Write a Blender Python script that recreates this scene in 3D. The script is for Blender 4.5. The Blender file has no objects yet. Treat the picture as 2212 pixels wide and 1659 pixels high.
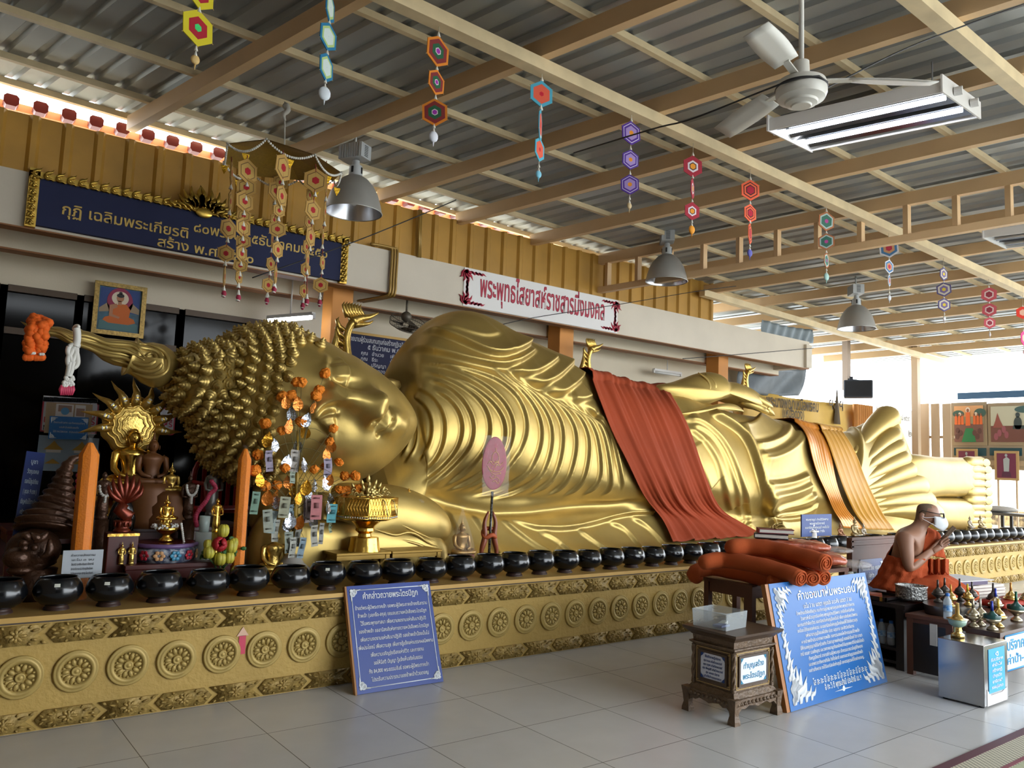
import bpy, math, random
import numpy as np
from mathutils import Matrix, Vector
random.seed(7); RNG = np.random.RandomState(11)
sc = bpy.context.scene
COL = sc.collection
PI = math.pi
# ------------------------------------------------------------------ camera
W_, H_ = 2212.0, 1659.0
CX, CY = W_/2, H_/2
VX = np.array([3330.0, 1083.0]); VY = np.array([-215.0, 948.0])       # vanishing points of the hall's two horizontal axes
FPX = math.sqrt(-((VX-[CX, CY]) @ (VY-[CX, CY])))
def _dir(p):
    v = np.array([p[0]-CX, -(p[1]-CY), -FPX]); return v/np.linalg.norm(v)
ex = _dir(VX); ey = _dir(VY); ey = ey-ex*(ex @ ey); ey /= np.linalg.norm(ey); ez = np.cross(ex, ey)
RC = np.stack([ex, ey, ez], 1)
CAM = np.array([0.0, 0.0, 1.42])
cam = bpy.data.objects.new('camera', bpy.data.cameras.new('camera')); COL.objects.link(cam)
m4 = np.eye(4); m4[:3, :3] = RC.T; m4[:3, 3] = CAM
cam.matrix_world = Matrix(m4.tolist())
cam.data.sensor_width = 36.0; cam.data.lens = FPX*36.0/W_; cam.data.clip_start = 0.05; cam.data.clip_end = 300
sc.camera = cam
def ray(px, py): return RC.T @ np.array([px-CX, -(py-CY), -FPX])
def atY(px, py, y): r = ray(px, py); return CAM+r*(y/r[1])
def atX(px, py, x): r = ray(px, py); return CAM+r*(x/r[0])
def atZ(px, py, z=0.0): r = ray(px, py); return CAM+r*((z-CAM[2])/r[2])
def atP(px, py, p0, n):
    r = ray(px, py); n = np.array(n, float); return CAM+r*(((np.array(p0, float)-CAM) @ n)/(r @ n))
def proj(P):
    c = (np.asarray(P, float)-CAM) @ RC.T
    return np.stack([CX-FPX*c[..., 0]/c[..., 2], CY+FPX*c[..., 1]/c[..., 2]], -1)
# ------------------------------------------------------------------ light
vs = sc.view_settings
vs.view_transform = 'Standard'; vs.look = 'None'; vs.gamma = 1.0; vs.use_curve_mapping = False
vs.exposure = 1.12
wd = bpy.data.worlds.new('sky'); sc.world = wd; wd.use_nodes = True
wn = wd.node_tree
bg = wn.nodes['Background']
tc = wn.nodes.new('ShaderNodeTexCoord'); sep = wn.nodes.new('ShaderNodeSeparateXYZ'); cr = wn.nodes.new('ShaderNodeValToRGB')
wn.links.new(tc.outputs['Generated'], sep.inputs[0]); wn.links.new(sep.outputs['Z'], cr.inputs[0])
cr.color_ramp.elements[0].position = 0.0; cr.color_ramp.elements[0].color = (0.78, 0.82, 0.86, 1)
cr.color_ramp.elements[1].position = 0.5; cr.color_ramp.elements[1].color = (0.84, 0.93, 1.0, 1)
wn.links.new(cr.outputs[0], bg.inputs['Color']); bg.inputs['Strength'].default_value = 4.2
sc.cycles.use_denoising = True
sc.cycles.max_bounces = 8; sc.cycles.diffuse_bounces = 5; sc.cycles.glossy_bounces = 4
sc.cycles.transparent_max_bounces = 12; sc.cycles.transmission_bounces = 6
sc.cycles.sample_clamp_indirect = 6.0
sc.cycles.caustics_reflective = False; sc.cycles.caustics_refractive = False
# ------------------------------------------------------------------ materials
MATS = {}
def _lin(c):
    return tuple((x/12.92 if x <= 0.04045 else ((x+0.055)/1.055)**2.4) for x in c)
def C8(h):
    return _lin(tuple(int(h[i:i+2], 16)/255 for i in (0, 2, 4)))
def mat(name, col='808080', rough=0.5, metal=0.0, var=0.0, vscale=4.0, bump=0.0, bscale=20.0, emit=None, estr=0.0,
        alpha=1.0, trans=0.0, spec=0.5, coat=0.0, dark=None, dscale=3.0, damt=0.5, aniso=None, sheen=0.0):
    if name in MATS: return MATS[name]
    m = bpy.data.materials.new(name); m.use_nodes = True; MATS[name] = m
    nt = m.node_tree; b = nt.nodes['Principled BSDF']; L = nt.links.new
    c = C8(col) if isinstance(col, str) else col
    b.inputs['Base Color'].default_value = (*c, 1); b.inputs['Roughness'].default_value = rough; b.inputs['Metallic'].default_value = metal
    b.inputs['Specular IOR Level'].default_value = spec
    if coat: b.inputs['Coat Weight'].default_value = coat; b.inputs['Coat Roughness'].default_value = 0.1
    if sheen: b.inputs['Sheen Weight'].default_value = sheen
    if emit: b.inputs['Emission Color'].default_value = (*C8(emit), 1); b.inputs['Emission Strength'].default_value = estr
    if alpha < 1: b.inputs['Alpha'].default_value = alpha
    if trans: b.inputs['Transmission Weight'].default_value = trans
    if var or bump or dark:
        t = nt.nodes.new('ShaderNodeTexCoord')
        geo = t.outputs['Object']
    if var or dark:
        n = nt.nodes.new('ShaderNodeTexNoise'); n.inputs['Scale'].default_value = vscale if var else dscale; n.inputs['Detail'].default_value = 5
        L(geo, n.inputs['Vector'])
        r = nt.nodes.new('ShaderNodeValToRGB'); L(n.outputs['Fac'], r.inputs[0])
        r.color_ramp.elements[0].position = 0.3; r.color_ramp.elements[1].position = 0.7
        if dark:
            d = C8(dark); r.color_ramp.elements[0].color = (*d, 1); r.color_ramp.elements[1].color = (*c, 1)
            r.color_ramp.elements[0].position = 0.5-damt*0.5; r.color_ramp.elements[1].position = 0.5+0.12
        else:
            r.color_ramp.elements[0].color = (*[x*(1-var) for x in c], 1); r.color_ramp.elements[1].color = (*[min(1, x*(1+var)) for x in c], 1)
        L(r.outputs[0], b.inputs['Base Color'])
    if bump:
        n2 = nt.nodes.new('ShaderNodeTexNoise'); n2.inputs['Scale'].default_value = bscale; n2.inputs['Detail'].default_value = 4
        L(geo, n2.inputs['Vector'])
        bp = nt.nodes.new('ShaderNodeBump'); bp.inputs['Strength'].default_value = bump; bp.inputs['Distance'].default_value = 0.02
        L(n2.outputs['Fac'], bp.inputs['Height']); L(bp.outputs[0], b.inputs['Normal'])
    return m
# ------------------------------------------------------------------ mesh builder
def rotz(a): c, s = math.cos(a), math.sin(a); return np.array([[c, -s, 0], [s, c, 0], [0, 0, 1]])
def rotx(a): c, s = math.cos(a), math.sin(a); return np.array([[1, 0, 0], [0, c, -s], [0, s, c]])
def roty(a): c, s = math.cos(a), math.sin(a); return np.array([[c, 0, s], [0, 1, 0], [-s, 0, c]])
def unit(v): v = np.asarray(v, float); n = np.linalg.norm(v); return v/n if n > 1e-12 else v
def frame_of(d):
    d = unit(d); h = np.array([0, 0, 1.0]) if abs(d[2]) < 0.95 else np.array([1.0, 0, 0])
    a = unit(np.cross(h, d)); return a, np.cross(d, a), d
class MB:
    def __init__(s): s.v = []; s.f = []; s.fm = []; s.n = 0
    def add(s, vs, fs, m=0):
        vs = np.asarray(vs, float).reshape(-1, 3); b = s.n
        s.v.append(vs); s.n += len(vs)
        s.f.extend([tuple(i+b for i in f) for f in fs]); s.fm.extend([m]*len(fs)); return s
    def box(s, c, size, R=None, m=0, taper=1.0):
        x, y, z = [q/2 for q in size]
        v = np.array([[-x, -y, -z], [x, -y, -z], [x, y, -z], [-x, y, -z], [-x*taper, -y*taper, z], [x*taper, -y*taper, z], [x*taper, y*taper, z], [-x*taper, y*taper, z]])
        if R is not None: v = v @ np.asarray(R).T
        return s.add(v+np.asarray(c, float), [(3, 2, 1, 0), (4, 5, 6, 7), (0, 1, 5, 4), (1, 2, 6, 5), (2, 3, 7, 6), (3, 0, 4, 7)], m)
    def beam(s, p0, p1, w, h, up=(0, 0, 1), m=0):
        p0 = np.asarray(p0, float); p1 = np.asarray(p1, float); d = p1-p0; L = np.linalg.norm(d); d = d/L
        a = unit(np.cross(up, d)); u = np.cross(d, a)
        return s.box((p0+p1)/2, (L, w, h), np.stack([d, a, u], 1), m)
    def cyl(s, p0, p1, r0, r1=None, n=12, m=0, caps=True):
        return s.tube([p0, p1], [r0, r0 if r1 is None else r1], n, m, caps)
    def tube(s, pts, r, n=8, m=0, caps=True, flat=1.0, closed=False, up=None):
        pts = np.asarray(pts, float); k = len(pts)
        r = np.full(k, r) if np.isscalar(r) else np.asarray(r, float)
        V = np.zeros((k, n, 3)); a0 = None
        for i in range(k):
            if closed: d = unit(pts[(i+1) % k]-pts[i-1])
            else: d = unit(pts[min(i+1, k-1)]-pts[max(i-1, 0)])
            if a0 is None:
                a0 = frame_of(d)[0] if up is None else unit(np.cross(up, d))
            a0 = unit(a0-d*(a0 @ d)); b = np.cross(d, a0)
            t = np.arange(n)*2*PI/n
            V[i] = pts[i]+r[i]*(np.cos(t)[:, None]*a0+flat*np.sin(t)[:, None]*b)
        f = []
        for i in range(k if closed else k-1):
            j = (i+1) % k
            for q in range(n): f.append((i*n+q, i*n+(q+1) % n, j*n+(q+1) % n, j*n+q))
        if caps and not closed: f.append(tuple(range(n-1, -1, -1))); f.append(tuple((k-1)*n+q for q in range(n)))
        return s.add(V.reshape(-1, 3), f, m)
    def lathe(s, prof, n=24, c=(0, 0, 0), R=None, m=0, sx=1.0, sy=1.0, caps=False, off=0.0):
        prof = np.asarray(prof, float); k = len(prof); t = np.arange(n)*2*PI/n+off
        V = np.stack([prof[:, :1]*np.cos(t)*sx, prof[:, :1]*np.sin(t)*sy, np.repeat(prof[:, 1:2], n, 1)], -1)
        V = V.reshape(-1, 3)
        if R is not None: V = V @ np.asarray(R).T
        f = [(i*n+q, i*n+(q+1) % n, (i+1)*n+(q+1) % n, (i+1)*n+q) for i in range(k-1) for q in range(n)]
        if caps: f.append(tuple(range(n-1, -1, -1))); f.append(tuple((k-1)*n+q for q in range(n)))
        return s.add(V+np.asarray(c, float), f, m)
    def grid(s, V, m=0, cu=False, cv=False, flip=False):
        V = np.asarray(V, float); a, b = V.shape[:2]; f = []
        for i in range(a if cu else a-1):
            for j in range(b if cv else b-1):
                i2, j2 = (i+1) % a, (j+1) % b
                q = (i*b+j, i2*b+j, i2*b+j2, i*b+j2); f.append(q[::-1] if flip else q)
        return s.add(V.reshape(-1, 3), f, m)
    def sphere(s, c, r, n=16, k=10, R=None, m=0):
        r = np.array([r, r, r], float) if np.isscalar(r) else np.asarray(r, float)
        th = np.linspace(0.02, PI-0.02, k)
        t = np.arange(n)*2*PI/n
        V = np.stack([np.sin(th)[:, None]*np.cos(t), np.sin(th)[:, None]*np.sin(t), np.repeat(np.cos(th)[:, None], n, 1)], -1).reshape(-1, 3)*r
        if R is not None: V = V @ np.asarray(R).T
        f = [(i*n+q, (i+1)*n+q, (i+1)*n+(q+1) % n, i*n+(q+1) % n) for i in range(k-1) for q in range(n)]
        f.append(tuple(range(n))); f.append(tuple((k-1)*n+q for q in range(n-1, -1, -1)))
        return s.add(V+np.asarray(c, float), f, m)
    def prism(s, poly, O, U, Vv, th, m=0):
        O = np.asarray(O, float); U = np.asarray(U, float); Vv = np.asarray(Vv, float); N = unit(np.cross(U, Vv))
        p = np.asarray(poly, float); n = len(p)
        a = O+p[:, :1]*U+p[:, 1:]*Vv
        vs_ = np.concatenate([a, a+N*th])
        f = [tuple(range(n-1, -1, -1)), tuple(range(n, 2*n))]+[(i, (i+1) % n, n+(i+1) % n, n+i) for i in range(n)]
        return s.add(vs_, f, m)
    def inflate(s, outline, O, U, Vv, depth, n=48, k=9, m=0, back=1.0, p=2.0):
        O = np.asarray(O, float); U = np.asarray(U, float); Vv = np.asarray(Vv, float); N = unit(np.cross(U, Vv))
        P = resample(np.asarray(outline, float), n, True); c = P.mean(0)
        rho = np.sin(np.linspace(0, PI/2, k))
        rings = []
        for sg in (1, -1):
            seq = rho if sg > 0 else rho[::-1][1:]
            for q in seq:
                h = depth*(1-q**p)**(1/p)*(1 if sg > 0 else -back) if q < 1 else 0.0
                xy = c+(P-c)*max(q, 0.02)
                rings.append(O+xy[:, :1]*U+xy[:, 1:]*Vv+N*h)
        V = np.stack(rings, 0)
        s.grid(V, m, cv=True)
        K = len(rings); b = s.n-K*n
        s.f.append(tuple(b+i for i in range(n))); s.fm.append(m)
        s.f.append(tuple(b+(K-1)*n+i for i in range(n-1, -1, -1))); s.fm.append(m)
        return s
    def build(s, name, mats, parent=None, smooth=True, sub=0, bevel=0.0, local=False, weld=False):
        me = bpy.data.meshes.new(name)
        V = np.concatenate(s.v) if s.v else np.zeros((0, 3))
        if parent is not None and not local: V = V-np.array(world_loc(parent))
        me.from_pydata(V.tolist(), [], s.f)
        mats = mats if isinstance(mats, (list, tuple)) else [mats]
        for q in mats: me.materials.append(q)
        if len(mats) > 1: me.polygons.foreach_set('material_index', s.fm)
        me.validate(); me.update()
        fix_normals(me)
        if smooth is True or smooth is False:
            me.polygons.foreach_set('use_smooth', [bool(smooth)]*len(me.polygons))
        elif isinstance(smooth, (int, float)):
            me.polygons.foreach_set('use_smooth', [True]*len(me.polygons))
            me.set_sharp_from_angle(angle=math.radians(smooth))
        o = bpy.data.objects.new(name, me); COL.objects.link(o)
        if parent is not None: o.parent = parent
        if bevel:
            md = o.modifiers.new('bev', 'BEVEL'); md.width = bevel; md.segments = 2; md.limit_method = 'ANGLE'
        if sub:
            md = o.modifiers.new('sub', 'SUBSURF'); md.levels = sub; md.render_levels = sub
        return o
import bmesh
def fix_normals(me):
    bm = bmesh.new(); bm.from_mesh(me)
    bmesh.ops.recalc_face_normals(bm, faces=bm.faces); bm.to_mesh(me); bm.free()
def world_loc(o):
    p = Vector(o.location)
    while o.parent is not None:
        o = o.parent; p = p+Vector(o.location)
    return p
def resample(P, n, closed=False):
    P = np.asarray(P, float)
    if closed: P = np.concatenate([P, P[:1]])
    d = np.r_[0, np.cumsum(np.linalg.norm(np.diff(P, axis=0), axis=1))]
    t = np.linspace(0, d[-1], n, endpoint=not closed)
    return np.stack([np.interp(t, d, P[:, i]) for i in range(P.shape[1])], 1)
def smoothline(P, n, closed=False):
    P = np.asarray(P, float); k = len(P)
    if k < 3: return resample(P, n, closed)
    out = []
    segs = k if closed else k-1
    for i in range(segs):
        if closed: p0, p1, p2, p3 = P[(i-1) % k], P[i], P[(i+1) % k], P[(i+2) % k]
        else: p0, p1, p2, p3 = P[max(i-1, 0)], P[i], P[i+1], P[min(i+2, k-1)]
        for t in np.linspace(0, 1, 12, endpoint=False):
            out.append(0.5*((2*p1)+(-p0+p2)*t+(2*p0-5*p1+4*p2-p3)*t*t+(-p0+3*p1-3*p2+p3)*t**3))
    if not closed: out.append(P[-1])
    return resample(np.array(out), n, closed)
def empty(name, loc):
    o = bpy.data.objects.new(name, None); o.empty_display_size = 0.1; o.location = [float(q) for q in loc]; COL.objects.link(o); return o
def tag(o, label=None, cat=None, group=None, kind=None):
    if label: o['label'] = label
    if cat: o['category'] = cat
    if group: o['group'] = group
    if kind: o['kind'] = kind
    return o
def thing(name, label, cat, loc=(0, 0, 0), group=None):
    return tag(empty(name, loc), label, cat, group)
def copy_tree(o, parent=None):
    c = o.copy(); COL.objects.link(c); c.parent = parent
    for ch in list(o.children): copy_tree(ch, c)
    return c
def struct(mb, name, mats, smooth=False, **k):
    o = mb.build(name, mats, smooth=smooth, **k); o['kind'] = 'structure'; return o
# ------------------------------------------------------------------ lettering
def text_geo(body, bold=0.012, res=2):
    c = bpy.data.curves.new('lettering', 'FONT'); c.body = body; c.size = 1.0; c.resolution_u = res
    c.bevel_depth = bold; c.bevel_resolution = 0
    o = bpy.data.objects.new('lettering', c); COL.objects.link(o)
    dg = bpy.context.evaluated_depsgraph_get(); dg.update()
    me = bpy.data.meshes.new_from_object(o.evaluated_get(dg))
    V = np.zeros(len(me.vertices)*3); me.vertices.foreach_get('co', V); V = V.reshape(-1, 3)
    F = [tuple(p.vertices) for p in me.polygons]
    bpy.data.objects.remove(o); bpy.data.curves.remove(c); bpy.data.meshes.remove(me)
    return V, F
def letters(mb, body, O, U, Vv, x, y, h, w=None, align='c', bold=0.012, m=0, lift=0.002, slant=0.0):
    """body set at (x, y) of the plane O,U,V (unit axes, metres): h = letter height (em*0.75), w = wanted width"""
    V, F = text_geo(body, bold)
    if not len(V): return
    O = np.asarray(O, float); U = np.asarray(U, float); Vv = np.asarray(Vv, float); N = unit(np.cross(U, Vv))
    x0, x1 = V[:, 0].min(), V[:, 0].max(); sx = sy = h/0.62
    if w: sx = w/(x1-x0)
    X = (V[:, 0]-(x0 if align == 'l' else (x0+x1)/2 if align == 'c' else x1))*sx+slant*V[:, 1]*sy+x
    Y = V[:, 1]*sy+y
    Z = lift+(V[:, 2]/max(bold, 1e-4))*0.0006
    mb.add(O+X[:, None]*U+Y[:, None]*Vv+Z[:, None]*N, F, m)
def quad_frame(tl, tr, br, bl):
    """frame of a rectangular board from its four world corners: O = lower left, U right, V up, width, height"""
    tl, tr, br, bl = [np.asarray(q, float) for q in (tl, tr, br, bl)]
    U = unit((br-bl)+(tr-tl)); Vv = (tl-bl)+(tr-br); Vv = unit(Vv-U*(Vv @ U))
    return bl, U, Vv, (np.linalg.norm(br-bl)+np.linalg.norm(tr-tl))/2, (np.linalg.norm(tl-bl)+np.linalg.norm(tr-br))/2
def scroll(mb, O, U, Vv, x, y, s, fx=1, fy=1, m=0, t=0.1, lift=0.002):
    """corner flourish made of two spirals and a bud"""
    O = np.asarray(O, float); U = np.asarray(U, float); Vv = np.asarray(Vv, float); N = unit(np.cross(U, Vv))
    def P(a, b): return O+(x+fx*a*s)*U+(y+fy*b*s)*Vv+N*lift
    for sw in (0, 1):
        th = np.linspace(0, 3.6*PI, 26); r = 0.30*(1-th/(4.2*PI))
        cx_, cy_ = 0.46, 0.30
        q = [(cx_+r_*math.cos(a+PI), cy_+r_*math.sin(a+PI)) for a, r_ in zip(th, r)]
        q = [(1.15, 0.04), (0.8, 0.06)]+[] + q[::-1] if False else q
        pts = [P(b, a) if sw else P(a, b) for a, b in q]
        mb.tube(pts, [s*t*(0.35+0.65*i/len(pts)) for i in range(len(pts))][::-1], 4, m, flat=0.15, up=N)
        tail = [(0.62, 0.08), (0.9, 0.1), (1.2, 0.05)]
        mb.tube([P(b, a) if sw else P(a, b) for a, b in tail], [s*t, s*t*.7, s*t*.2], 4, m, flat=0.15, up=N)
    for a in (0.15, 0.5, 0.85):
        d = np.array([math.cos(a*PI/2), math.sin(a*PI/2)])
        mb.tube([P(0.02, 0.02), P(*(d*0.12+0.03)), P(*(d*0.26+0.03))], [s*t*.6, s*t*1.2, s*t*.1], 4, m, flat=0.15, up=N)
# ================================================================== structure
def ramp_bump(m, scale=30, strength=0.2): pass
M_wallcream = mat('cream_paint', 'CDC2AC', 0.75, var=0.06, vscale=1.5, bump=0.05, bscale=60)
M_fascia = mat('fascia_paint', 'CBC1B0', 0.7, var=0.05, vscale=2.0, bump=0.04, bscale=50)
M_brown = mat('brown_paint', '8A5A30', 0.6)
M_ochre = mat('ochre_column_paint', 'D08A3C', 0.6, var=0.05)
M_yellow = mat('yellow_sheet', 'AE8232', 0.5, metal=0.1, var=0.16, vscale=2.5)
M_steel = mat('beige_steel_paint', 'D2B084', 0.5, var=0.05, vscale=3)
M_steel2 = mat('beige_purlin_paint', 'D6C29A', 0.5, var=0.12, vscale=5)
M_zinc = mat('zinc_sheet', 'A2A5A3', 0.40, metal=0.45, var=0.08, vscale=1.2, bump=0.04, bscale=3.0)
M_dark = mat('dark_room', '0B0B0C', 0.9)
M_glass = mat('dark_glass', '030304', 0.08, spec=0.18)
M_frame = mat('bronze_frame', '4A3B2C', 0.5, metal=0.3)
def tile_mat():
    m = bpy.data.materials.new('floor_tile'); m.use_nodes = True; nt = m.node_tree; b = nt.nodes['Principled BSDF']; L = nt.links.new
    t = nt.nodes.new('ShaderNodeTexCoord'); mp = nt.nodes.new('ShaderNodeMapping'); L(t.outputs['Object'], mp.inputs[0])
    mp.inputs['Location'].default_value = (-0.41/0.6, -0.43/0.6, 0); mp.inputs['Scale'].default_value = (1/0.6, 1/0.6, 1)
    br = nt.nodes.new('ShaderNodeTexBrick'); L(mp.outputs[0], br.inputs['Vector'])
    br.offset = 0.0; br.squash = 1.0
    br.inputs['Scale'].default_value = 1.0; br.inputs['Mortar Size'].default_value = 0.0035; br.inputs['Mortar Smooth'].default_value = 0.0
    br.inputs['Brick Width'].default_value = 1.0; br.inputs['Row Height'].default_value = 1.0
    br.inputs['Color1'].default_value = (*C8('D8D7D4'), 1); br.inputs['Color2'].default_value = (*C8('D2D1CE'), 1); br.inputs['Mortar'].default_value = (*C8('6E6B66'), 1)
    n = nt.nodes.new('ShaderNodeTexNoise'); n.inputs['Scale'].default_value = 5; n.inputs['Detail'].default_value = 8; L(t.outputs['Object'], n.inputs['Vector'])
    mx = nt.nodes.new('ShaderNodeMixRGB'); mx.blend_type = 'MULTIPLY'; mx.inputs[0].default_value = 0.35
    r = nt.nodes.new('ShaderNodeValToRGB'); r.color_ramp.elements[0].color = (0.72, 0.71, 0.69, 1); r.color_ramp.elements[1].position = 0.7; L(n.outputs['Fac'], r.inputs[0])
    L(br.outputs['Color'], mx.inputs[1]); L(r.outputs[0], mx.inputs[2]); L(mx.outputs[0], b.inputs['Base Color'])
    b.inputs['Roughness'].default_value = 0.27; b.inputs['Specular IOR Level'].default_value = 0.45
    return m
mb = MB(); mb.box((10, 3.5, -0.05), (40, 26, 0.1)); struct(mb, 'floor', tile_mat())
M_ground = mat('pale_concrete', 'B9B4A8', 0.9, var=0.08)
mb = MB(); mb.box((30, 0, -0.16), (160, 160, 0.1)); struct(mb, 'ground', M_ground)
RN = np.array([0.025, 0.045, 1.0])
def zr(x, y, off=0.0): return 4.10-0.025*(x-4)-0.045*(y-7.3)+off
RD = np.array([-0.241, 1.0])          # rafter direction in plan
def rp(xw, y, off=0.0):               # a point on the rafter that meets the wall (y = 7.3) at x = xw
    x = xw+0.241*(7.3-y); return np.array([x, y, zr(x, y, off)])
YA, YB = -4.6, 7.36
def beam_struct(name, p0, p1, w, h, m=None):
    mb = MB(); mb.beam(p0, p1, w, h); o = struct(mb, name, m or M_steel); return o
RAFT = [-1.6, 1.36, 2.58, 3.80, 4.80, 5.88, 7.02, 8.1, 9.15, 10.25, 11.3, 12.4, 13.5, 14.6, 15.5]
for i, xw in enumerate(RAFT):
    yb = YB if xw < 9.3 else 9.0
    beam_struct('trim_1' if i == 0 else 'roof_beam', rp(xw, YA, 0.065), rp(xw, yb, 0.065), 0.075, 0.13)
PUR = [7.43, 6.99, 6.28, 5.49, 4.70, 3.755, 2.95, 1.45, 0.7, -0.1, -1.0, -1.9, -2.9, -3.9, -4.5]
for y in PUR:
    a, b = -3.5, 17.2-0.241*0
    beam_struct('roof_purlin', np.array([a, y, zr(a, y, 0.155)]), np.array([b, y, zr(b, y, 0.155)]), 0.045, 0.05, M_steel2)
for y in (4.17, 2.13, 7.2):
    a, b = (-3.5, 17.0) if y < 7 else (8.9, 17.0)
    beam_struct('tie_beam', np.array([a, y, zr(a, y, -0.045)]), np.array([b, y, zr(b, y, -0.045)]), 0.10, 0.09, M_steel2)
p0, p1 = rp(7.02, YA, -0.34), rp(7.02, YB, -0.34)
beam_struct('truss_chord', p0, p1, 0.075, 0.075)
for i in range(27):
    y = 7.22-i*0.43; q = rp(7.02, y, 0)
    mb = MB(); mb.beam(q+(0, 0, -0.31), q+(0, 0, 0.005), 0.07, 0.05, up=(0, 1, 0)); struct(mb, 'truss_post', M_steel)
xs = []
pitch = 0.205
x = -4.0
while x < 17.3:
    xs += [(x, 0), (x+0.120, 0), (x+0.140, 0.03), (x+0.185, 0.03)]; x += pitch
ys = np.linspace(-2.4, 9.2, 7)
V = np.array([[[xw+0.241*(7.3-y), y, zr(xw+0.241*(7.3-y), y, 0.182+dz)] for y in ys] for xw, dz in xs])
ok = [i for i in range(len(xs))]
mb = MB()
cut = lambda xw, y: True
kk = 5
V1 = np.array([[[xw+0.241*(7.3-y), y, zr(xw+0.241*(7.3-y), y, 0.182+dz)] for y in (-4.8, -2.4, 1.0, 4.4, 7.46)] for xw, dz in xs])
mb.grid(V1)
xs2 = [q for q in xs if q[0] > 9.2]
V2 = np.array([[[xw+0.241*(7.3-y), y, zr(xw+0.241*(7.3-y), y, 0.182+dz)] for y in (7.46, 9.2)] for xw, dz in xs2])
mb.grid(V2)
ro = struct(mb, 'ceiling', M_zinc); ro.modifiers.new('th', 'SOLIDIFY').thickness = 0.003
FY = 7.3
mb = MB(); mb.box((2.4, FY+0.075, 3.37), (18.8, 0.15, 0.45)); struct(mb, 'wall_fascia', M_fascia)
mb = MB(); mb.box((2.4, FY+0.075, 3.14), (18.8, 0.15, 0.012)); struct(mb, 'trim_2', M_brown)
mb = MB(); mb.box((2.4, 7.95, 3.30), (18.8, 1.2, 0.05)); struct(mb, 'ceiling_soffit', M_wallcream)
mb = MB(); mb.box((2.4, 7.96, 3.18), (18.8, 0.16, 0.20)); struct(mb, 'beam_inner', M_wallcream)
mb = MB(); mb.box((2.4, 7.96, 3.072), (18.8, 0.162, 0.014)); struct(mb, 'trim_3', M_brown)
mb = MB(); mb.box((11.72, FY+0.6, 3.34), (0.16, 1.3, 0.38)); struct(mb, 'wall_end_beam', M_fascia)
mb = MB(); mb.box((2.4, 8.55, 3.2), (18.8, 0.02, 0.75)); struct(mb, 'wall_upper', M_wallcream)
V = []; x = -7.0
while x < 9.25:
    for dx, dy in ((0, 0), (0.15, 0), (0.175, -0.028), (0.215, -0.028)):
        xx = x+dx; top = 4.07+0.010*max(0, xx)
        V.append([[xx, FY+0.04+dy, 3.585], [xx, FY+0.04+dy, top]])
    x += 0.24
mb = MB(); mb.grid(np.array(V)); o = struct(mb, 'wall_sheet', M_yellow); o.modifiers.new('th', 'SOLIDIFY').thickness = 0.002
for i, xw in enumerate((-2.6, 0.0, 3.55, 6.70, 9.93)):
    mb = MB(); mb.box((xw, 7.72, 1.65), (0.24, 0.24, 3.3)); struct(mb, 'column', M_ochre, bevel=0.008)
mb = MB(); mb.box((7.5, 8.5, 1.6), (8.6, 0.1, 3.3)); struct(mb, 'wall_back', M_wallcream)
mb = MB(); mb.box((-1.9, 8.5, 3.1), (10.2, 0.1, 0.5)); struct(mb, 'wall_lintel', M_wallcream)
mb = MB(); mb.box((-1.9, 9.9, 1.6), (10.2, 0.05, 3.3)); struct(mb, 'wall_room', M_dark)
mb = MB(); mb.box((-1.6, 1.9, 2.2), (0.1, 11.4, 4.4)); struct(mb, 'wall_left_blocker', mat('dim_wall', '6A5A46', 0.8))  # unseen wall, set close in to keep daylight off the left side
mb = MB(); mb.box((0.9, -3.7, 2.2), (5.0, 0.1, 4.4)); struct(mb, 'wall_rear_blocker', mat('dim_wall', '6A5A46', 0.8))  # unseen wall, added to block light from behind the camera
mull = [-2.4, -1.0, 0.62, 1.24, 2.17, 3.16]
for i in range(5):
    fr = MB(); a, b = mull[i], mull[i+1]
    for q in (a, b): fr.box((q, 8.46, 1.42), (0.06, 0.08, 2.86))
    for z in (0.04, 2.44, 2.83): fr.box(((a+b)/2, 8.46, z), (b-a-0.06, 0.07, 0.06 if z > 0.1 else 0.08))
    wf = struct(fr, 'window_%d' % (i+1), M_frame)
    g = MB(); g.box(((a+b)/2, 8.475, 1.24), (b-a-0.06, 0.008, 2.34)); g.box(((a+b)/2, 8.475, 2.635), (b-a-0.06, 0.008, 0.33))
    go = g.build('window_pane', M_glass, wf, smooth=False)
mb = MB(); mb.beam((-1.4, 7.64, 4.205), (8.6, 7.64, 4.295), .03, .065); eave = mb.build('tiled_eave', mat('peach_eave', 'E0874C', 0.6), smooth=False)
tag(eave, 'orange eave board with dark red tile ends behind the yellow sheet', 'eave')
M_tile = mat('maroon_tile', '6A2018', 0.35)
x = -1.0
k = 0
while x < 8.4:
    mb = MB(); mb.prism([(-0.055, -0.02), (-0.035, -0.045), (0.035, -0.045), (0.055, -0.02), (0.055, 0.03), (0.035, 0.05), (-0.035, 0.05), (-0.055, 0.03)], (x, 7.60, 4.217+.009*x), (1, 0, 0), (0, 0, 1), 0.10)
    mb.build('tile_end', M_tile, eave, smooth=False); x += 0.21
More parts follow.
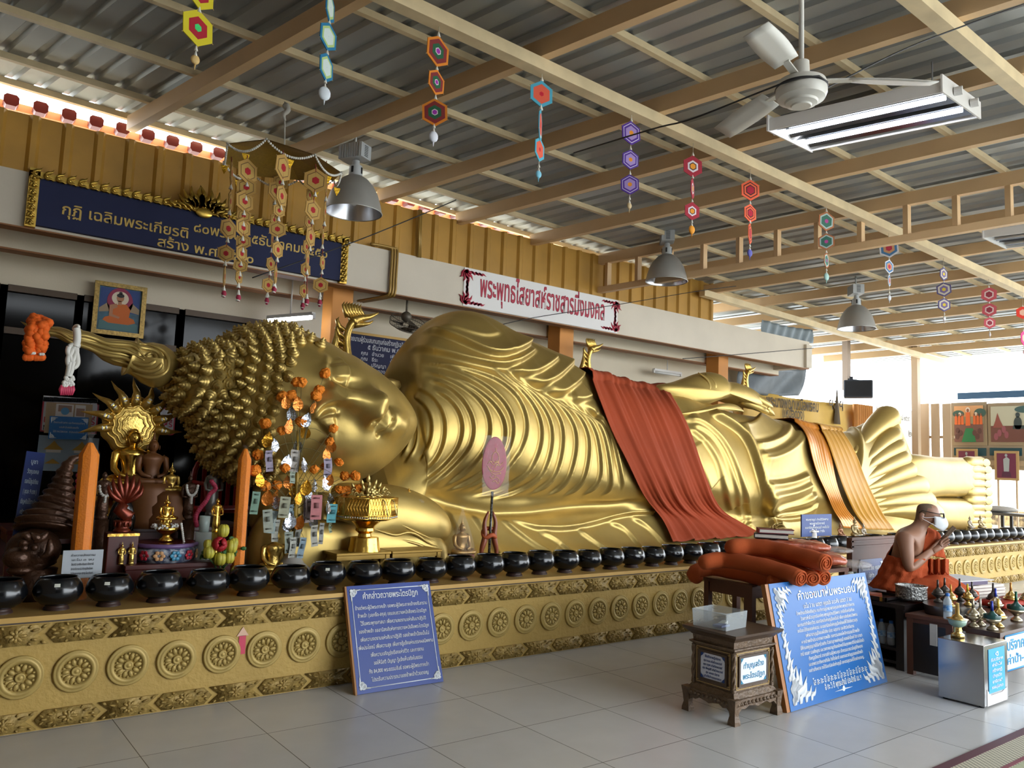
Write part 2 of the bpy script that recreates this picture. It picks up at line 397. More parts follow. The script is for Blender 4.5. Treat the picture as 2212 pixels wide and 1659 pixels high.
# ================================================================== reclining statue
M_gold = mat('gold_paint', (0.50, 0.355, 0.108), 0.42, metal=0.7, var=0.10, vscale=3.0, bump=0.10, bscale=9.0)
M_gold2 = mat('gold_leaf_trim', (0.62, 0.42, 0.11), 0.30, metal=0.9, var=0.2, vscale=20, bump=0.2, bscale=60)
PT = 0.566                                                 # top of the plinth
ST = thing('reclining_buddha_statue', 'giant gilded reclining Buddha statue lying along the plinth with folded robe', 'statue', (6.0, 5.9, PT))
def pts(s): return np.array([[float(a) for a in q.split(',')] for q in s.split()])
def zpts(s, sc_, ox, oy): p = pts(s); return np.stack([ox+p[:, 0]/sc_, oy+p[:, 1]/sc_], 1)
class Relief:
    """grid surface whose folds are raised and sunk along traced lines"""
    def __init__(s, V, front):
        s.V = V; s.sh = V.shape; a, b = V.shape[:2]
        du = np.gradient(V, axis=0); dv = np.gradient(V, axis=1)
        N = np.cross(du, dv); N /= np.maximum(np.linalg.norm(N, axis=2, keepdims=True), 1e-9)
        s.N = N; s.P = V.reshape(-1, 3); s.Nf = N.reshape(-1, 3); s.px = proj(s.P)
        s.front = front.reshape(-1); s.D = np.zeros(len(s.P))
        c = s.P[s.front].mean(0)
        s.sgn = 1.0 if (s.Nf[s.front] @ unit(CAM-c)).mean() > 0 else -1.0
        s.Nf = s.Nf*s.sgn
        s.fi = np.where(s.front & ((s.Nf*(CAM-s.P)).sum(1) > 0))[0]
    def on(s, q):
        out = []
        for x, y in q:
            d = ((s.px[s.fi]-(x, y))**2).sum(1); k = np.argpartition(d, 5)[:5]; w = 1/(d[k]+0.5)
            p = s.P[s.fi[k]]; q0 = s.P[s.fi[d.argmin()]]; near = np.linalg.norm(p-q0, axis=1) < 0.2
            out.append((p[near]*w[near, None]).sum(0)/w[near].sum())
        return np.array(out)
    def dist(s, q, reach, n=40):
        L = s.on(smoothline(q, n))
        for _ in range(8): L[1:-1] = (L[:-2]+2*L[1:-1]+L[2:])/4
        n = int(max(6, min(n, np.linalg.norm(np.diff(L, axis=0), axis=1).sum()/.03))); L = resample(L, n)
        for _ in range(2): L[1:-1] = (L[:-2]+2*L[1:-1]+L[2:])/4
        lo, hi = L.min(0)-reach, L.max(0)+reach
        idx = np.where(((s.P > lo) & (s.P < hi)).all(1) & s.front)[0]
        if not len(idx): return None
        P = s.P[idx]; best = np.full(len(idx), 1e9); T = np.zeros(len(idx)); sd = np.zeros(len(idx))
        for i in range(n-1):
            a, b = L[i], L[i+1]; ab = b-a; l2 = ab @ ab
            if l2 < 1e-12: continue
            t = np.clip(((P-a) @ ab)/l2, 0, 1); r = P-(a+t[:, None]*ab); d = np.linalg.norm(r, axis=1)
            m = d < best; best[m] = d[m]; T[m] = (i+t[m])/(n-1)
            sd[m] = np.sign((np.cross(ab, r[m])*s.Nf[idx[m]]).sum(1))
        k = best < reach
        return idx[k], best[k], T[k], sd[k]
    def fold(s, q, A=0.022, B=0.03, w=0.018, L=0.13, fade=(0.12, 0.12), flip=1, groove=0.9):
        r = s.dist(q, max(4*w, 2.6*L))
        if r is None: return
        idx, d, t, sd = r; x = d*sd*flip
        f = np.clip(t/max(fade[0], 1e-3), 0, 1)*np.clip((1-t)/max(fade[1], 1e-3), 0, 1); f = f*f*(3-2*f)
        h = A*np.exp(-(x/w)**2)-groove*A*np.exp(-((x-1.9*w)/(1.2*w))**2)+np.where(x < 0, B*np.exp(-np.abs(x/L)**1.5), B*np.exp(-(x/(w*1.2))**2))
        s.D[idx] += h*f
    def ridge(s, q, A=0.03, w=0.05, fade=(0.1, 0.1)):
        r = s.dist(q, 3*float(np.max(w)))
        if r is None: return
        idx, d, t, sd = r
        wv = np.interp(t, np.linspace(0, 1, len(np.atleast_1d(w))), np.atleast_1d(w)) if not np.isscalar(w) else w
        Av = np.interp(t, np.linspace(0, 1, len(A)), A) if not np.isscalar(A) else A
        f = np.clip(t/max(fade[0], 1e-3), 0, 1)*np.clip((1-t)/max(fade[1], 1e-3), 0, 1); f = f*f*(3-2*f)
        s.D[idx] += Av*np.exp(-(d/wv)**2)*f
    def bump(s, q, A, r):
        c = s.on([q])[0]; d = np.linalg.norm(s.P-c, axis=1); k = d < 3*r
        s.D[k] += A*np.exp(-(d[k]/r)**2)*s.front[k]
    def final(s): return (s.P+s.Nf*s.D[:, None]).reshape(s.sh)
# ---- torso, upper arm and legs as one loft
top = pts('800,960 830,925 856,880 868,835 872,790 880,760 895,735 920,705 950,682 985,672 1020,675 1055,692 1090,718 1130,735 1160,750 1200,775 1240,800 1270,808 1310,822 1360,835 1400,840 1432,839 1470,852 1515,874 1570,892 1640,902 1700,912 1730,922 1780,932 1830,932 1870,915 1905,896 1928,887 1942,892 1950,905')
TW = np.array([atY(x, y, 6.0) for x, y in top])
S = smoothline(TW[:, [0, 2]], 900); 
S = S[np.argsort(S[:, 0], kind='stable')]; S = S[np.r_[True, np.diff(S[:, 0]) > 1e-6]]
arcS = np.r_[0, np.cumsum(np.hypot(np.diff(S[:, 0]), np.diff(S[:, 1])))]
a76 = np.interp(7.6, S[:, 0], arcS)
Xs = np.interp(np.concatenate([np.linspace(0, a76, 520, endpoint=False), np.linspace(a76, arcS[-1], 240)]), arcS, S[:, 0])
zt_at = lambda X: np.interp(X, S[:, 0], S[:, 1])
def lerp(X, *kv): return np.interp(X, [k for k, _ in kv], [v for _, v in kv])
Vb = np.zeros((len(Xs), 290, 3))
for i, X in enumerate(Xs):
    zt = zt_at(X); h = zt-PT
    yb = lerp(X, (2.6, 5.45), (3.6, 5.12), (9, 5.12), (10.5, 5.2), (13, 5.2))
    yj = lerp(X, (2.6, 5.75), (3.4, 5.62), (4.6, 5.50), (8, 5.48), (10.5, 5.42), (13, 5.35))   # where skirt meets chest
    yf = lerp(X, (2.6, 5.75), (3.2, 5.55), (4.2, 5.34), (6, 5.30), (9, 5.30), (11, 5.38), (13, 5.45))
    yt = lerp(X, (2.6, 6.05), (4, 6.02), (9, 6.0), (13, 5.95))
    sk = lerp(X, (2.6, 0.25), (9, 0.22), (11, 0.12), (13, 0.1))
    tb = lerp(X, (10.2, 1.0), (12.6, 0.25))
    cp = np.array([[yb, PT], [yb+0.6*(yj-yb), PT+sk*0.55*h/1.6], [yj, PT+sk*h], [yf+0.02, PT+0.38*h], [yf+0.04, PT+0.58*h], [yf+0.16, PT+0.78*h], [yf+0.42*(yt-yf)+0.08, PT+0.945*h],
                   [yt, zt], [yt+0.32*tb, PT+0.93*h], [yt+0.62*tb, PT+0.62*h], [yt+0.7*tb, PT]])
    q = smoothline(cp, 400)
    kt = int(np.argmin(np.hypot(q[:, 0]-yt, q[:, 1]-zt)))
    yz = np.concatenate([resample(q[:kt+1], 250), resample(q[kt:], 41)[1:]])
    Vb[i, :, 0] = X; Vb[i, :, 1] = yz[:, 0]; Vb[i, :, 2] = yz[:, 1]
sx = np.clip((Xs-10.6)/(Xs[-1]-10.6), 0, 1)**1.6
def x_for_px(y, z, tx):
    lo, hi = np.full(y.shape, 8.0), np.full(y.shape, 15.0)
    for _ in range(40):
        m = (lo+hi)/2; k = proj(np.stack([m, y, z], -1))[..., 0] < tx(proj(np.stack([m, y, z], -1))[..., 1]); lo = np.where(k, m, lo); hi = np.where(k, hi, m)
    return lo
xe = x_for_px(Vb[-1, :, 1], Vb[-1, :, 2], lambda py: 1938+(py-905)*0.36)
Vb[:, :, 0] += sx[:, None]*(xe-Xs[-1])[None, :]
fr = np.zeros(Vb.shape[:2], bool); fr[:, :262] = True
R = Relief(Vb, fr)
T = lambda s_: zpts(s_, 4.424, 850, 660)
Z8 = lambda s_: zpts(s_, 2.602, 850, 650)
LG = lambda s_: zpts(s_, 4.148, 1380, 780)
FN = lambda s_: zpts(s_, 3.606, 1600, 800)
for q in ['200,860 270,900 340,990 375,1090 380,1200 360,1310 320,1410 250,1510',
          '60,860 150,930 215,1030 250,1140 255,1240 230,1350 180,1440 100,1530',
          '20,900 100,990 160,1100 175,1200 160,1300 120,1400 60,1470',
          '220,775 370,860 450,960 495,1060 505,1170 495,1290 460,1400 400,1500 300,1600',
          '360,800 450,830 550,900 630,1000 670,1110 670,1220 640,1340 570,1450 450,1570 270,1720',
          '300,700 450,740 580,810 680,910 745,1020 780,1130 780,1230 755,1330 700,1420 620,1500 500,1610 320,1740',
          '270,625 400,650 560,720 700,790 820,880 900,980 935,1090 940,1200 925,1300 880,1400 800,1500 650,1620 440,1760',
          '520,680 700,750 870,850 970,940 1050,1040 1085,1130 1085,1230 1070,1330 1020,1450 900,1570 740,1680 480,1790',
          '370,570 560,590 730,680 880,750 1000,850 1090,950 1150,1060 1165,1160 1150,1280 1110,1390 1040,1490 900,1620 600,1790',
          '200,565 400,570 650,600 850,650 1000,690 1100,760 1180,850 1250,950 1290,1070 1300,1180 1270,1300 1200,1420 1120,1510 960,1660 700,1810',
          '900,545 1040,660 1170,760 1270,850 1360,970 1420,1100 1435,1200 1420,1320 1390,1440 1310,1570 1180,1690 950,1800 720,1840',
          '1000,600 1140,690 1260,790 1380,900 1470,1020 1520,1140 1530,1250 1515,1360 1490,1480 1430,1600 1340,1700 1150,1800 900,1870',
          '1080,590 1200,690 1330,780 1450,880 1550,1000 1620,1120 1630,1250 1620,1370 1600,1490 1530,1650 1420,1750 1250,1830',
          '1400,800 1540,900 1640,1000 1710,1100 1750,1200 1755,1320 1740,1450 1680,1640 1590,1750 1430,1840',
          '1560,860 1680,950 1780,1060 1850,1180 1875,1300 1870,1450 1830,1640 1740,1760 1600,1840',
          '1640,880 1780,990 1870,1090 1930,1200 1960,1310 1980,1450 1985,1640 1900,1760 1780,1830',
          '1760,920 1880,1040 1970,1150 2020,1280 2050,1420 2080,1659 2060,1780 1960,1830',
          '1850,950 1980,1060 2060,1190 2110,1330 2145,1480 2180,1650 2190,1780']:
    R.fold(T(q), A=0.009, B=0.021, w=0.014, L=0.08, flip=-1, fade=(0.12, 0.14))
for q, a in [('440,240 560,240 700,270 840,295 940,285 1020,255', 0.4), ('270,245 400,270 560,310 690,370 830,440 950,480 1070,475 1180,430 1300,360', 1.5),
             ('130,420 300,430 500,460 700,520 850,545 1000,575 1120,570 1240,490 1360,420', 1.3), ('1060,600 1180,640 1300,650 1400,610 1480,560 1550,505', 1.1),
             ('1200,670 1380,745 1450,735 1550,680 1640,600 1700,555', 1.1), ('1400,800 1570,835 1650,800 1740,730 1815,650', 1.1), ('1700,890 1800,890 1890,860', .8)]:
    R.fold(T(q), A=0.005*a, B=0.05*a, w=0.022, L=0.15, flip=-1, fade=(0.2, 0.12))
R.ridge(T('980,600 1150,680 1380,790 1560,880 1830,1000 1990,1080'), A=-0.06, w=0.05, fade=(.25, .05))
for q, A_ in [('560,1185 700,1240 800,1275 950,1275 1100,1250 1220,1210 1350,1180 1460,1180', 1.3), ('590,1200 680,1280 800,1370 900,1430', 1), ('800,1290 900,1330 1010,1420', .8),
              ('1020,1270 1100,1330 1230,1420', .9), ('1190,1230 1300,1280 1400,1400', .9), ('1320,1200 1430,1270 1540,1390', .9), ('300,1150 350,1260 430,1430', .9), ('430,1165 500,1270 600,1430', .8)]:
    R.fold(Z8(q), A=0.006*A_, B=0.022*A_, w=0.022, L=0.12, flip=-1, fade=(.25, 0))
R.ridge(Z8('150,1085 350,1150 520,1185 650,1195 850,1180 1000,1160 1270,1150 1420,1120'), A=-0.05, w=0.05, fade=(.1, .1))
for q, A_, fl in [('390,515 520,540 640,620 740,720 810,840 870,980 910,1120 960,1250 1000,1400 980,1500', 1.3, -1), ('430,590 540,660 640,780 710,900 750,1060 790,1200 830,1330', 1.0, -1),
                  ('440,570 560,600 680,700 760,840 820,1000 880,1180 900,1330 940,1470', 0.9, -1), ('480,740 540,880 600,1020 640,1150', 0.7, -1),
                  ('620,470 720,520 850,590 940,680 1000,790 1040,900 1080,1040 1110,1170 1150,1320 1200,1520', 2.6, -1)]:
    R.fold(LG(q), A=0.005*A_, B=0.03*A_, w=0.028, L=0.15, flip=fl, fade=(0.08, 0.03))
for q, A_ in [('870,600 960,590 1050,550 1100,480', 1.5), ('1000,770 1130,745 1250,700 1320,640 1330,570', 1.5), ('1030,860 1180,840 1300,790 1400,710 1440,620', 1.2), ('1060,900 1190,880 1330,820 1440,730 1470,650', .9),
              ('1095,1110 1250,1105 1400,1075 1530,1020', 1.2), ('1120,1200 1280,1190 1420,1160 1550,1100', 1.1), ('1150,1285 1300,1275 1450,1250 1600,1190', 1.2), ('1170,1370 1330,1370 1480,1340 1620,1280', 1), ('1200,1480 1400,1460 1500,1430', 1)]:
    R.fold(LG(q), A=0.005*A_, B=0.04*A_, w=0.03, L=0.15, flip=1, fade=(0.1, 0.1))
R.fold(FN('830,450 890,480 920,560 925,680 900,800 870,900'), A=.015, B=.045, w=.04, L=.22, flip=-1, fade=(.05, .2))
Vf = R.final()
mb = MB(); mb.grid(Vf)
e0 = Vf[-1]; ec = e0.copy(); 
c0 = np.array([e0[:, 0].mean()-0.35, 5.9, 1.0])
for k_, (s1, s2) in enumerate([(0.97, 0.05), (0.88, 0.03), (0.3, -0.2)]):
    nx = c0+(e0-c0)*s1; nx[:, 0] = e0[:, 0]+(s2 if s1 > .5 else -.5); nx[:, 2] = np.maximum(nx[:, 2], PT)
    mb.grid(np.stack([ec, nx])); ec = nx
n0 = Vf[0]; mb.grid(np.stack([n0, n0.mean(0)+(n0-n0.mean(0))*0.3+(-0.12, 0, 0)]))
for q, r in [('890,640 960,560 1090,430 1225,340', .20), ('900,760 1010,670 1150,545 1300,465', .15), ('905,830 1060,700 1215,610 1365,545', .15), ('920,880 1100,770 1260,690 1420,635', .15),
             ('950,930 1130,860 1310,775 1475,745', .16), ('990,990 1180,930 1350,890 1535,900', .22), ('1040,1050 1230,1010 1430,1000 1640,1030', .22), ('1080,1110 1250,1080 1400,1075 1590,1095 1710,1125', .25)]:
    L = R.on(smoothline(FN(q), 14)); 
    for _ in range(4): L[1:-1] = (L[:-2]+2*L[1:-1]+L[2:])/4
    d_ = unit(L[-1]-L[-3]); L = np.concatenate([L, [L[-1]+d_*r*.45, L[-1]+d_*r*.75, L[-1]+d_*r*.9]])
    rr = np.r_[np.linspace(.03, r, 14), r*.85, r*.5, r*.1]
    L = L+np.array([.02, .10, -.02])*np.r_[np.linspace(.2, 1, 14), 1, 1, 1][:, None]
    L2 = smoothline(L, 40); r2 = np.interp(np.linspace(0, 1, 40), np.linspace(0, 1, 17), rr)
    mb.tube(L2, r2, 20)
body = mb.build('robed_body', M_gold, ST)
# ---------------------------------------------------------------- head, curls and flame
HZ = lambda s_: zpts(s_, 3.6867, 350, 650)
Yh = 5.80
def to_xz(q, y=Yh): return np.array([atY(a, b, y)[[0, 2]] for a, b in q])
def inflate_grid(out, c, depth, nr=120, na=260, yc=Yh, p=2.2, back=0.9):
    """closed shell around an outline: rows from the front pole over the rim to the back pole"""
    P = smoothline(out, na, True); c = np.asarray(c, float)
    ph = np.linspace(0, PI, nr); V = np.zeros((nr, na, 3))
    for i, a in enumerate(ph):
        rho = max(math.sin(a), 1e-3)**1.0; h = depth*(1-rho**p)**(1/p) if rho < 1 else 0
        if a > PI/2: h = -h*back
        V[i, :, 0] = c[0]+(P[:, 0]-c[0])*rho; V[i, :, 2] = c[1]+(P[:, 1]-c[1])*rho; V[i, :, 1] = yc-h
    return V
head_out = to_xz(HZ('490,350 600,265 720,235 850,225 980,245 1120,285 1240,340 1330,395 1430,440 1530,505 1620,560 1720,640 1810,730 1880,820 1930,910 1945,990 1920,1070 1870,1150 1790,1240 1690,1330 1560,1410 1380,1455 1200,1450 1000,1440 800,1440 640,1420 520,1370 420,1300 340,1210 290,1090 280,950 310,800 370,640 420,480'))
hc = to_xz(HZ('1080,830'))[0]
Vh = inflate_grid(head_out, hc, 0.66, nr=200, na=300, p=2.3)
frh = np.zeros(Vh.shape[:2], bool); frh[:120] = True
RH = Relief(Vh, frh)
RH.ridge(HZ('1275,660 1340,735 1430,785 1560,822 1680,850 1712,862'), A=[0.03, .06, .095, .13, .165, .12], w=[.06, .06, .065, .075, .10, .09], fade=(.15, .02))
RH.bump((350+1610/3.6867, 650+925/3.6867), 0.085, 0.055); RH.bump((350+1650/3.6867, 650+795/3.6867), 0.06, 0.055)
RH.ridge(HZ('1585,955 1625,945 1660,920'), A=-0.06, w=.022, fade=(.3, .3))
RH.fold(HZ('1330,420 1285,500 1275,580 1300,640 1360,700 1450,745 1560,770 1640,780'), A=0.012, B=0.035, w=.022, L=.10, flip=1, fade=(.2, .3))
RH.fold(HZ('1180,960 1185,900 1220,850 1290,800 1380,790 1500,810'), A=0.012, B=0.035, w=.022, L=.10, flip=-1, fade=(.2, .3))
RH.ridge(HZ('1370,500 1395,580 1410,660'), A=0.035, w=.11, fade=(.3, .3)); RH.fold(HZ('1390,440 1440,510 1458,590 1448,660 1425,725'), A=.006, B=.016, w=.014, L=.08, flip=1, fade=(.2, .2))
RH.ridge(HZ('1250,1000 1300,960 1380,940'), A=0.035, w=.11, fade=(.3, .3)); RH.fold(HZ('1205,960 1240,915 1300,893 1360,890 1420,900'), A=.006, B=.016, w=.014, L=.08, flip=-1, fade=(.2, .2))
RH.ridge(HZ('1738,800 1768,880 1752,970 1690,1060'), A=0.05, w=[.03, .055, .055, .025], fade=(.3, .3))
RH.ridge(HZ('1822,830 1828,910 1798,1000 1720,1068'), A=0.05, w=[.03, .06, .06, .025], fade=(.3, .3))
RH.ridge(HZ('1770,800 1795,890 1780,980 1688,1078'), A=-0.05, w=.013, fade=(.1, .1))
RH.bump((350+1880/3.6867, 650+985/3.6867), 0.07, 0.10)
RH.bump((350+1500/3.6867, 650+1120/3.6867), 0.05, 0.22); RH.bump((350+1600/3.6867, 650+640/3.6867), 0.03, 0.18)
Vhf = RH.final()
mb = MB(); mb.grid(Vhf, cv=True); headm = mb.build('head', M_gold, ST)
mb = MB(); ear = to_xz(HZ('1600,560 1720,610 1830,620 1890,640 1905,680 1880,715 1810,712 1750,690 1680,680'), 5.95)
mb.inflate(ear, (0, 5.95, 0), (1, 0, 0), (0, 0, 1), 0.07); mb.build('ear_lobe', M_gold, ST)
us_out = to_xz(HZ('500,340 420,360 330,370 240,395 165,440 130,520 115,610 80,690 85,760 120,830 190,900 260,930 350,900 440,860 520,800 560,640 550,450'), 5.8)
uc = us_out.mean(0)
Vu = inflate_grid(us_out, uc, 0.42, nr=70, na=120, p=2.2)
mb = MB(); mb.grid(Vu, cv=True); mb.build('crown_bump', M_gold, ST)
def curl(mb, p, n, r, h):
    a, b, d = frame_of(n)
    prof = [(.9, -0.1), (1.06, .06), (1.02, .22), (.74, .26), (.80, .36), (.74, .50), (.47, .53), (.53, .62), (.46, .76), (.22, .80), (.20, .96), (.03, 1.08)]
    mb.lathe(np.array(prof)*np.array([r, h]), 12, p, np.stack([a, b, d], 1))
hair_poly = HZ('1335,395 1150,300 1060,355 1030,480 1010,600 980,720 940,830 910,930 880,1050 840,1160 900,1260 930,1330 900,1480 200,1500 0,900 0,200 900,150')
def inside(q, poly):
    x, y = q[:, 0], q[:, 1]; c = np.zeros(len(q), bool); k = len(poly); j = k-1
    for i in range(k):
        xi, yi = poly[i]; xj, yj = poly[j]
        m = ((yi > y) != (yj > y)) & (x < (xj-xi)*(y-yi)/(yj-yi+1e-12)+xi); c ^= m; j = i
    return c
hair = MB(); r0 = 0.041; placed = []
for V, kind in ((Vhf, 0), (Vu, 1)):
    N = np.cross(np.gradient(V, axis=0), np.gradient(V, axis=1)); N /= np.maximum(np.linalg.norm(N, axis=2, keepdims=True), 1e-9)
    cc = V.reshape(-1, 3).mean(0)
    Nn = N.reshape(-1, 3); Pn = V.reshape(-1, 3)
    sg = np.sign(((Pn-cc)*Nn).sum(1).mean()); Nn = Nn*sg
    px_ = proj(Pn)
    if kind == 0: keep = inside(px_, hair_poly)
    else: keep = np.ones(len(Pn), bool)
    keep &= Pn[:, 1] < 6.15
    axis = unit(np.array([1.0, 0, -0.12])); 
    t = (Pn-np.array([hc[0], Yh, hc[1]])) @ axis
    rows = np.floor(t/0.072)
    ang = np.arctan2(Pn[:, 2]-hc[1], -(Pn[:, 1]-Yh)+0.0)
    for rr_ in np.unique(rows):
        tc = (rr_+0.5)*0.072
        idx = np.where(keep & (np.abs(t-tc) < 0.012))[0]
        if len(idx) < 3: continue
        o = idx[np.argsort(ang[idx])]; last = None
        for i in o:
            p = Pn[i]
            if last is not None and np.linalg.norm(p-last) < 0.073: continue
            if placed and np.min(np.linalg.norm(np.array(placed)-p, axis=1)) < 0.060: continue
            if kind == 0 and ((p-np.array([uc[0], 5.8, uc[1]]))**2/np.array([.26, .34, .34])**2).sum() < 0.8: continue
            curl(hair, p, Nn[i], r0, 0.064); placed.append(p); last = p
    cand = np.where(keep)[0]; RNG.shuffle(cand)
    for i in cand[:9000]:
        p = Pn[i]
        if np.min(((np.array(placed)-p)**2).sum(1)) < 0.064**2: continue
        if kind == 0 and ((p-np.array([uc[0], 5.8, uc[1]]))**2/np.array([.26, .34, .34])**2).sum() < 0.8: continue
        curl(hair, p, Nn[i], r0, 0.064); placed.append(p)
hair.build('hair_curls', M_gold, ST)
FZ = lambda s_: zpts(s_, 4.424, 0, 550)
Yf = 5.75
fl_out = to_xz(FZ('195,638 225,660 290,655 380,660 470,688 560,688 640,710 700,735 765,705 790,725 850,735 930,770 1010,798 1100,805 1200,818 1300,830 1305,785 1325,815 1370,845 1460,838 1560,860 1640,915 1695,990 1705,1060 1675,1150 1610,1230 1530,1275 1440,1268 1350,1225 1270,1160 1220,1135 1158,1160 1195,1115 1260,1098 1180,1075 1080,1055 980,1010 890,935 800,900 700,870 610,830 530,785 450,780 400,755 330,690 250,690'), Yf)
n_ = 150; Pf = resample(fl_out, n_, True)
Vfl = []
sp = to_xz(FZ('195,640 300,675 450,720 600,770 750,815 900,850 1050,920 1200,965 1350,990 1430,1000 1500,1010'), Yf); spn = smoothline(sp, 300)
near = np.array([spn[np.argmin(((spn-q)**2).sum(1))] for q in Pf])
for _ in range(8): near = (np.roll(near, 1, 0)+near*2+np.roll(near, -1, 0))/4
rows_ = []
half = np.linalg.norm(Pf-near, axis=1)
for _ in range(4): half = (np.roll(half, 1)+half*2+np.roll(half, -1))/4
for a in np.linspace(0.02, PI-0.02, 40):
    rho = math.sin(a); hh = math.cos(a)
    xz = near+(Pf-near)*rho
    rows_.append(np.stack([xz[:, 0], Yf-hh*np.minimum(half*0.9, .20), xz[:, 1]], 1))
Vfl = np.array(rows_)
RF = Relief(np.repeat(Vfl, 1, 0), np.vstack([np.ones((26, n_), bool), np.zeros((14, n_), bool)]))
mb = MB(); mb.grid(Vfl, cv=True)
for q in ['470,700 560,720 680,780 780,770 900,800 1020,850 1150,860 1280,880 1390,985', '470,760 600,770 700,850 800,870 920,920 1020,960 1180,980 1300,1040 1420,1060 1500,1010 1490,950 1430,935 1385,965 1400,1010 1440,1000',
          '450,730 580,740 700,815 800,820 950,870 1080,905 1200,920 1300,960 1380,1010', '1000,830 1130,835 1260,850 1340,890 1420,900 1510,930 1545,1000 1530,1080 1450,1120 1330,1100 1200,1040 1050,1000',
          '1330,850 1450,870 1560,920 1610,1000 1600,1100 1530,1160 1430,1175 1330,1150 1240,1110']:
    L = RF.on(smoothline(FZ(q), 46))
    for _ in range(3): L[1:-1] = (L[:-2]+2*L[1:-1]+L[2:])/4
    mb.tube(L, np.r_[np.linspace(.004, .016, 10), np.full(26, .016), np.linspace(.016, .004, 10)], 8)
mb.build('flame_finial', M_gold, ST)
# ---------------------------------------------------------------- arms, hand, feet, cushion
def inflate_px(name, q, Y, depth, m=M_gold, parent=ST, n=64, k=12, p=2.2, back=1.0):
    o2 = to_xz(smoothline(q, 90, True), Y); mb = MB(); mb.inflate(o2, (0, Y, 0), (1, 0, 0), (0, 0, 1), depth, n=n, k=k, p=p, back=back); return mb
mb = inflate_px('a', LG('150,230 300,190 420,150 520,112 590,100 650,105 700,132 735,180 820,190 900,215 980,250 1040,292 1090,345 1120,400 1090,440 1000,412 900,388 800,352 740,338 680,352 560,392 480,422 350,432 230,380'), 5.80, 0.22, n=90)
for q, r in [('600,98 640,170 635,260 590,350 530,400', .02), ('665,108 690,180 680,270 630,350', .02), ('735,175 748,240 735,300 715,345', .024)]:
    L = to_xz(smoothline(LG(q), 24), 5.6); L3 = np.stack([L[:, 0], np.full(24, 5.61)+0.10*(np.abs(np.linspace(-1, 1, 24))**2), L[:, 1]], 1); mb.tube(L3, np.r_[np.linspace(.006, r, 6), np.full(12, r), np.linspace(r, .006, 6)], 8)
mb.build('forearm', M_gold, ST)
mb = MB()
for q, r in [('960,270 1050,330 1110,370 1190,420', .052), ('980,330 1060,385 1130,425 1205,490', .046), ('940,340 1020,390 1100,430 1160,470', .045), ('1000,290 1080,350 1130,385 1175,405', .045)]:
    L = to_xz(smoothline(LG(q), 12), 5.68); mb.tube(np.stack([L[:, 0], np.linspace(5.72, 5.66, 12), L[:, 1]], 1), np.r_[np.linspace(r*1.25, r, 9), r*.85, r*.6, r*.1], 12)
mb.build('hand', M_gold, ST)
mb = MB(); mb.sphere(atY(1380+1165/4.148, 780+425/4.148, 5.60), (.03, .012, .024)); mb.build('fingernail', M_gold, ST)
inflate_px('b', LG('370,470 520,432 640,400 740,380 830,382 900,410 945,462 890,430 820,408 700,410 560,440 450,490'), 5.50, .05).build('robe_tip', M_gold, ST)
inflate_px('c', pts('700,1052 800,1045 850,1048 890,1060 925,1078 950,1100 964,1124 966,1146 955,1166 925,1176 840,1172 700,1170'), 5.48, 0.26, n=80, p=2.4).build('supporting_arm', M_gold, ST)
mb = inflate_px('d', pts('560,1010 620,990 700,1000 780,1040 800,1100 800,1190 560,1200'), 5.62, 0.26)
for i in range(4):
    mb.tube([atY(640+i*28, 1050+8*i, 5.40), atY(640+i*28, 1100+5*i, 5.36), atY(645+i*28, 1170, 5.38)], [.05, .055, .05], 12)
mb.build('supporting_hand', M_gold, ST)
mb = inflate_px('e', pts('560,1120 660,1118 800,1128 870,1140 930,1150 958,1172 962,1200 945,1235 560,1250'), 5.36, 0.14, n=80, p=3)
for q in ['800,1140 830,1150 855,1156 880,1150 900,1155 925,1172 945,1180', '780,1120 850,1128 900,1150 940,1168', '860,1165 900,1175 940,1192']:
    L = smoothline(pts(q), 20); mb.tube([atY(x, y, 5.235) for x, y in L], np.r_[np.linspace(.002, .012, 6), np.full(8, .012), np.linspace(.012, .002, 6)], 6)
mb.build('cushion', M_gold, ST)
for nm, q in (('foot', '1200,672 1500,675 1790,682 1830,700 1835,960 1800,985 1500,985 1200,985'), ('foot', '1200,985 1500,985 1790,992 1830,1010 1835,1215 1800,1235 1500,1240 1200,1240')):
    inflate_px('f', FN(q), 5.62, 0.27, n=90, p=3.5).build(nm, M_gold, ST)
toes = [718, 772, 828, 884, 944, 1010, 1066, 1120, 1168, 1208]
for i, ty in enumerate(toes):
    r = 0.10 if i not in (4, 5) else 0.115
    a = atY(1600+1740/3.606, 800+ty/3.606, 5.44); b = atY(1600+(1912 if i else 1895)/3.606, 800+ty/3.606, 5.46)
    t = np.linspace(0, 1, 10); L = a+(b-a)*t[:, None]
    mb = MB(); mb.tube(L, r*np.array([.6, .9, 1, .98, .95, .95, .98, .97, .8, .2]), 14); to = mb.build('toe', M_gold, ST)
    mb = MB(); c = a+(b-a)*0.8+np.array([0, -r*.94, 0]); mb.sphere(c, (.15, .007, r*.62), n=18, k=8); mb.build('toenail', M_gold, to)
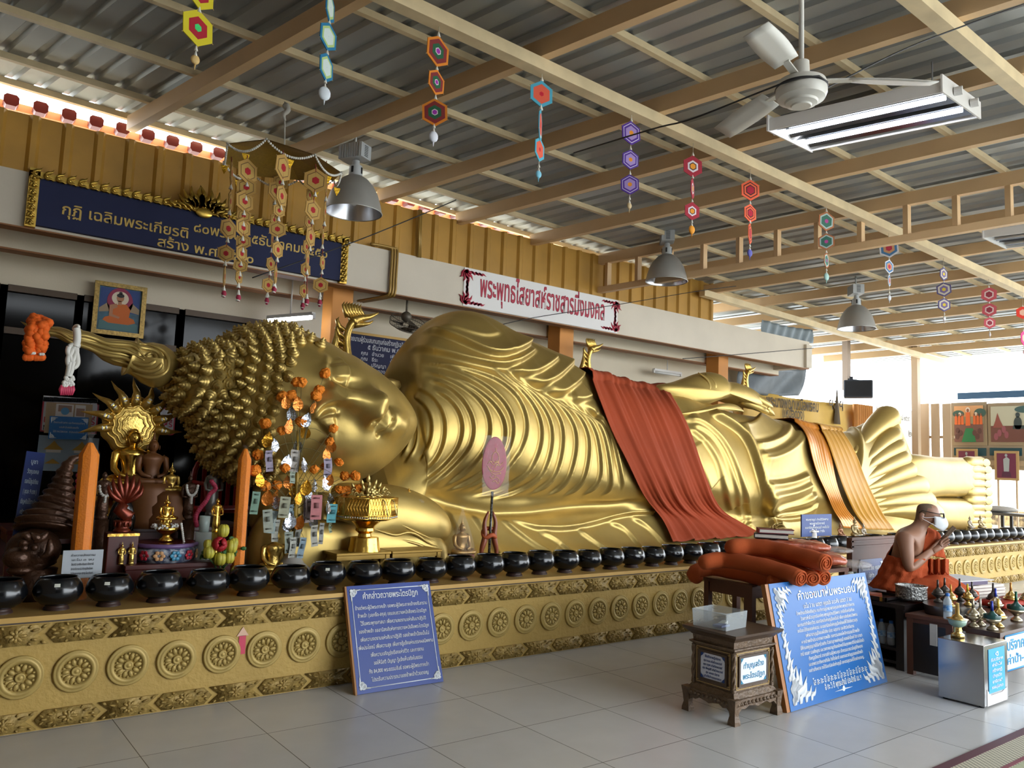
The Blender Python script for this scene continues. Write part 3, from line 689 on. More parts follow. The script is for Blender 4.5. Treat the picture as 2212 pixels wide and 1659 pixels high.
# ---------------------------------------------------------------- cloths laid over the statue
R2 = Relief(Vf, fr)
def drape(name, left, right, mtl, label, lift=0.035, amp=0.022, freq=7.0, over=0.5, seed=1, Yover=None, ns=70, nt=110, drift=.12):
    a, b = 14, 22
    l = smoothline(left, b); r = smoothline(right, b)
    G = np.zeros((b, a, 3))
    for i in range(b):
        G[i] = R2.on(l[i]+(r[i]-l[i])*np.linspace(0, 1, a)[:, None])
    for _ in range(3):
        G[1:-1] = (G[:-2]+2*G[1:-1]+G[2:])/4; G[:, 1:-1] = (G[:, :-2]+2*G[:, 1:-1]+G[:, 2:])/4
    G[:, :, 1] = np.minimum(G[:, :, 1], 6.2)
    back = G[0]+np.array([0, over, -0.10]); back2 = G[0]+np.array([0, over+.25, -0.6])
    G = np.concatenate([[back2], [back], G]); bb = len(G)
    H = np.stack([np.stack([np.interp(np.linspace(0, a-1, ns), np.arange(a), G[i, :, k]) for k in range(3)], -1) for i in range(bb)])
    H = np.stack([smoothline(H[:, j], nt) for j in range(ns)], 1)
    N = np.cross(np.gradient(H, axis=0), np.gradient(H, axis=1)); N /= np.maximum(np.linalg.norm(N, axis=2, keepdims=True), 1e-9)
    if (N[nt//2, ns//2] @ (CAM-H[nt//2, ns//2])) < 0: N = -N
    rs = np.random.RandomState(seed); s_ = np.linspace(0, 1, ns)[None, :]; t_ = np.linspace(0, 1, nt)[:, None]
    D = np.zeros((nt, ns))
    for k in range(5):
        f = freq*(0.6+0.45*k); ph = rs.rand()*6; dr = rs.randn()*drift*f*2
        w = np.sin(f*s_*PI+ph+dr*t_+.5*np.sin(3*t_+ph)); D += (1-np.abs(w))**1.5*amp*(0.9/(1+.5*k))*(0.5+0.5*np.sin(ph+2.5*t_))
    D += lift
    H = H+N*D[..., None]
    mb = MB(); mb.grid(H)
    o = mb.build(name, mtl); o.modifiers.new('th', 'SOLIDIFY').thickness = -0.006
    tag(o, label, 'cloth'); return o
M_robe = mat('saffron_cloth', '98390E', 0.85, var=0.10, vscale=2.0, bump=0.15, bscale=180)
drape('robe_cloth', pts('1262,806 1272,835 1290,880 1310,930 1345,1000 1385,1070 1420,1120 1445,1178'), pts('1432,838 1445,862 1470,905 1490,950 1510,1010 1540,1080 1580,1125 1640,1162'), M_robe,
      'long burnt orange cloth draped down over the statue between arm and hip', seed=4, freq=7, amp=.034)
M_gcloth = mat('gold_cloth', 'C08A2E', 0.55, var=0.08); M_satin = mat('orange_satin', 'D0812A', 0.32, metal=0.25, var=0.12)
drape('satin_cloth', FN('370,405 470,480 500,590 560,800 640,960 720,1120 770,1235'), FN('640,470 660,560 680,700 720,900 780,1040 860,1150 930,1250'), M_satin,
      'shiny orange satin cloth hanging over the legs, left of the yellow gold cloth', seed=2, freq=3.3, amp=.022, ns=40, nt=80, lift=.05)
drape('gold_cloth', FN('560,455 610,510 660,640 700,760 760,930 860,1110 930,1255'), FN('745,470 800,560 880,720 930,850 1000,990 1070,1120 1150,1258'), M_gcloth,
      'matt yellow gold cloth hanging over the legs beside the satin strip', seed=3, freq=3.6, amp=.02, ns=50, nt=80, lift=.07)
# ================================================================== plinth with medallions, carved bands, bowls
M_plinth = mat('gold_wall_paint', 'B5964F', 0.6, metal=0.15, var=0.08, vscale=2.5, bump=0.25, bscale=35)
M_carve = mat('gold_carving', '9C8144', 0.5, metal=0.25, var=0.25, vscale=25, bump=0.5, bscale=45)
M_medal = mat('gold_medallion', 'AE9452', 0.5, metal=0.25, var=0.12, vscale=12)
M_edge = mat('grey_edge', '5A5048', 0.8)
PY = 4.65
PL = thing('altar_plinth', 'long golden plinth with round medallions and carved bands under the statue', 'plinth', (6, PY, 0))
mb = MB(); mb.box((6.35, (PY+7.1)/2, 0.27), (15.7, 7.1-PY, 0.54)); mb.build('plinth_body', M_plinth, PL, smooth=False)
mb = MB(); mb.box((6.35, (PY+7.1)/2-0.012, 0.553), (15.74, 7.1-PY+0.03, 0.026)); mb.build('ledge', mat('gold_ledge', 'C09A55', 0.5, metal=0.2, var=0.06), PL, smooth=False)
mb = MB(); mb.box((6.35, PY-0.002, 0.534), (15.7, 0.006, 0.012)); mb.build('ledge_strip', M_edge, PL, smooth=False)  # thin dark grey strip directly below the ledge
def carved(mb, x, z, w, h, kind):
    y = PY
    a = w/2; b = h/2
    if kind == 0: poly = [(-a, 0), (-a*.72, b), (a*.72, b), (a, 0), (a*.72, -b), (-a*.72, -b)]
    else: poly = [(-a*.98, b), (a*.98, b), (a*.62, 0), (a*.98, -b), (-a*.98, -b), (-a*.62, 0)]
    mb.prism([(q[0], q[1]) for q in poly], (x, y, z), (1, 0, 0), (0, 0, 1), 0.012)
    def petal(cx, cz, ang, L, W):
        d = np.array([math.cos(ang), math.sin(ang)])
        c = np.array([x+cx+d[0]*L/2, y-0.013, z+cz+d[1]*L/2])
        mb.sphere(c, (L/2, .010, W/2), 7, 5, R=roty(-ang))
    for k in range(4): petal(0, 0, k*PI/2+(PI/4), h*.42, h*.2)
    for k in range(4): petal(0, 0, k*PI/2, h*(.36 if k % 2 else .55), h*.2)
    mb.sphere((x, y-0.016, z), (.014, .01, .014), 7, 5)
    for sx in (-1, 1):
        for (cx, cz, an, L) in ((.42, .20, .2, .4), (.42, -.20, -.2, .4), (.62, .0, 0, .38), (.36, .34, .9, .22), (.36, -.34, -.9, .22), (.72, .33 if kind else .12, .5, .3), (.72, -.33 if kind else -.12, -.5, .3)):
            if kind and abs(cx-.62) < .01: continue
            petal(sx*cx*a, cz*h, an if sx > 0 else PI-an, h*L, h*.15)
M_c = M_carve
protos = {}
def carve_copy(x, z, h, kind):
    key = (kind, h)
    if key not in protos:
        mb = MB(); carved(mb, 0, 0, 0.30, h, kind); V = np.concatenate(mb.v); mb.v = [V]
        o = mb.build('carved_panel', M_c, None); protos[key] = o
    else:
        o = protos[key].copy(); COL.objects.link(o)
    o.parent = PL; o.location = (x-6, -PY, z); return o
def band(z, h, x0):
    x = x0; k = 0
    while x < 14.0:
        carve_copy(x, z, h, k % 2); x += 0.283; k += 1
band(0.472, 0.098, 0.82-3*0.566); band(0.052, 0.088, 0.80-3*0.566)
def medallion():
    mb = MB(); R = rotx(PI/2)
    mb.lathe([(.105, 0), (.105, .010), (.100, .014), (.094, .010), (.088, .014), (.072, .016), (.070, .008), (.0, .006)], 40, (0, 0, 0), R)
    for k in range(10):
        a = k*2*PI/10; c = np.array([.047*math.cos(a), -.010, .047*math.sin(a)])
        mb.sphere(c, (.020, .008, .012), 8, 5, R=roty(-a))
        a2 = a+PI/10; mb.sphere((.060*math.cos(a2), -.010, .060*math.sin(a2)), (.009, .007, .007), 6, 4)
    mb.lathe([(.024, 0), (.024, .016), (.018, .020), (.014, .015), (.008, .022), (.0, .024)], 20, (0, 0, 0), R)
    return mb
md0 = medallion().build('medallion', M_medal)
mx = 0.572-0.2465*4; k = 0
while mx < 13.5:
    o = md0 if k == 0 else md0.copy()
    if k: COL.objects.link(o)
    o.parent = PL; o.location = (mx-6, -0.002, 0.27); mx += 0.2465; k += 1
mb = MB(); mb.box(atY(524, 1343, PY)+(0, -0.002, 0), (0.095, 0.006, 0.010)); mb.build('coin_slot', mat('black_slot', '111111', 0.9), PL, smooth=False)
c = atY(523, 1384, PY)
mb = MB(); mb.prism([(-.020, -.075), (.020, -.075), (.020, .03), (-.020, .03)], c+(0, -0.003, 0), (1, 0, 0), (0, 0, 1), 0.002)
ar = mb.build('paper_arrow', mat('pink_paper', 'D5526A', 0.8, var=.08), smooth=False); tag(ar, 'pink paper arrow pointing up at the coin slot on the plinth', 'paper arrow')
mb = MB(); mb.prism([(-.035, .028), (.035, .028), (0, .08)], c+(0, -0.003, 0), (1, 0, 0), (0, 0, 1), 0.002); mb.build('arrow_head', mat('pale_paper', 'E0B9A0', 0.8), ar, smooth=False)
# ---- black alms bowls in a row
M_bowl = mat('black_lacquer', '0C0E12', 0.22, spec=0.5, coat=0.25, bump=0.02, bscale=30)
M_stand = mat('brown_stand', '3A241C', 0.5)
def bowl_mesh():
    b = MB(); b.lathe([(.0, .020), (.040, .020), (.072, .030), (.100, .052), (.117, .082), (.119, .102), (.112, .130), (.099, .154), (.090, .168), (.086, .168), (.095, .152), (.107, .128), (.112, .102), (.10, .07), (.07, .045), (.0, .038)], 40)
    s_ = MB(); s_.lathe([(.062, 0), (.058, .012), (.050, .018), (.058, .030), (.072, .038), (.066, .040), (.050, .028), (.045, .0)], 28)
    return b, s_
bm_, sm_ = bowl_mesh()
bowl0 = thing('alms_bowl', '', 'alms bowl', (0, 0, 0)); bm_.build('bowl', M_bowl, bowl0); sm_.build('stand', M_stand, bowl0)
ORD = 'first second third fourth fifth sixth seventh eighth ninth tenth eleventh twelfth thirteenth fourteenth fifteenth sixteenth seventeenth eighteenth nineteenth twentieth'.split()
def ordinal(n):
    if n <= 20: return ORD[n-1]
    t = {2: 'twenty', 3: 'thirty', 4: 'forty', 5: 'fifty'}[n//10]
    if n % 10 == 0: return {2: 'twentieth', 3: 'thirtieth', 4: 'fortieth', 5: 'fiftieth'}[n//10]
    return t+'-'+ORD[n % 10-1]
special = {2: 'black alms bowl with white price sticker, in front of the glossy white card', 3: 'black alms bowl with a small white sticker, just right of the glossy white card'}
bx = 0.725-0.2535; n = 1
stick_m = mat('white_sticker', 'D8D8CC', 0.6)
while bx < 13.6:
    r = bowl0 if n == 1 else copy_tree(bowl0)
    r.location = (bx+random.uniform(-.008, .008), 4.785+random.uniform(-.006, .006), PT+0.0005); s_ = random.uniform(.97, 1.04); r.rotation_euler = (0, 0, random.uniform(0, 6))
    r.scale = (s_, s_, random.uniform(.94, 1.06))
    lab = special.get(n, 'black lacquer alms bowl, %s from the left end of the row' % ordinal(n))
    tag(r, lab, 'alms bowl', 'black alms bowls along the plinth edge')
    if n in (2, 3, 8, 16, 19, 40):
        mb = MB(); a = {2: -1.75, 3: -1.9, 8: -2.0, 16: -1.2, 19: -1.7, 40: -2.2}[n]
        q = []
        for da in np.linspace(-.12, .12, 5):
            q.append([[.1135*math.cos(a+da), .1135*math.sin(a+da), .130], [.106*math.cos(a+da), .106*math.sin(a+da), .146]])
        mb.grid(np.array(q)); r.rotation_euler = (0, 0, 0); so = mb.build('sticker', stick_m, r, local=True)
    bx += 0.2535; n += 1
NB = n-1
# ================================================================== figures and offerings behind the bowls
M_shiny = mat('bright_gold', (0.75, 0.46, 0.09), 0.22, metal=1.0, bump=0.08, bscale=40)
M_bronze = mat('brown_bronze', '4A3020', 0.38, metal=0.5, var=0.25, vscale=10, bump=0.35, bscale=40)
M_brownst = mat('brown_figure', '6E4320', 0.5, metal=0.2, var=0.15)
M_blackst = mat('black_figure', '08080A', 0.2, spec=0.6)
M_redgold = mat('red_gold_figure', '6A2A18', 0.3, metal=0.6, var=0.3, vscale=30)
M_white = mat('white_plastic', 'E4E4E0', 0.45); M_pearl = mat('white_beads', 'DCDAD2', 0.5)
M_pink = mat('pink_beads', 'C83E5E', 0.5); M_green = mat('leaf_green', '2F5A26', 0.6, var=.2)
M_maroon = mat('dark_red_wood', '4A1712', 0.35, var=.15); M_orange = mat('marigold', 'E88418', 0.75, var=0.12, vscale=30)
M_orange2 = mat('orange_marigold', 'E0600E', 0.8, var=0.15, vscale=40)
M_clear = mat('clear_film', 'F4F4F2', 0.12, alpha=0.07, spec=0.9); M_red = mat('red_plastic', '9E1414', 0.35)
def seated(mb, s=1.0, c=(0, 0, 0), m=0, spire=True, a=0.0):
    """cross-legged figure, 1 m from seat to crown"""
    R = rotz(a); c = np.asarray(c, float)
    P = lambda x, y, z: c+R @ np.array([x, y, z])*s
    for sx in (-1, 1):
        mb.tube([P(.10*sx, .06, .10), P(.30*sx, -.06, .10), P(.42*sx, -.16, .085), P(.30*sx, -.28, .075), P(.02*sx, -.30, .07), P(-.16*sx, -.24, .07)], np.array([.12, .115, .09, .075, .065, .03])*s, 12, m)
        mb.tube([P(.20*sx, .02, .60), P(.265*sx, .01, .55), P(.285*sx, -.01, .42), P(.285*sx, -.06, .30), P(.22*sx, -.16, .21), P(.06*sx, -.25, .17)], np.array([.06, .075, .062, .058, .048, .036])*s, 10, m)
        mb.sphere(P(.125*sx, .0, .80), np.array([.015, .03, .055])*s, 8, 6, R=R, m=m)
    T = [(.0, .02), (.22, .05), (.20, .16), (.155, .30), (.185, .42), (.235, .53), (.235, .60), (.13, .655), (.07, .68), (.065, .73)]
    mb.lathe(np.array(T)*s, 20, c, R, m, sx=1.0, sy=.66)
    mb.sphere(P(0, -.01, .83), np.array([.105, .115, .13])*s, 16, 12, R=R, m=m)
    mb.sphere(P(0, -.125, .82), np.array([.018, .022, .035])*s, 8, 6, R=R, m=m)
    mb.sphere(P(0, .0, .945), np.array([.06, .06, .05])*s, 12, 8, R=R, m=m)
    if spire: mb.lathe(np.array([(.035, .97), (.028, 1.02), (.012, 1.08), (.002, 1.16)])*s, 10, c, R, m)
def standing(mb, s=1.0, c=(0, 0, 0), m=0, spire=False, a=0.0, robe=True):
    """standing robed figure, 1 m tall"""
    R = rotz(a); c = np.asarray(c, float); P = lambda x, y, z: c+R @ np.array([x, y, z])*s
    mb.lathe(np.array([(.0, .0), (.13, .0), (.125, .06), (.105, .10), (.125, .12), (.115, .30), (.105, .48), (.10, .58), (.135, .72), (.14, .78), (.07, .82), (.035, .84), (.034, .87)])*s, 18, c, R, m, sx=1, sy=.62)
    mb.sphere(P(0, -.01, .915), np.array([.052, .058, .068])*s, 14, 10, R=R, m=m); mb.sphere(P(0, .0, .975), np.array([.026, .026, .022])*s, 8, 6, R=R, m=m)
    for sx in (-1, 1): mb.tube([P(.125*sx, 0, .76), P(.16*sx, -.01, .62), P(.15*sx, -.06, .52), P(.05*sx, -.11, .50)], np.array([.034, .032, .026, .02])*s, 8, m)
    if spire: mb.lathe(np.array([(.02, .99), (.014, 1.03), (.003, 1.10)])*s, 8, c, R, m)
def lotus_base(mb, c, r, h, m=0, n=12):
    c = np.asarray(c, float)
    mb.lathe([(0, 0), (r*1.02, 0), (r*.95, h*.18), (r*.78, h*.3), (r*.74, h*.45), (r*.9, h*.75), (r, h), (0, h)], 24, c, None, m)
    for k in range(n):
        a = k*2*PI/n; mb.sphere(c+np.array([r*.93*math.cos(a), r*.93*math.sin(a), h*.72]), (r*.10, r*.2, h*.3), 8, 6, R=rotz(a), m=m)
def put(mb, name, m, label, cat, group=None, **k): o = mb.build(name, m, **k); return tag(o, label, cat, group)
def beads(mb, L, r, m=0, n=6):
    for p in L: mb.sphere(p, r, n, max(4, n-2), m=m)
GZ = lambda x, y, Y: atY(x/4.1475, 850+y/4.1475, Y)         # left altar measured on an enlarged view
GY = lambda x, y, Y: atY(350+x/4.1475, 850+y/4.1475, Y)
def table(name, x0, x1, y0, y1, ztop, m, label, z0=PT, leg=.045, th=.03, apron=.06):
    t = thing(name, label, 'table', ((x0+x1)/2, (y0+y1)/2, z0))
    mb = MB(); mb.box(((x0+x1)/2, (y0+y1)/2, ztop-th/2), (x1-x0, y1-y0, th)); mb.build('tabletop', m, t, smooth=False, bevel=.005)
    mb = MB(); mb.box(((x0+x1)/2, (y0+y1)/2, ztop-th-apron/2), (x1-x0-.03, y1-y0-.03, apron)); mb.build('apron', m, t, smooth=False)
    for a in (x0+leg/2+.008, x1-leg/2-.008):
        for b in (y0+leg/2+.008, y1-leg/2-.008):
            mb = MB(); mb.box((a, b, (z0+ztop-th)/2), (leg, leg, ztop-th-z0)); mb.build('leg', m, t, smooth=False)
    return t
table('altar_table', 0.55, 2.02, 5.62, 6.15, 0.90, M_maroon, 'dark red wooden altar table carrying the small statues at the left')
table('offering_table', 1.10, 1.72, 5.06, 5.40, 0.735, M_maroon, 'low dark red table under the painted round tray')
c = GZ(1170, 800, 5.85); base = np.array([c[0], 5.85, 0.90])
nb = thing('naga_buddha', 'gold seated Buddha under a hood of nine naga heads', 'statue', base)
h0 = c[2]-0.90
mb = MB(); lotus_base(mb, base, .21, h0-.02); mb.build('pedestal', M_shiny, nb)
mb = MB(); seated(mb, .40, base+(0, 0, h0-.03), spire=False); mb.build('figure', M_shiny, nb)
hoodc = base+np.array([0, .09, h0+.39])
mb = MB(); mb.inflate([(.20*math.cos(a)*(1+.05*math.cos(9*a)), .20*math.sin(a)*(1+.05*math.cos(9*a))) for a in np.linspace(0, 2*PI, 60, endpoint=False)], hoodc, (1, 0, 0), (0, 0, 1), .05); 
for r_ in (.07, .10, .13, .16): mb.tube([hoodc+np.array([r_*math.cos(t)*(1+.06*math.cos(9*t)), -.052*(1-(r_/.2)**2.0)**.5, r_*math.sin(t)*(1+.06*math.cos(9*t))]) for t in np.linspace(0, 2*PI, 73)], .007, 6)
mb.build('hood', M_gold2, nb)
for k in range(9):
    a = math.radians(-8+k*24.5); d = np.array([math.cos(a), 0, math.sin(a)])
    mb = MB(); t = np.array([-d[2], 0, d[0]])
    mb.tube([hoodc+d*.12, hoodc+d*.17+(0, -.03, 0), hoodc+d*.20+(0, -.05, 0), hoodc+d*.23+(0, -.045, 0), hoodc+d*.28+t*.01, hoodc+d*.335+t*.02], [.034, .034, .030, .022, .012, .001], 10)
    nh = mb.build('naga_head', M_gold2, nb)
    mb = MB()
    for s_ in (-1, 1): mb.sphere(hoodc+d*(.19+.012*s_)+(0, -.082, 0), (.014, .006, .006), 8, 5, R=np.stack([t, (0, 1, 0), d], 1))
    mb.build('mouth', M_white, nh)
c = GZ(1350, 800, 5.72); b = np.array([c[0], 5.72, .90]); o = thing('seated_figure', 'brown seated Buddha figure on a tall brown mound right of the naga Buddha', 'statue', b)
mb = MB(); mb.lathe([(0, 0), (.20, 0), (.185, .05), (.165, .1), (.17, c[2]-.90-.05), (.16, c[2]-.90), (0, c[2]-.90)], 20, b); mb.build('mound', M_brownst, o)
mb = MB(); seated(mb, .31, b+(0, 0, c[2]-.91), spire=True); mb.build('figure', M_brownst, o)
c = GZ(1490, 800, 5.66); b = np.array([c[0]+.02, 5.62, .90]); o = thing('spired_figure', 'small gold-faced Buddha with pointed crown on a coiled brown mound', 'statue', b)
mb = MB(); mb.lathe([(0, 0), (.17, 0), (.16, .06), (.135, .09), (.14, .14), (.115, .17), (.12, .21), (.09, .24), (0, .25)], 20, b); mb.build('coiled_mound', M_brownst, o)
mb = MB(); seated(mb, .165, b+(0, 0, .24)); mb.build('figure', M_gold2, o)
c = GZ(1115, 1080, 5.45); b = np.array([c[0], 5.50, PT]); o = thing('black_naga_figure', 'glossy black hooded figure behind the red and gold naga', 'statue', b)
mb = MB(); mb.lathe([(0, 0), (.085, 0), (.08, .12), (.06, .22), (.065, .3), (.0, .31)], 16, b); mb.build('pedestal', M_blackst, o)
mb = MB(); mb.inflate([(-.07, 0), (-.085, .10), (-.06, .19), (0, .28), (.06, .19), (.085, .10), (.07, 0)], b+(0, .02, .30), (1, 0, 0), (0, 0, 1), .035); mb.build('hood', M_blackst, o)
mb = MB(); seated(mb, .17, b+(0, -.03, .30)); mb.build('figure', M_blackst, o)
c = GZ(1090, 1240, 5.2); b = np.array([c[0], 5.20, PT]); top_ = c[2]
o = thing('red_naga_figure', 'small red and gold many-headed naga on a gilt-edged stand', 'statue', b)
mb = MB(); mb.box(b+(0, 0, (top_-PT)/2), (.17, .12, top_-PT)); mb.build('stand', M_maroon, o, smooth=False, bevel=.006)
mb = MB(); mb.box(b+(0, -.062, top_-PT-.012), (.176, .006, .016)); mb.build('gilt_edge', M_shiny, o, smooth=False)
mb = MB(); q = b+(0, 0, top_-PT); lotus_base(mb, q, .05, .07, n=9); mb.tube([q+(0, 0, .07), q+(.02, 0, .10), q+(-.02, 0, .13), q+(0, 0, .17)], [.04, .045, .04, .03], 10); mb.build('coils', M_redgold, o)
for k in range(7):
    a = math.radians(20+k*140/6); d = np.array([math.cos(a), 0, math.sin(a)]); e = q+(0, 0, .17)
    mb = MB(); mb.tube([e, e+d*.05+(0, -.012, .01), e+d*.085+(0, -.02, .025), e+d*.10+(0, -.01, .055), e+d*.10+(0, 0, .085)], [.012, .017, .016, .010, .001], 8); mb.build('naga_head', M_redgold, o)
c = GZ(1490, 1330, 5.22); tz = 0.735
b = np.array([c[0], 5.23, tz]); o = thing('painted_tray', 'white round offering tray painted with flowers, purple rim and dark red top', 'tray', b)
mb = MB(); mb.lathe([(.15, .0), (.17, .015), (.185, .05), (.178, .08), (.17, .088)], 36, b); mb.build('rim_wall', mat('painted_white', 'B9BEC4', 0.35, dark='46506A', dscale=26, damt=.1), o)
mb = MB(); mb.lathe([(.168, .088), (.19, .092), (.19, .112), (.175, .115)], 36, b); mb.build('rim', mat('purple_paint', '6E5484', 0.4), o)
mb = MB(); mb.lathe([(.0, .112), (.175, .114)], 36, b); mb.build('top', mat('dark_red_lacquer', '5A1018', 0.25), o)
for k, cc in enumerate(('B8263A', 'D9A878', '3C88A8', 'B8263A', 'D9A878')):
    a = -PI/2+(-.62+k*.5)-.3; mb = MB(); e = b+np.array([.186*math.cos(a), .186*math.sin(a), .047])
    for j in range(6): mb.sphere(e+rotz(a) @ np.array([0, .022*math.cos(j*PI/3), .020*math.sin(j*PI/3)]), (.004, .014, .012), 8, 5, R=rotz(a))
    mb.build('painted_flower', mat('flower_'+cc, cc, 0.4), o)
zt_ = tz+.115
b = np.array([c[0], 5.23, zt_]); o = thing('footed_bowl', 'small gold footed bowl on the painted tray', 'bowl', b)
mb = MB(); mb.lathe([(.0, 0), (.045, 0), (.042, .015), (.025, .03), (.024, .045), (.055, .06), (.068, .085), (.062, .088), (0, .085)], 24, b); o = mb.build('bowl', M_shiny, o)
b = np.array([c[0]-.01, 5.23, zt_+.088]); mb = MB(); lotus_base(mb, b, .035, .05, n=9); seated(mb, .13, b+(0, 0, .045)); put(mb, 'tiny_buddha', M_shiny, 'tiny gold Buddha sitting in the footed bowl on the painted tray', 'statue')
mb = MB()
for k in range(60):
    a = random.uniform(0, 2*PI); r_ = random.uniform(.05, .085); mb.sphere(b+np.array([r_*math.cos(a), r_*math.sin(a), random.uniform(-.005, .015)]), .008, 5, 4)
o = put(mb, 'jasmine_ring', M_pearl, 'white jasmine garland piled round the tiny gold Buddha', 'garland'); 
mb = MB(); g = b+np.array([.085, -.03, .02]); beads(mb, [g+(0.002*i, -.002*i, -.012*i) for i in range(14)], .009)
mb.build('garland_tail', M_pearl, o)
c = GZ(1320, 1250, 5.35); b = np.array([c[0], 5.33, PT]); o = thing('pink_lotus', 'pink artificial lotus flower beside the red naga', 'flower', b)
mb = MB(); mb.cyl(b, b+(0, 0, .2), .02, .015); mb.build('stem', M_green, o)
mb = MB()
for ring, (r_, tilt, n_) in enumerate(((.03, .25, 6), (.055, .6, 9), (.08, 1.0, 11))):
    for k in range(n_):
        a = k*2*PI/n_+ring*.3; d = np.array([math.cos(a)*math.sin(tilt), math.sin(a)*math.sin(tilt), math.cos(tilt)])
        mb.tube([b+(0, 0, .20)+d*t for t in (0, .03, .06, .085)], [.008, .022, .018, .002], 8, flat=.35)
mb.build('petals', mat('pink_petal', 'B8607E', 0.6, var=.2), o)
def stand_fig(name, x, y0, y1, Y, m, label, spire=False, ped=True, G=GY):
    a_, b_ = G(x, y1, Y), G(x, y0, Y); z0 = a_[2]; h = b_[2]-z0
    base = np.array([a_[0], Y, PT]); o = thing(name, label, 'statue', base)
    if z0-PT > .02:
        mb = MB(); mb.lathe([(0, 0), (h*.2, 0), (h*.19, (z0-PT)*.3), (h*.15, (z0-PT)*.5), (h*.16, z0-PT), (0, z0-PT)], 16, base); mb.build('pedestal', m, o)
    mb = MB(); standing(mb, h/(1.1 if spire else 1.0), base+(0, 0, z0-PT), spire=spire); mb.build('figure', m, o); return o, base+(0, 0, z0-PT), h
o, b, h = stand_fig('standing_monk_figure', 225, 690, 1130, 5.5, M_bronze, 'dark bronze standing figure wearing a white flower garland', True)
mb = MB(); beads(mb, [b+np.array([.11*h*math.cos(t), -.12*h-.02, h*(.72+.16*math.sin(t)*1.4)]) for t in np.linspace(PI*1.03, PI*1.97, 16)], .010); beads(mb, [b+(0, -.13*h-.02, h*(.50-.03*k)) for k in range(6)], .010)
put(mb, 'flower_garland', M_pearl, 'white garland round the neck of the dark bronze standing figure', 'garland')
o, b, h = stand_fig('brown_standing_figure', 905, 700, 1130, 5.5, M_bronze, 'brown standing figure behind the thick orange candle at left', False, G=GZ)
mb = MB(); beads(mb, [b+np.array([.12*h*math.cos(t), -.12*h-.02, h*(.72+.22*math.sin(t)*1.0)]) for t in np.linspace(PI*1.03, PI*1.97, 12)], .011); beads(mb, [b+(0, -.13*h-.02, h*(.48-.03*k)) for k in range(4)], .011)
put(mb, 'flower_garland', M_pearl, 'white garland on the brown standing figure behind the left candle', 'garland')
stand_fig('gold_standing_figure', 480, 940, 1240, 5.2, M_shiny, 'small shiny gold standing figure near the yellow and red flowers')
o, b, h = stand_fig('silver_standing_figure', 440, 640, 1100, 5.9, mat('silver_grey', '8E8A84', 0.35, metal=.6, var=.2), 'tall silver grey standing figure behind the pink bead garland')
mb = MB(); L = smoothline([GY(x, y, 5.35) for x, y in ((445, 790), (480, 850), (430, 900), (390, 970), (340, 1030), (300, 1110), (310, 1180))], 26); beads(mb, L, .016, n=8)
put(mb, 'pink_bead_string', M_pink, 'long string of pink beads hanging across the dark statues', 'garland')
mb = MB(); beads(mb, [GZ(x, y, 5.3) for x, y in ((705, 735), (700, 785), (698, 835), (705, 885), (690, 950), (700, 1000), (690, 1070), (620, 1110))], .017, n=8)
put(mb, 'pink_bead_garland', M_pink, 'pink beads hanging behind the thick orange candle at left', 'garland')
b = GY(375, 1240, 5.2); b = np.array([b[0], 5.2, PT]); mb = MB(); z_ = GY(375, 1240, 5.2)[2]-PT
mb.lathe([(0, z_), (.03, z_), (.034, z_+.10), (.031, z_+.10), (.028, z_+.01), (0, z_+.01)], 18, b); mb.lathe([(0, 0), (.05, 0), (.05, z_), (0, z_)], 18, b)
put(mb, 'water_glass', mat('pale_glass', 'C4D2CC', 0.1, alpha=0.5), 'small glass of water beside the gold standing figure', 'glass')
def candle(x, ytop, ysh, ytip, Y, wpx, label):
    p = atY(x, ysh, Y); r = wpx/2*np.linalg.norm(p-CAM)/FPX; b = np.array([p[0], Y, PT]); h = p[2]-PT; o = thing('candle', label, 'candle', b, 'thick orange candles')
    tip = atY(x+2, ytip, Y)[2]-PT; tw = atY(x+2, ytop, Y)[2]-PT
    mb = MB(); mb.lathe([(0, 0), (r*.98, 0), (r, .05), (r*.98, h*.6), (r, h), (r*.3, tip), (0, tip+.005)], 8, b); mb.build('wax', mat('orange_wax', 'E07C04', 0.5, spec=.2, var=.06, bump=.3, bscale=90), o, smooth=30)
    mb = MB(); mb.lathe([(r*1.06, .0), (r*1.06, h*1.01), (r*.34, tip), (r*.16, tip+(tw-tip)*.4), (r*.5, tw)], 20, b); mb.build('film', mat('thin_film', 'F4F4F2', 0.15, alpha=0.03, spec=0.9), o); return o
candle(193, 935, 982, 957, 5.05, 35, 'thick orange candle at left, behind the glossy white card')
candle(529, 962, 993, 970, 5.08, 27, 'thick orange candle beside the money tree')
b = GZ(330, 1560, 5.15); b = np.array([b[0], 5.18, PT]); o = thing('bronze_creature', 'dark bronze horned guardian head carrying a tall ringed stupa', 'statue', b)
st = [GZ(430, 1240, 5.25), GZ(470, 1080, 5.28), GZ(510, 960, 5.3), GZ(545, 850, 5.32), GZ(575, 720, 5.33), GZ(610, 640, 5.33), GZ(660, 585, 5.33), GZ(735, 560, 5.33)]
L = smoothline(st, 46); rr = np.interp(np.linspace(0, 1, 46), [0, .1, .2, .3, .42, .55, .7, .85, 1], [.17, .165, .13, .10, .085, .065, .045, .028, .012]); rr *= 1+.09*np.sign(np.sin(np.arange(46)*1.6))
mb = MB(); mb.tube(L, rr, 22); mb.build('stupa', M_bronze, o)
mb = MB(); hc_ = GZ(300, 1400, 5.2); mb.sphere(hc_, (.14, .13, .12), 20, 14); mb.sphere(hc_+(-.08, -.08, -.03), (.075, .07, .06), 14, 10); mb.sphere(hc_+(-.06, -.07, -.10), (.07, .06, .03), 12, 8); mb.lathe([(0, 0), (.15, 0), (.13, .06), (.10, .1), (.11, .16), (0, .17)], 20, b)
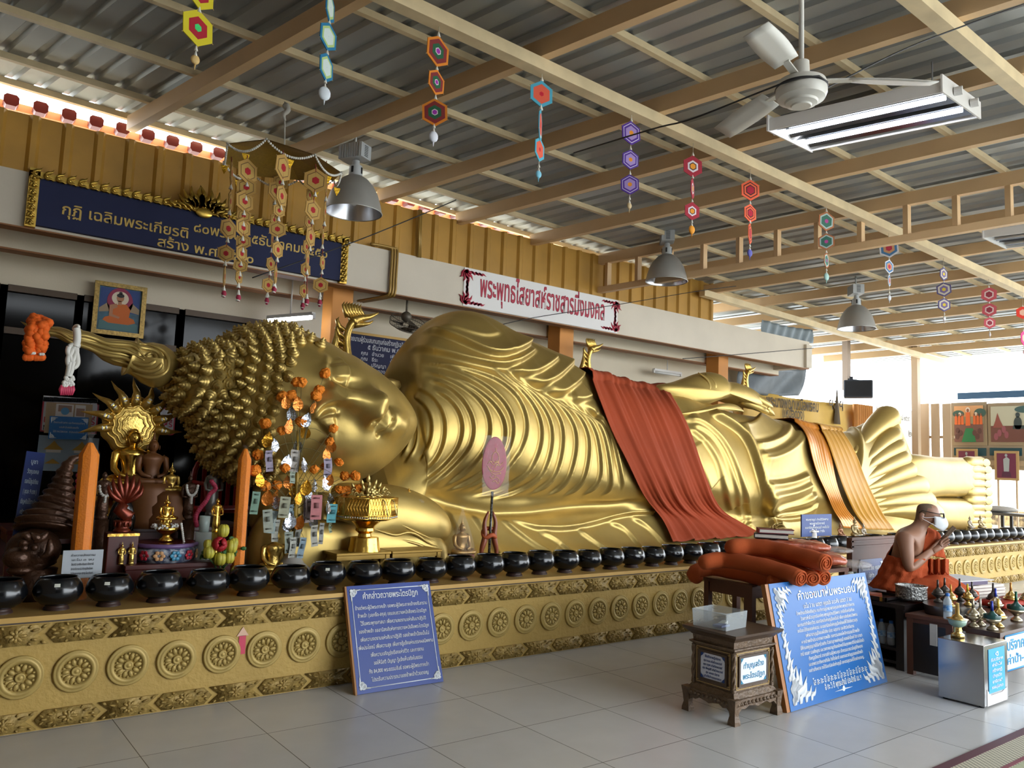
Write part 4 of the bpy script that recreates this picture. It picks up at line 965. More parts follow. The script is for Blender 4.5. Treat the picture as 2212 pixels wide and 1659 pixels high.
mb.tube([GZ(330, 1560, 5.2), GZ(310, 1470, 5.2)], [.10, .11], 14); mb.build('head', M_bronze, o)
for k, q in enumerate([((170, 1370), (200, 1340), (250, 1350)), ((300, 1340), (380, 1290), (430, 1240)), ((360, 1470), (440, 1420), (445, 1300)), ((180, 1290), (230, 1270), (270, 1320)), ((270, 1250), (330, 1290), (400, 1290))]):
    mb = MB(); mb.tube(smoothline([GZ(x, y, 5.02) for x, y in q], 10), [.006+.016*math.sin(i/9*PI) for i in range(10)], 8); mb.build('curl_ornament', M_bronze, o)
for s_ in (0, 1):
    mb = MB(); mb.sphere(GZ(215+s_*95, 1385-s_*5, 5.045), .02, 10, 8); mb.build('eye', M_bronze, o)
b = GY(530, 1560, 5.0); b = np.array([b[0], 5.02, PT]); o = thing('flower_vase', 'little dark red vase of yellow-green lotus buds and a red rose', 'flowers', b)
mb = MB(); mb.lathe([(0, 0), (.03, 0), (.012, .015), (.014, .03), (.045, .085), (.05, .10), (.042, .09), (0, .05)], 18, b); mb.build('vase', mat('dusky_red_glass', '8A4038', 0.3), o)
for x, y, r in ((550, 1230, .042), (420, 1420, .042), (620, 1370, .045), (600, 1470, .04), (520, 1480, .045), (640, 1340, .035), (410, 1350, .03)):
    mb = MB(); p = GY(x, y, 4.99)
    for k in range(6): mb.sphere(p+np.array([.35*r*math.cos(k*PI/3), .35*r*math.sin(k*PI/3), 0]), (r*.55, r*.55, r*.95), 8, 6)
    bd = mb.build('lotus_bud', mat('yellow_green_bud', 'B4AA3A', 0.5, var=.25, vscale=25), o)
    mb = MB(); mb.tube([p-(0, 0, r*.8), (p+b+(0, 0, .1))/2-(0, 0, .01), b+(0, 0, .08)], .004, 6); mb.build('stem', M_green, bd)
mb = MB(); p = GY(515, 1350, 4.97)
for k in range(26): 
    d = unit(RNG.randn(3)); mb.sphere(p+d*.035, (.024, .024, .012), 8, 5, R=np.stack(frame_of(d), 1))
mb.build('rose', mat('red_rose', 'A3131F', 0.6), o)
mb = MB()
for k in range(26): d = RNG.randn(3)*np.array([.06, .02, .03]); mb.sphere(GY(530, 1410, 5.0)+d, (.02, .006, .014), 6, 4, R=rotz(k))
mb.build('leaves', M_green, o)
b = GY(600, 1000, 6.3); b = np.array([b[0], 6.35, PT]); o = thing('red_chair', 'red plastic chair behind the dark statues near the head', 'chair', b); zs = .40
mb = MB(); mb.box(b+(0, 0, zs), (.42, .42, .03)); mb.build('seat', M_red, o, smooth=False, bevel=.01)
for sx in (-1, 1):
    for sy in (-1, 1): mb = MB(); mb.box(b+(sx*.18, sy*.18, zs/2-.008), (.04, .04, zs-.016)); mb.build('leg', M_red, o, smooth=False)
    mb = MB(); mb.tube([b+(sx*.2, -.19, zs), b+(sx*.22, -.15, zs+.2), b+(sx*.22, .18, zs+.2)], .018, 8); mb.build('armrest', M_red, o)
mb = MB(); arc_ = [b+np.array([.21*math.cos(t), .2, zs+.25+.2*math.sin(t)]) for t in np.linspace(0, PI, 14)]; mb.tube([b+(.21, .2, zs)]+arc_+[b+(-.21, .2, zs)], .022, 8)
for k in range(5): x = -.13+.065*k; mb.box(b+(x, .2, zs+.2), (.032, .014, .40))
mb.build('backrest', M_red, o, smooth=False)
b = GY(950, 1560, 5.25); b = np.array([b[0], 5.16, PT]); z_ = .1; o = thing('small_gold_buddha', 'small dark gold seated Buddha partly hidden behind the money tree', 'statue', b)
mb = MB(); lotus_base(mb, b, .10, .085); mb.build('pedestal', M_gold2, o); mb = MB(); seated(mb, .27, b+(0, 0, .08)); mb.build('figure', M_gold2, o)
b = GZ(1010, 1590, 4.98); mb = MB(); b = np.array([b[0], 4.98, PT]); mb.lathe([(0, .0), (.03, 0), (.02, .02), (.05, .05), (.06, .06), (.05, .055), (0, .03)], 18, b); put(mb, 'blue_dish', mat('pale_blue_glaze', '8FB0C4', 0.3), 'pale blue scalloped dish right of the glossy white card', 'dish')
b = GZ(1140, 1480, 5.1); b = np.array([b[0], 5.12, .735]); o = thing('paired_figures', 'pair of tiny dark gold figures standing on the low dark red table', 'figurine', b)
for s_ in (-1, 1): mb = MB(); standing(mb, .12, b+(s_*.028, 0, 0), spire=True); mb.build('figure', M_gold2, o)
tl, tr, br, bl = [atY(x, y, 4.98) for x, y in ((134, 1190), (221, 1187), (219, 1247), (131, 1251))]
O, U, V_, w, h = quad_frame(tl, tr, br, bl); o = thing('card_stand', 'glossy white card in a clear stand between the first bowls and the candle', 'sign', (O+U*w/2)*(1, 1, 0)+(0, 0, PT))
mb = MB(); mb.prism([(0, 0), (w, 0), (w, h), (0, h)], O, U, V_, -.006); mb.build('card', mat('white_card', 'B4BAC0', 0.12, spec=0.6), o, smooth=False)
mb = MB(); 
for i, t in enumerate(('คำถวายสังฆทาน', 'นะโม ๓ จบ', 'อิมานิ มะยัง ภันเต ภัตตานิ', 'สะปะริวารานิ ภิกขุสังฆัสสะ', 'โอโณชะยามะ สาธุ โน ภันเต')): letters(mb, t, O, U, V_, w/2, h*(.78-.16*i), h*.07, w*(.55 if i else .6))
mb.build('lettering', mat('grey_ink', '5E6066', 0.7), o)
mb = MB(); mb.prism([(0, 0), (w, 0), (w*.9, -O[2]+PT+.002), (w*.1, -O[2]+PT+.002)], O, U, np.array([0, 0, 1.]), .05); mb.build('stand', M_clear, o, smooth=False)
# ---------------------------------------------------------------- gold table, box with lotus, fan, money tree
M_gtab = mat('gold_table_paint', '9C7A2E', 0.4, metal=0.4, var=.1)
tA, tB = atY(698, 1187, 5.0), atY(958, 1188, 5.35)
x0, x1, zt_ = atY(727, 1195, 5.0)[0], atY(956, 1186, 5.0)[0], atY(800, 1193, 5.0)[2]
gt = table('gold_low_table', x0, (x0+x1)/2-.003, 5.0, 5.22, zt_, M_gtab, 'low gold painted table under the gold box on its pedestal', leg=.03, th=.02, apron=.03)
table('gold_low_table', (x0+x1)/2+.003, x1, 5.0, 5.22, zt_, M_gtab, 'low gold painted table on the right, bare, next to the elbow', leg=.03, th=.02, apron=.03)
zz = atY(790, 1183, 5.1)[2]; c = atY(789, 1183, 5.08); b = np.array([(x0+x1)/2-.17, 5.10, zt_]); pxm = FPX/np.linalg.norm(b-CAM)
Zh = lambda y: atY(790, y, 5.1)[2]-zt_
o = thing('pedestal_tray', 'gold footed pedestal tray carrying the jewelled gold box', 'pedestal', b)
w = lambda px: px/2/pxm
mb = MB(); mb.lathe([(0, 0), (w(68), 0), (w(64), Zh(1180)), (w(58), Zh(1160)), (w(28), Zh(1158)), (w(26), Zh(1152)), (w(40), Zh(1146)), (w(38), Zh(1140)), (w(42), Zh(1135)), (w(64), Zh(1125)), (w(100), Zh(1122)), (w(104), Zh(1118)), (0, Zh(1118))], 12, b); mb.build('pedestal', M_shiny, o, smooth=30)
M_lattice = mat('gold_lattice', (0.55, 0.33, 0.06), 0.3, metal=0.9, var=.3, vscale=40)
zb, zt2 = Zh(1118)+.001, Zh(1073)
bo = thing('jewelled_box', 'gold lattice box studded with beads on the footed pedestal', 'box', b+(0, 0, zb))
rb = w(118)*1.12
mb = MB(); mb.lathe([(rb*.98, zb), (rb, zb+.006), (rb, zt2-.006), (rb*.98, zt2), (0, zt2)], 8, b, off=PI/8); mb.build('box_body', M_lattice, bo, smooth=False)
mb = MB()
for k in range(8):
    a0, a1 = PI/8+k*PI/4, PI/8+(k+1)*PI/4
    if math.sin((a0+a1)/2) > .5: continue
    A = b+np.array([rb*math.cos(a0), rb*math.sin(a0), 0]); B = b+np.array([rb*math.cos(a1), rb*math.sin(a1), 0])
    n_ = 8
    for j in range(-2, n_+2):
        for sgn in (1, -1):
            u0, u1 = j/n_, (j+2*sgn)/n_
            if not (0 <= u0 <= 1 and 0 <= u1 <= 1): continue
            mb.tube([A+(B-A)*u0+(0, 0, zb+.012), A+(B-A)*u1+(0, 0, zt2-.004)], .0022, 4)
    for z_ in (zb+.002, zb+.02, zt2-.003):
        mb.tube([A+(0, 0, z_), B+(0, 0, z_)], .004, 5)
mb.build('lattice', M_shiny, bo)
mb = MB()
for k in range(8):
    a0, a1 = PI/8+k*PI/4, PI/8+(k+1)*PI/4
    if math.sin((a0+a1)/2) > .5: continue
    A = b+np.array([rb*math.cos(a0), rb*math.sin(a0), 0]); B = b+np.array([rb*math.cos(a1), rb*math.sin(a1), 0])
    for j in range(10): mb.sphere(A+(B-A)*(j+.5)/10+(0, 0, zb+.011), .0055, 6, 5)
mb.build('bead_row', M_pearl, bo)
mb = MB(); q = b+(0, 0, zt2)
mb.box(q+(-.0, -.03, .010), (w(110), .015, .014)); 
mb.build('lid_bar', M_shiny, bo, smooth=False)
lz = Zh(1015)
lb = thing('lotus_bouquet', 'bunch of pale gold lotus buds with curled leaves on top of the jewelled box', 'flowers', q)
M_pale = mat('pale_gold', (0.52, 0.40, 0.14), 0.35, metal=.7, var=.1)
def bud(mb, p, L, r, d=(0, 0, 1)):
    d = unit(d); mb.tube([p, p+d*L*.3, p+d*L*.55, p+d*L*.8, p+d*L], [r*.6, r, r*.85, r*.4, .001], 8)
spots = [(0, 0, .135, 1), (-.05, -.02, .10, .9), (.035, -.03, .10, .9), (.07, -.02, .075, .9), (-.015, -.045, .085, .9), (.015, -.055, .06, .8), (-.055, -.05, .055, .9), (.08, -.05, .045, .9), (-.10, .0, .07, .9), (.045, -.06, .03, .8), (-.03, -.065, .03, .8)]
for (dx, dy, dz, s_) in spots:
    mb = MB(); p = q+np.array([dx, dy, dz*.75]); bud(mb, p, .062*s_, .017*s_, (dx*2.2, dy*1.5-.1, .35)); mb.build('lotus_bud', M_pale, lb)
mb = MB(); fc = q+(0, -.075, .035)
for k in range(5):
    for ring in (0, 1, 2):
        a = k*2*PI/5+ring*.6; mb.sphere(fc+np.array([.018*ring*math.cos(a), -.006*(2-ring), .018*ring*math.sin(a)]), (.016, .006, .012), 8, 5, R=roty(-a))
mb.build('rose', M_pale, lb)
mb = MB()
for k, (x, z_) in enumerate(((-.11, .02), (-.13, .045), (.10, .03), (.12, .05), (.14, .025), (-.07, .015), (.07, .012))):
    t = np.linspace(0, 2.6*PI, 22); mb.tube([q+np.array([x+.016*(1-i/26)*math.cos(a), -.05+.004*i/4, z_+.016*(1-i/26)*math.sin(a)]) for i, a in enumerate(t)], .007, 6, flat=.6)
mb.cyl(q, q+(0, 0, .10), .02, .03); mb.box(q+(0, -.04, .012), (.2, .03, .012))
mb.build('curled_leaves', M_pale, lb)
mb = MB()
for x in (-.01, .06): mb.tube(smoothline([q+(x, -.08, .03), q+(x+.03, -rb*.95, -.01), q+(x+.045, -rb-.006, -.06), q+(x+.06, -rb-.006, -.12)], 12), .006, 6, flat=.4)
mb.build('ribbon', M_pale, lb)
b = np.array([atY(985, 1195, 5.25)[0], 5.18, PT]); z0 = atY(985, 1197, 5.18)[2]-PT
o = thing('wrapped_figure', 'small pale gold praying figure wrapped in clear film by the elbow', 'statue', b)
mb = MB(); mb.box(b+(0, 0, z0/2), (.17, .12, z0)); mb.build('base', mat('pink_base', '9A5A58', 0.5), o, smooth=False)
mb = MB(); seated(mb, .24, b+(0, 0, z0), spire=True); mb.build('figure', mat('pale_gold_figure', 'B08A50', 0.35, metal=.5), o)
mb = MB(); mb.lathe([(.10, z0), (.105, z0+.06), (.07, z0+.18), (.03, z0+.27), (.008, z0+.34), (.015, z0+.37)], 9, b); mb.build('film', M_clear, o, smooth=False)
p = atY(893, 1078, 5.30); b = np.array([p[0], 5.34, p[2]-.03]); o = thing('orange_bundle', 'orange folded cloth in clear plastic lying on the statue forearm', 'package', b)
mb = MB(); mb.sphere(b+(-.02, 0, .02), (.085, .06, .035), 16, 10, R=roty(.25)); mb.build('cloth', mat('orange_cloth', 'B4552A', 0.7, var=.15), o)
mb = MB(); mb.sphere(b+(.06, -.02, .005), (.06, .05, .03), 12, 8, R=roty(.4)); mb.build('film', M_clear, o)
mb = MB(); seated(mb, .06, b+(-.02, 0, .05)); mb.build('tiny_figure', M_shiny, o)
p = atY(1068, 1004, 5.15); b = np.array([p[0], 5.15, PT]); o = thing('ceremonial_fan', 'crimson oval ceremonial fan with gold embroidery in a plastic bag on a stand', 'fan', b)
k_ = np.linalg.norm(p-CAM)/FPX; fc = np.array([p[0], 5.15, p[2]])
mb = MB(); mb.inflate([(33*k_*math.cos(a), 57*k_*math.sin(a)*(1+.06*math.sin(a))) for a in np.linspace(0, 2*PI, 48, endpoint=False)], fc, (1, 0, 0), (0, 0, 1), .012); mb.build('fan_disc', mat('crimson_velvet', '98203C', 0.6, var=.2, vscale=30), o)
mb = MB(); F_ = fc+(0, -.014, 0)
for q in [[(-22, -2), (-12, -12), (0, -15), (14, -12), (22, -4)], [(-18, -8), (-8, -18), (4, -20), (16, -16)], [(-10, 10), (-8, 22), (0, 28), (7, 22), (9, 10), (0, 4), (-10, 10)], [(0, 28), (0, 36)], [(-14, -26), (-6, -30), (4, -26), (12, -32)], [(-6, -36), (2, -34), (8, -40), (12, -34)], [(-20, 2), (-14, 8), (-6, 0), (4, 6), (12, 0), (20, 6)]]:
    mb.tube([F_+np.array([a*k_, 0, c_*k_]) for a, c_ in smoothline(q, 16)], .003, 4)
for kx in range(20): mb.sphere(F_+np.array([random.uniform(-14, 14)*k_, 0, random.uniform(-24, 12)*k_]), (.006, .003, .006), 6, 4)
mb.build('embroidery', mat('gold_thread', 'C98A44', 0.4, metal=.4), o)
mb = MB(); zb = atY(1060, 1062, 5.15)[2]; mb.cyl((p[0]-.02, 5.15, PT), (p[0]-.01, 5.15, zb), .011, .011, 10); mb.build('handle', mat('black_handle', '1A1714', 0.25, dark='6A6660', dscale=60), o)
mb = MB(); V = np.zeros((12, 10, 3))
for i in range(12):
    for j in range(10): V[i, j] = fc+np.array([(-36+72*j/9)*k_, -.028-.012*math.sin(j*1.9+i)*math.sin(i*1.3), (-66+128*i/11)*k_])
mb.grid(V); mb.build('plastic_bag', mat('crinkled_film', 'F0F0EE', 0.08, alpha=0.13, spec=1.0, bump=1.0, bscale=35), o)
b2 = np.array([p[0]-.02, 5.15, PT]); z1 = atY(1060, 1105, 5.15)[2]-PT
so = thing('carved_fan_stand', 'red brown carved lyre-shaped stand holding the ceremonial fan', 'stand', b2)
for s_ in (-1, 1):
    mb = MB(); mb.tube(smoothline([b2+(s_*.06, .0, 0), b2+(s_*.075, 0, z1*.3), b2+(s_*.045, 0, z1*.55), b2+(s_*.055, 0, z1*.8), b2+(s_*.02, 0, z1)], 16), [.02, .022, .024, .02, .016, .018, .022, .024, .024, .022, .02, .018, .016, .015, .012, .008], 8); mb.build('arm', mat('red_brown_carving', '8A4428', 0.4, var=.2), so)
mb = MB(); mb.tube(smoothline([b2+(.05, -.01, z1*.55), b2+(0, -.03, z1*.6), b2+(-.05, -.01, z1*.55), b2+(-.05, .02, z1*.65), b2+(0, .03, z1*.7), b2+(.05, .01, z1*.68)], 18), .018, 6); mb.build('tie_cloth', mat('orange_cloth', 'B4552A'), so)
mb = MB(); mb.lathe([(0, 0), (.09, 0), (.08, .02), (0, .022)], 14, b2); mb.build('foot', mat('red_brown_carving', '8A4428'), so)
# ---------------------------------------------------------------- money tree
MT = lambda x, y, Y=5.12: GY(x, y, Y)
b = MT(1170, 1560, 5.1); b = np.array([b[0], 5.12, PT]); mt = thing('money_tree', 'wire offering tree hung with marigolds, foil leaves and banknotes', 'money tree', b)
mb = MB(); z0 = MT(1170, 1440)[2]-PT; mb.lathe([(0, 0), (.13, 0), (.14, z0*.25), (.125, z0*.5), (.08, z0*.7), (.05, z0), (0, z0)], 24, b); mb.build('base', mat('milky_plastic', 'B9B8B4', 0.25, alpha=.75), mt)
mb = MB(); tp = MT(1215, 330); mb.tube([b+(0, 0, z0*.9), MT(1185, 1250), MT(1205, 900), MT(1215, 600), tp], [.02, .018, .014, .01, .006], 8); mb.build('stalk', mat('yellow_stalk', 'A8862C', 0.5), mt)
M_foil1 = mat('orange_foil', 'D07A2C', 0.25, metal=.6, bump=.3, bscale=60); M_foil2 = mat('silver_foil', 'B0B4BC', 0.22, metal=.8, bump=.3, bscale=60); M_foil3 = mat('gold_foil', 'D89A28', 0.25, metal=.7, bump=.3, bscale=60)
marig = [(1155, 15), (1375, 15), (925, 265), (1245, 250), (1075, 330), (1535, 315), (860, 550), (1105, 665), (1460, 650), (1585, 615), (1365, 680), (830, 690), (925, 830), (1030, 820), (1590, 860), (1500, 430), (670, -850+850-60), (1640, 740)]
mar_px = [(651, 826), (702, 806), (690, 842), (609, 856), (640, 825), (625, 860), (685, 857)]
mb0 = MB()
for k in range(34):
    d = unit(np.array([RNG.randn(), RNG.randn(), RNG.randn()*.8])); mb0.sphere(d*.018, (.016, .014, .006), 7, 5, R=np.stack(frame_of(d+RNG.randn(3)*.4), 1))
mar0 = None
tgt = [GY(x, y, 5.12+random.uniform(-.10, .06)) for x, y in marig[:16]+[(1640, 740)]]+[atY(x, y, 5.12+random.uniform(-.05, .05)) for x, y in mar_px+[(768, 1028), (772, 1056), (740, 1060), (748, 1060)]]
wires = MB()
for i, q in enumerate(tgt):
    if mar0 is None: mar0 = mb0.build('marigold', M_orange, mt, local=True); o = mar0
    else: o = mar0.copy(); COL.objects.link(o); o.parent = mt
    o.location = [float(v) for v in q-np.array(b)]; s_ = random.uniform(1.15, 1.45); o.scale = (s_, s_, s_); o.rotation_euler = (random.uniform(-.5, .5), random.uniform(-.5, .5), random.uniform(0, 6))
    zj = b[2]+z0+min(.9, max(.15, (q[2]-b[2]-z0)*.55)); j = np.array([b[0], 5.12, zj]); wires.tube(smoothline([j, (j+q)/2+(0, 0, .02), q], 7), .0018, 4)
def leaf_mesh():
    mb = MB(); prof = [(0, 0), (.35, .75), (.6, 1.0), (.8, .92), (1, .35)]
    V = np.zeros((9, 7, 3))
    for i in range(9):
        t = i/8; wd = .030*(math.sin(PI*min(1, t*1.0)**.75)**.8) if 0 < t < 1 else .0005
        for j in range(7):
            u = (j-3)/3; V[i, j] = (u*wd, -.004*abs(u)+.003*math.sin(t*20), -.004-.085*(1-t))
    mb.grid(V); return mb
leafs = {}
leaf_px = [(1110, 60, 0), (1210, 60, 0), (1155, 160, 1), (1375, 110, 0), (1315, 210, 1), (1150, 260, 0), (1270, 320, 2), (965, 380, 2), (1000, 440, 1), (1215, 450, 1), (1500, 440, 0), (1465, 530, 0), (1140, 580, 1), (1260, 610, 1), (870, 745, 2), (1520, 760, 0), (1305, 810, 2), (1360, 800, 1), (1300, 880, 1), (1170, 840, 2), (1120, 770, 0), (1015, 950, 1), (1030, 890, 0), (1230, 920, 2), (1550, 1000, 2), (1480, 1000, 1), (1500, 930, 1), (1150, 1100, 1), (1255, 1130, 0), (1340, 1130, 1), (1640, 900, 0), (955, 900, 0), (1450, 770, 1), (1105, 1150, 1), (1210, 1180, 1)]
for i, (x, y, cix) in enumerate(leaf_px):
    q = GY(x, y-45, 5.10+random.uniform(-.08, .06))
    if cix not in leafs:
        o = leaf_mesh().build('foil_leaf', (M_foil1, M_foil2, M_foil3)[cix], mt, local=True); leafs[cix] = o
    else: o = leafs[cix].copy(); COL.objects.link(o); o.parent = mt
    o.location = [float(v) for v in q-np.array(b)]; o.rotation_euler = (random.uniform(-.2, .2), random.uniform(-.3, .3), random.uniform(-.7, .7)); s_ = random.uniform(1.05, 1.35); o.scale = (s_, s_, s_)
    j = np.array([b[0], 5.12, min(q[2]+.05, b[2]+z0+.85)]); wires.tube(smoothline([j, (j+q)/2+(0, 0, .03), q], 7), .0015, 4)
notes = [(965, 510, 85, 180, 0, '8E8496'), (1205, 505, 95, 190, 1, 'A39C94'), (1490, 575, 85, 170, 0, '8E8496'), (850, 880, 70, 190, 0, '6E8C78'), (1110, 925, 90, 180, 1, '9C9C84'), (945, 1040, 80, 190, 0, '9CA294'), (1000, 1050, 85, 190, 1, '8C9A96'), (1165, 995, 75, 180, 0, '90A4AC'), (1390, 910, 95, 210, 0, 'C07A7C'), (1325, 945, 80, 200, 1, '9A8A88'), (1535, 990, 95, 160, 0, '5FA8B0'), (1030, 1130, 75, 185, 0, 'A0A094'), (1370, 1180, 80, 180, 0, '9A978C'), (1440, 1160, 45, 180, 0, '94928A'), (1140, 1240, 75, 180, 0, '8C9488'), (1180, 1290, 75, 170, 0, '9C9C92'), (1270, 1290, 60, 175, 0, '8094A0'), (1230, 1180, 50, 180, 0, '8A8A80'), (1510, 1160, 40, 85, 0, '8E9A7C'), (1180, 700, 60, 100, 0, '8E9A8A'), (1290, 960, 40, 190, 0, '9A8E96'), (600, 0, 0, 0, 0, '')]
for i, (x, y, w_, h_, k, cc) in enumerate(notes[:-1]):
    p = GY(x, y, 5.07+random.uniform(-.05, .04)); sc_ = np.linalg.norm(p-CAM)/FPX/4.1475; w_ *= sc_; h_ *= sc_
    mb = MB(); V = np.zeros((6, 4, 3)); an = random.uniform(-.35, .35); R_ = rotz(an) @ roty(random.uniform(-.12, .12))
    for a in range(6):
        for c_ in range(4): V[a, c_] = p+R_ @ np.array([(c_/3-.5)*w_, .006*math.sin(a*1.1+i)+.003*c_, -h_*a/5])
    mb.grid(V); no = mb.build('banknote', mat('note_'+cc, cc, 0.7, var=.12, vscale=40), mt)
    mb = MB()
    for dz, hh, ww in ((.12, .06, .5), (.42, .22, .4), (.85, .06, .6)):
        mb.box(p+R_ @ np.array([0, -.006, -h_*dz]), (w_*ww, .003, h_*hh), R_)
    mb.build('printing', mat('note_ink_'+cc, tuple(v*.45 for v in C8(cc)), 0.7), no)
    j = np.array([b[0], 5.12, min(p[2]+.06, b[2]+z0+.85)]); wires.tube(smoothline([j, (j+p)/2+(0, 0, .02), p], 6), .0015, 4)
wires.build('wire_branches', mat('thin_wire', '6A6238', 0.5, metal=.4), mt)
def fzY(x, y, Y): return atY(x/4.424, 550+y/4.424, Y)
mb = MB()
for s_, x in ((0, 335), (1, 420)):
    L = smoothline([fzY(x-5, 625+12*s_, 5.62), fzY(x-10, 700, 5.56), fzY(x-35+5*s_, 800, 5.56), fzY(x-45, 920, 5.58)], 22)
    for i, p in enumerate(L): 
        for k in range(5): mb.sphere(p+RNG.randn(3)*.010, .027+random.uniform(-.004, .004), 7, 5)
    for k in range(9): mb.sphere(fzY(x-50+random.uniform(-40, 40), 980, 5.58), (.022, .02, .025), 7, 5)
L = smoothline([fzY(335, 625, 5.62), fzY(375, 605, 5.75), fzY(420, 637, 5.62)], 8); 
for p in L: mb.sphere(p, .026, 8, 6)
og = put(mb, 'marigold_garland', M_orange2, 'bright orange marigold garland hung over the tip of the golden flame', 'garland')
mb = MB(); beads(mb, [fzY(300+k*14, 942, 5.55) for k in range(3)]+[fzY(385+k*14, 952, 5.55) for k in range(3)], .010); mb.build('white_bead', M_pearl, og)
mb = MB()
for L, r in (([(730, 700), (738, 760), (735, 830), (720, 880)], .022), ([(720, 880), (690, 920), (650, 1000), (665, 1060), (700, 1000), (730, 930), (725, 885)], .016), ([(710, 890), (735, 960), (740, 1040), (700, 1080), (680, 1000), (650, 930), (660, 880)], .016), ([(700, 1020), (680, 1100), (655, 1165)], .018), ([(670, 1030), (660, 1100), (648, 1165)], .018), ([(660, 880), (700, 860), (765, 880)], .014)):
    q = smoothline([fzY(x, y, 5.53) for x, y in L], 26); mb.tube(q, r, 10)
for k in range(30): mb.sphere(fzY(655+random.uniform(-45, 45), random.uniform(1170, 1265), 5.53), .014, 7, 5)
mb.sphere(fzY(728, 700, 5.62), (.02, .09, .022), 10, 8)
og = put(mb, 'jasmine_garland', M_pearl, 'white bead garland with pink tassels looped over the golden flame', 'garland')
mb = MB()
for k in range(7): p = fzY(585+k*18, 1290, 5.53); mb.tube([p+(0, 0, .03), p, p+(0, 0, -.035)], [.006, .016, .004], 8)
mb.build('pink_tassel', M_pink, og)
# ================================================================== signs, picture, lights on the building
def board(name, corners, label, cat, m, th=.02, loc=None):
    O, U, V_, w, h = quad_frame(*corners); N = unit(np.cross(U, V_))
    o = thing(name, label, cat, (O+U*w/2) if loc is None else loc)
    mb = MB(); mb.prism([(0, 0), (w, 0), (w, h), (0, h)], O, U, V_, -th); mb.build('board', m, o, smooth=False)
    return o, O, U, V_, w, h
def yq(tl, tr, br, bl, Y): return [atY(*q, Y) for q in (tl, tr, br, bl)]
def flame_leaf(mb, O, U, V_, x, y, s, ang, m=0, lift=.003, flip=1):
    """a curling flame-like leaf (kanok) as a flat raised shape"""
    q = np.array([(0, 0), (.25, .28*flip), (.6, .34*flip), (.85, .18*flip), (1.25, .30*flip), (.95, .02*flip), (.7, -.06*flip), (.45, .04*flip), (.2, -.10*flip)])*s
    c, s_ = math.cos(ang), math.sin(ang); q = q @ np.array([[c, s_], [-s_, c]])+(x, y)
    N = unit(np.cross(U, V_)); mb.prism(q, O+N*lift*.2, U, V_, lift, m)
M_navy = mat('navy_board', '0A153E', 0.75, var=.05); M_goldl = mat('gold_letters', 'B89A50', 0.45, metal=.3)
Yb = FY-.05
o, O, U, V_, w, h = board('dedication_sign', yq((84, 390), (740, 524), (728, 603), (82, 487), Yb), 'long navy blue sign with gold lettering in a carved gold frame on the fascia', 'sign', M_navy, .035)
O = np.array([0.70, Yb, 3.165]); 
o2 = [O, None]
for ch in list(o.children): bpy.data.objects.remove(ch)
U = np.array([1., 0, 0]); V_ = np.array([0, 0, 1.]); w = 2.64; h = 0.385; o.location = (O+U*w/2)
mb = MB(); mb.prism([(0, 0), (w, 0), (w, h), (0, h)], O, U, V_, -.05); mb.build('board', M_navy, o, smooth=False)
mb = MB()
def at_board(x, y, Y=Yb): p = atY(x, y, Y); return (p[0]-O[0], p[2]-O[2])
x1, y1 = at_board(133, 462); x2, _ = at_board(408, 486)
letters(mb, 'กุฏิ เฉลิมพระเกียรติ', O, U, V_, x1, y1+.0, .078, x2-x1+.0, 'l', bold=.018)
x3, y3 = at_board(418, 500); x4, y4 = at_board(707, 552)
letters(mb, '๘๐พรรษา ๕ธันวาคม๒๕๕๐', O, U, V_, x3, y3, .078, x4-x3, 'l', bold=.018)
x5, y5 = at_board(340, 520); x6, y6 = at_board(548, 556)
letters(mb, 'สร้าง พ.ศ.๒๕๕๐', O, U, V_, x5, y5-.045, .074, x6-x5, 'l', bold=.018)
mb.build('lettering', M_goldl, o)
M_carvedg = mat('carved_gold_frame', (0.55, 0.36, 0.07), 0.32, metal=.85, var=.35, vscale=18)
mb = MB(); fw = .075
for (a, b_) in (((-fw/2, -.02), (-fw/2, h+fw)), ((w+fw/2, -.02), (w+fw/2, h+fw))): mb.prism([(a[0]-fw/2, a[1]), (a[0]+fw/2, a[1]), (b_[0]+fw/2, b_[1]), (b_[0]-fw/2, b_[1])], O+(0, -.001, 0), U, V_, -.05)
mb.prism([(-fw, h), (w+fw, h), (w+fw, h+fw*.7), (-fw, h+fw*.7)], O+(0, -.001, 0), U, V_, -.05)
mb.build('frame', M_carvedg, o, smooth=False)
mb = MB(); n_ = 34
for k in range(n_):
    x = -fw+(w+2*fw)*(k+.2)/n_; flame_leaf(mb, O, U, V_, x, h+.02, .075, .55, lift=.02); flame_leaf(mb, O, U, V_, x, h+.015, .06, -.15, lift=.028, flip=-1)
    mb.sphere(O+U*(x+.02)+V_*(h+.022)+(0, -.02, 0), (.016, .012, .016), 8, 5)
for k in range(7):
    for xx in (-fw*.55, w+fw*.45):
        y = -.01+k*.062; flame_leaf(mb, O, U, V_, xx-.03, y, .07, .7, lift=.02); flame_leaf(mb, O, U, V_, xx+.03, y+.01, .055, 2.3, lift=.026); mb.sphere(O+U*xx+V_*(y+.012)+(0, -.02, 0), (.014, .012, .014), 8, 5)
mb.build('carving', M_carvedg, o)
cxp, cyp = at_board(440, 445)
mb = MB()
for k in range(11):
    a = PI*(k+.5)/11; 
    for s_ in (.10, .16): flame_leaf(mb, O, U, V_, cxp+.07*math.cos(a)*1.6, h+.01+.03*math.sin(a), s_*(.6+.4*math.sin(a)), a if k < 6 else a, lift=.03, flip=1 if k < 6 else -1)
for sx in (-1, 1):
    for k in range(4): flame_leaf(mb, O, U, V_, cxp+sx*(.10+.05*k), h+.0, .09-.012*k, .5 if sx > 0 else PI-.5, lift=.034, flip=sx)
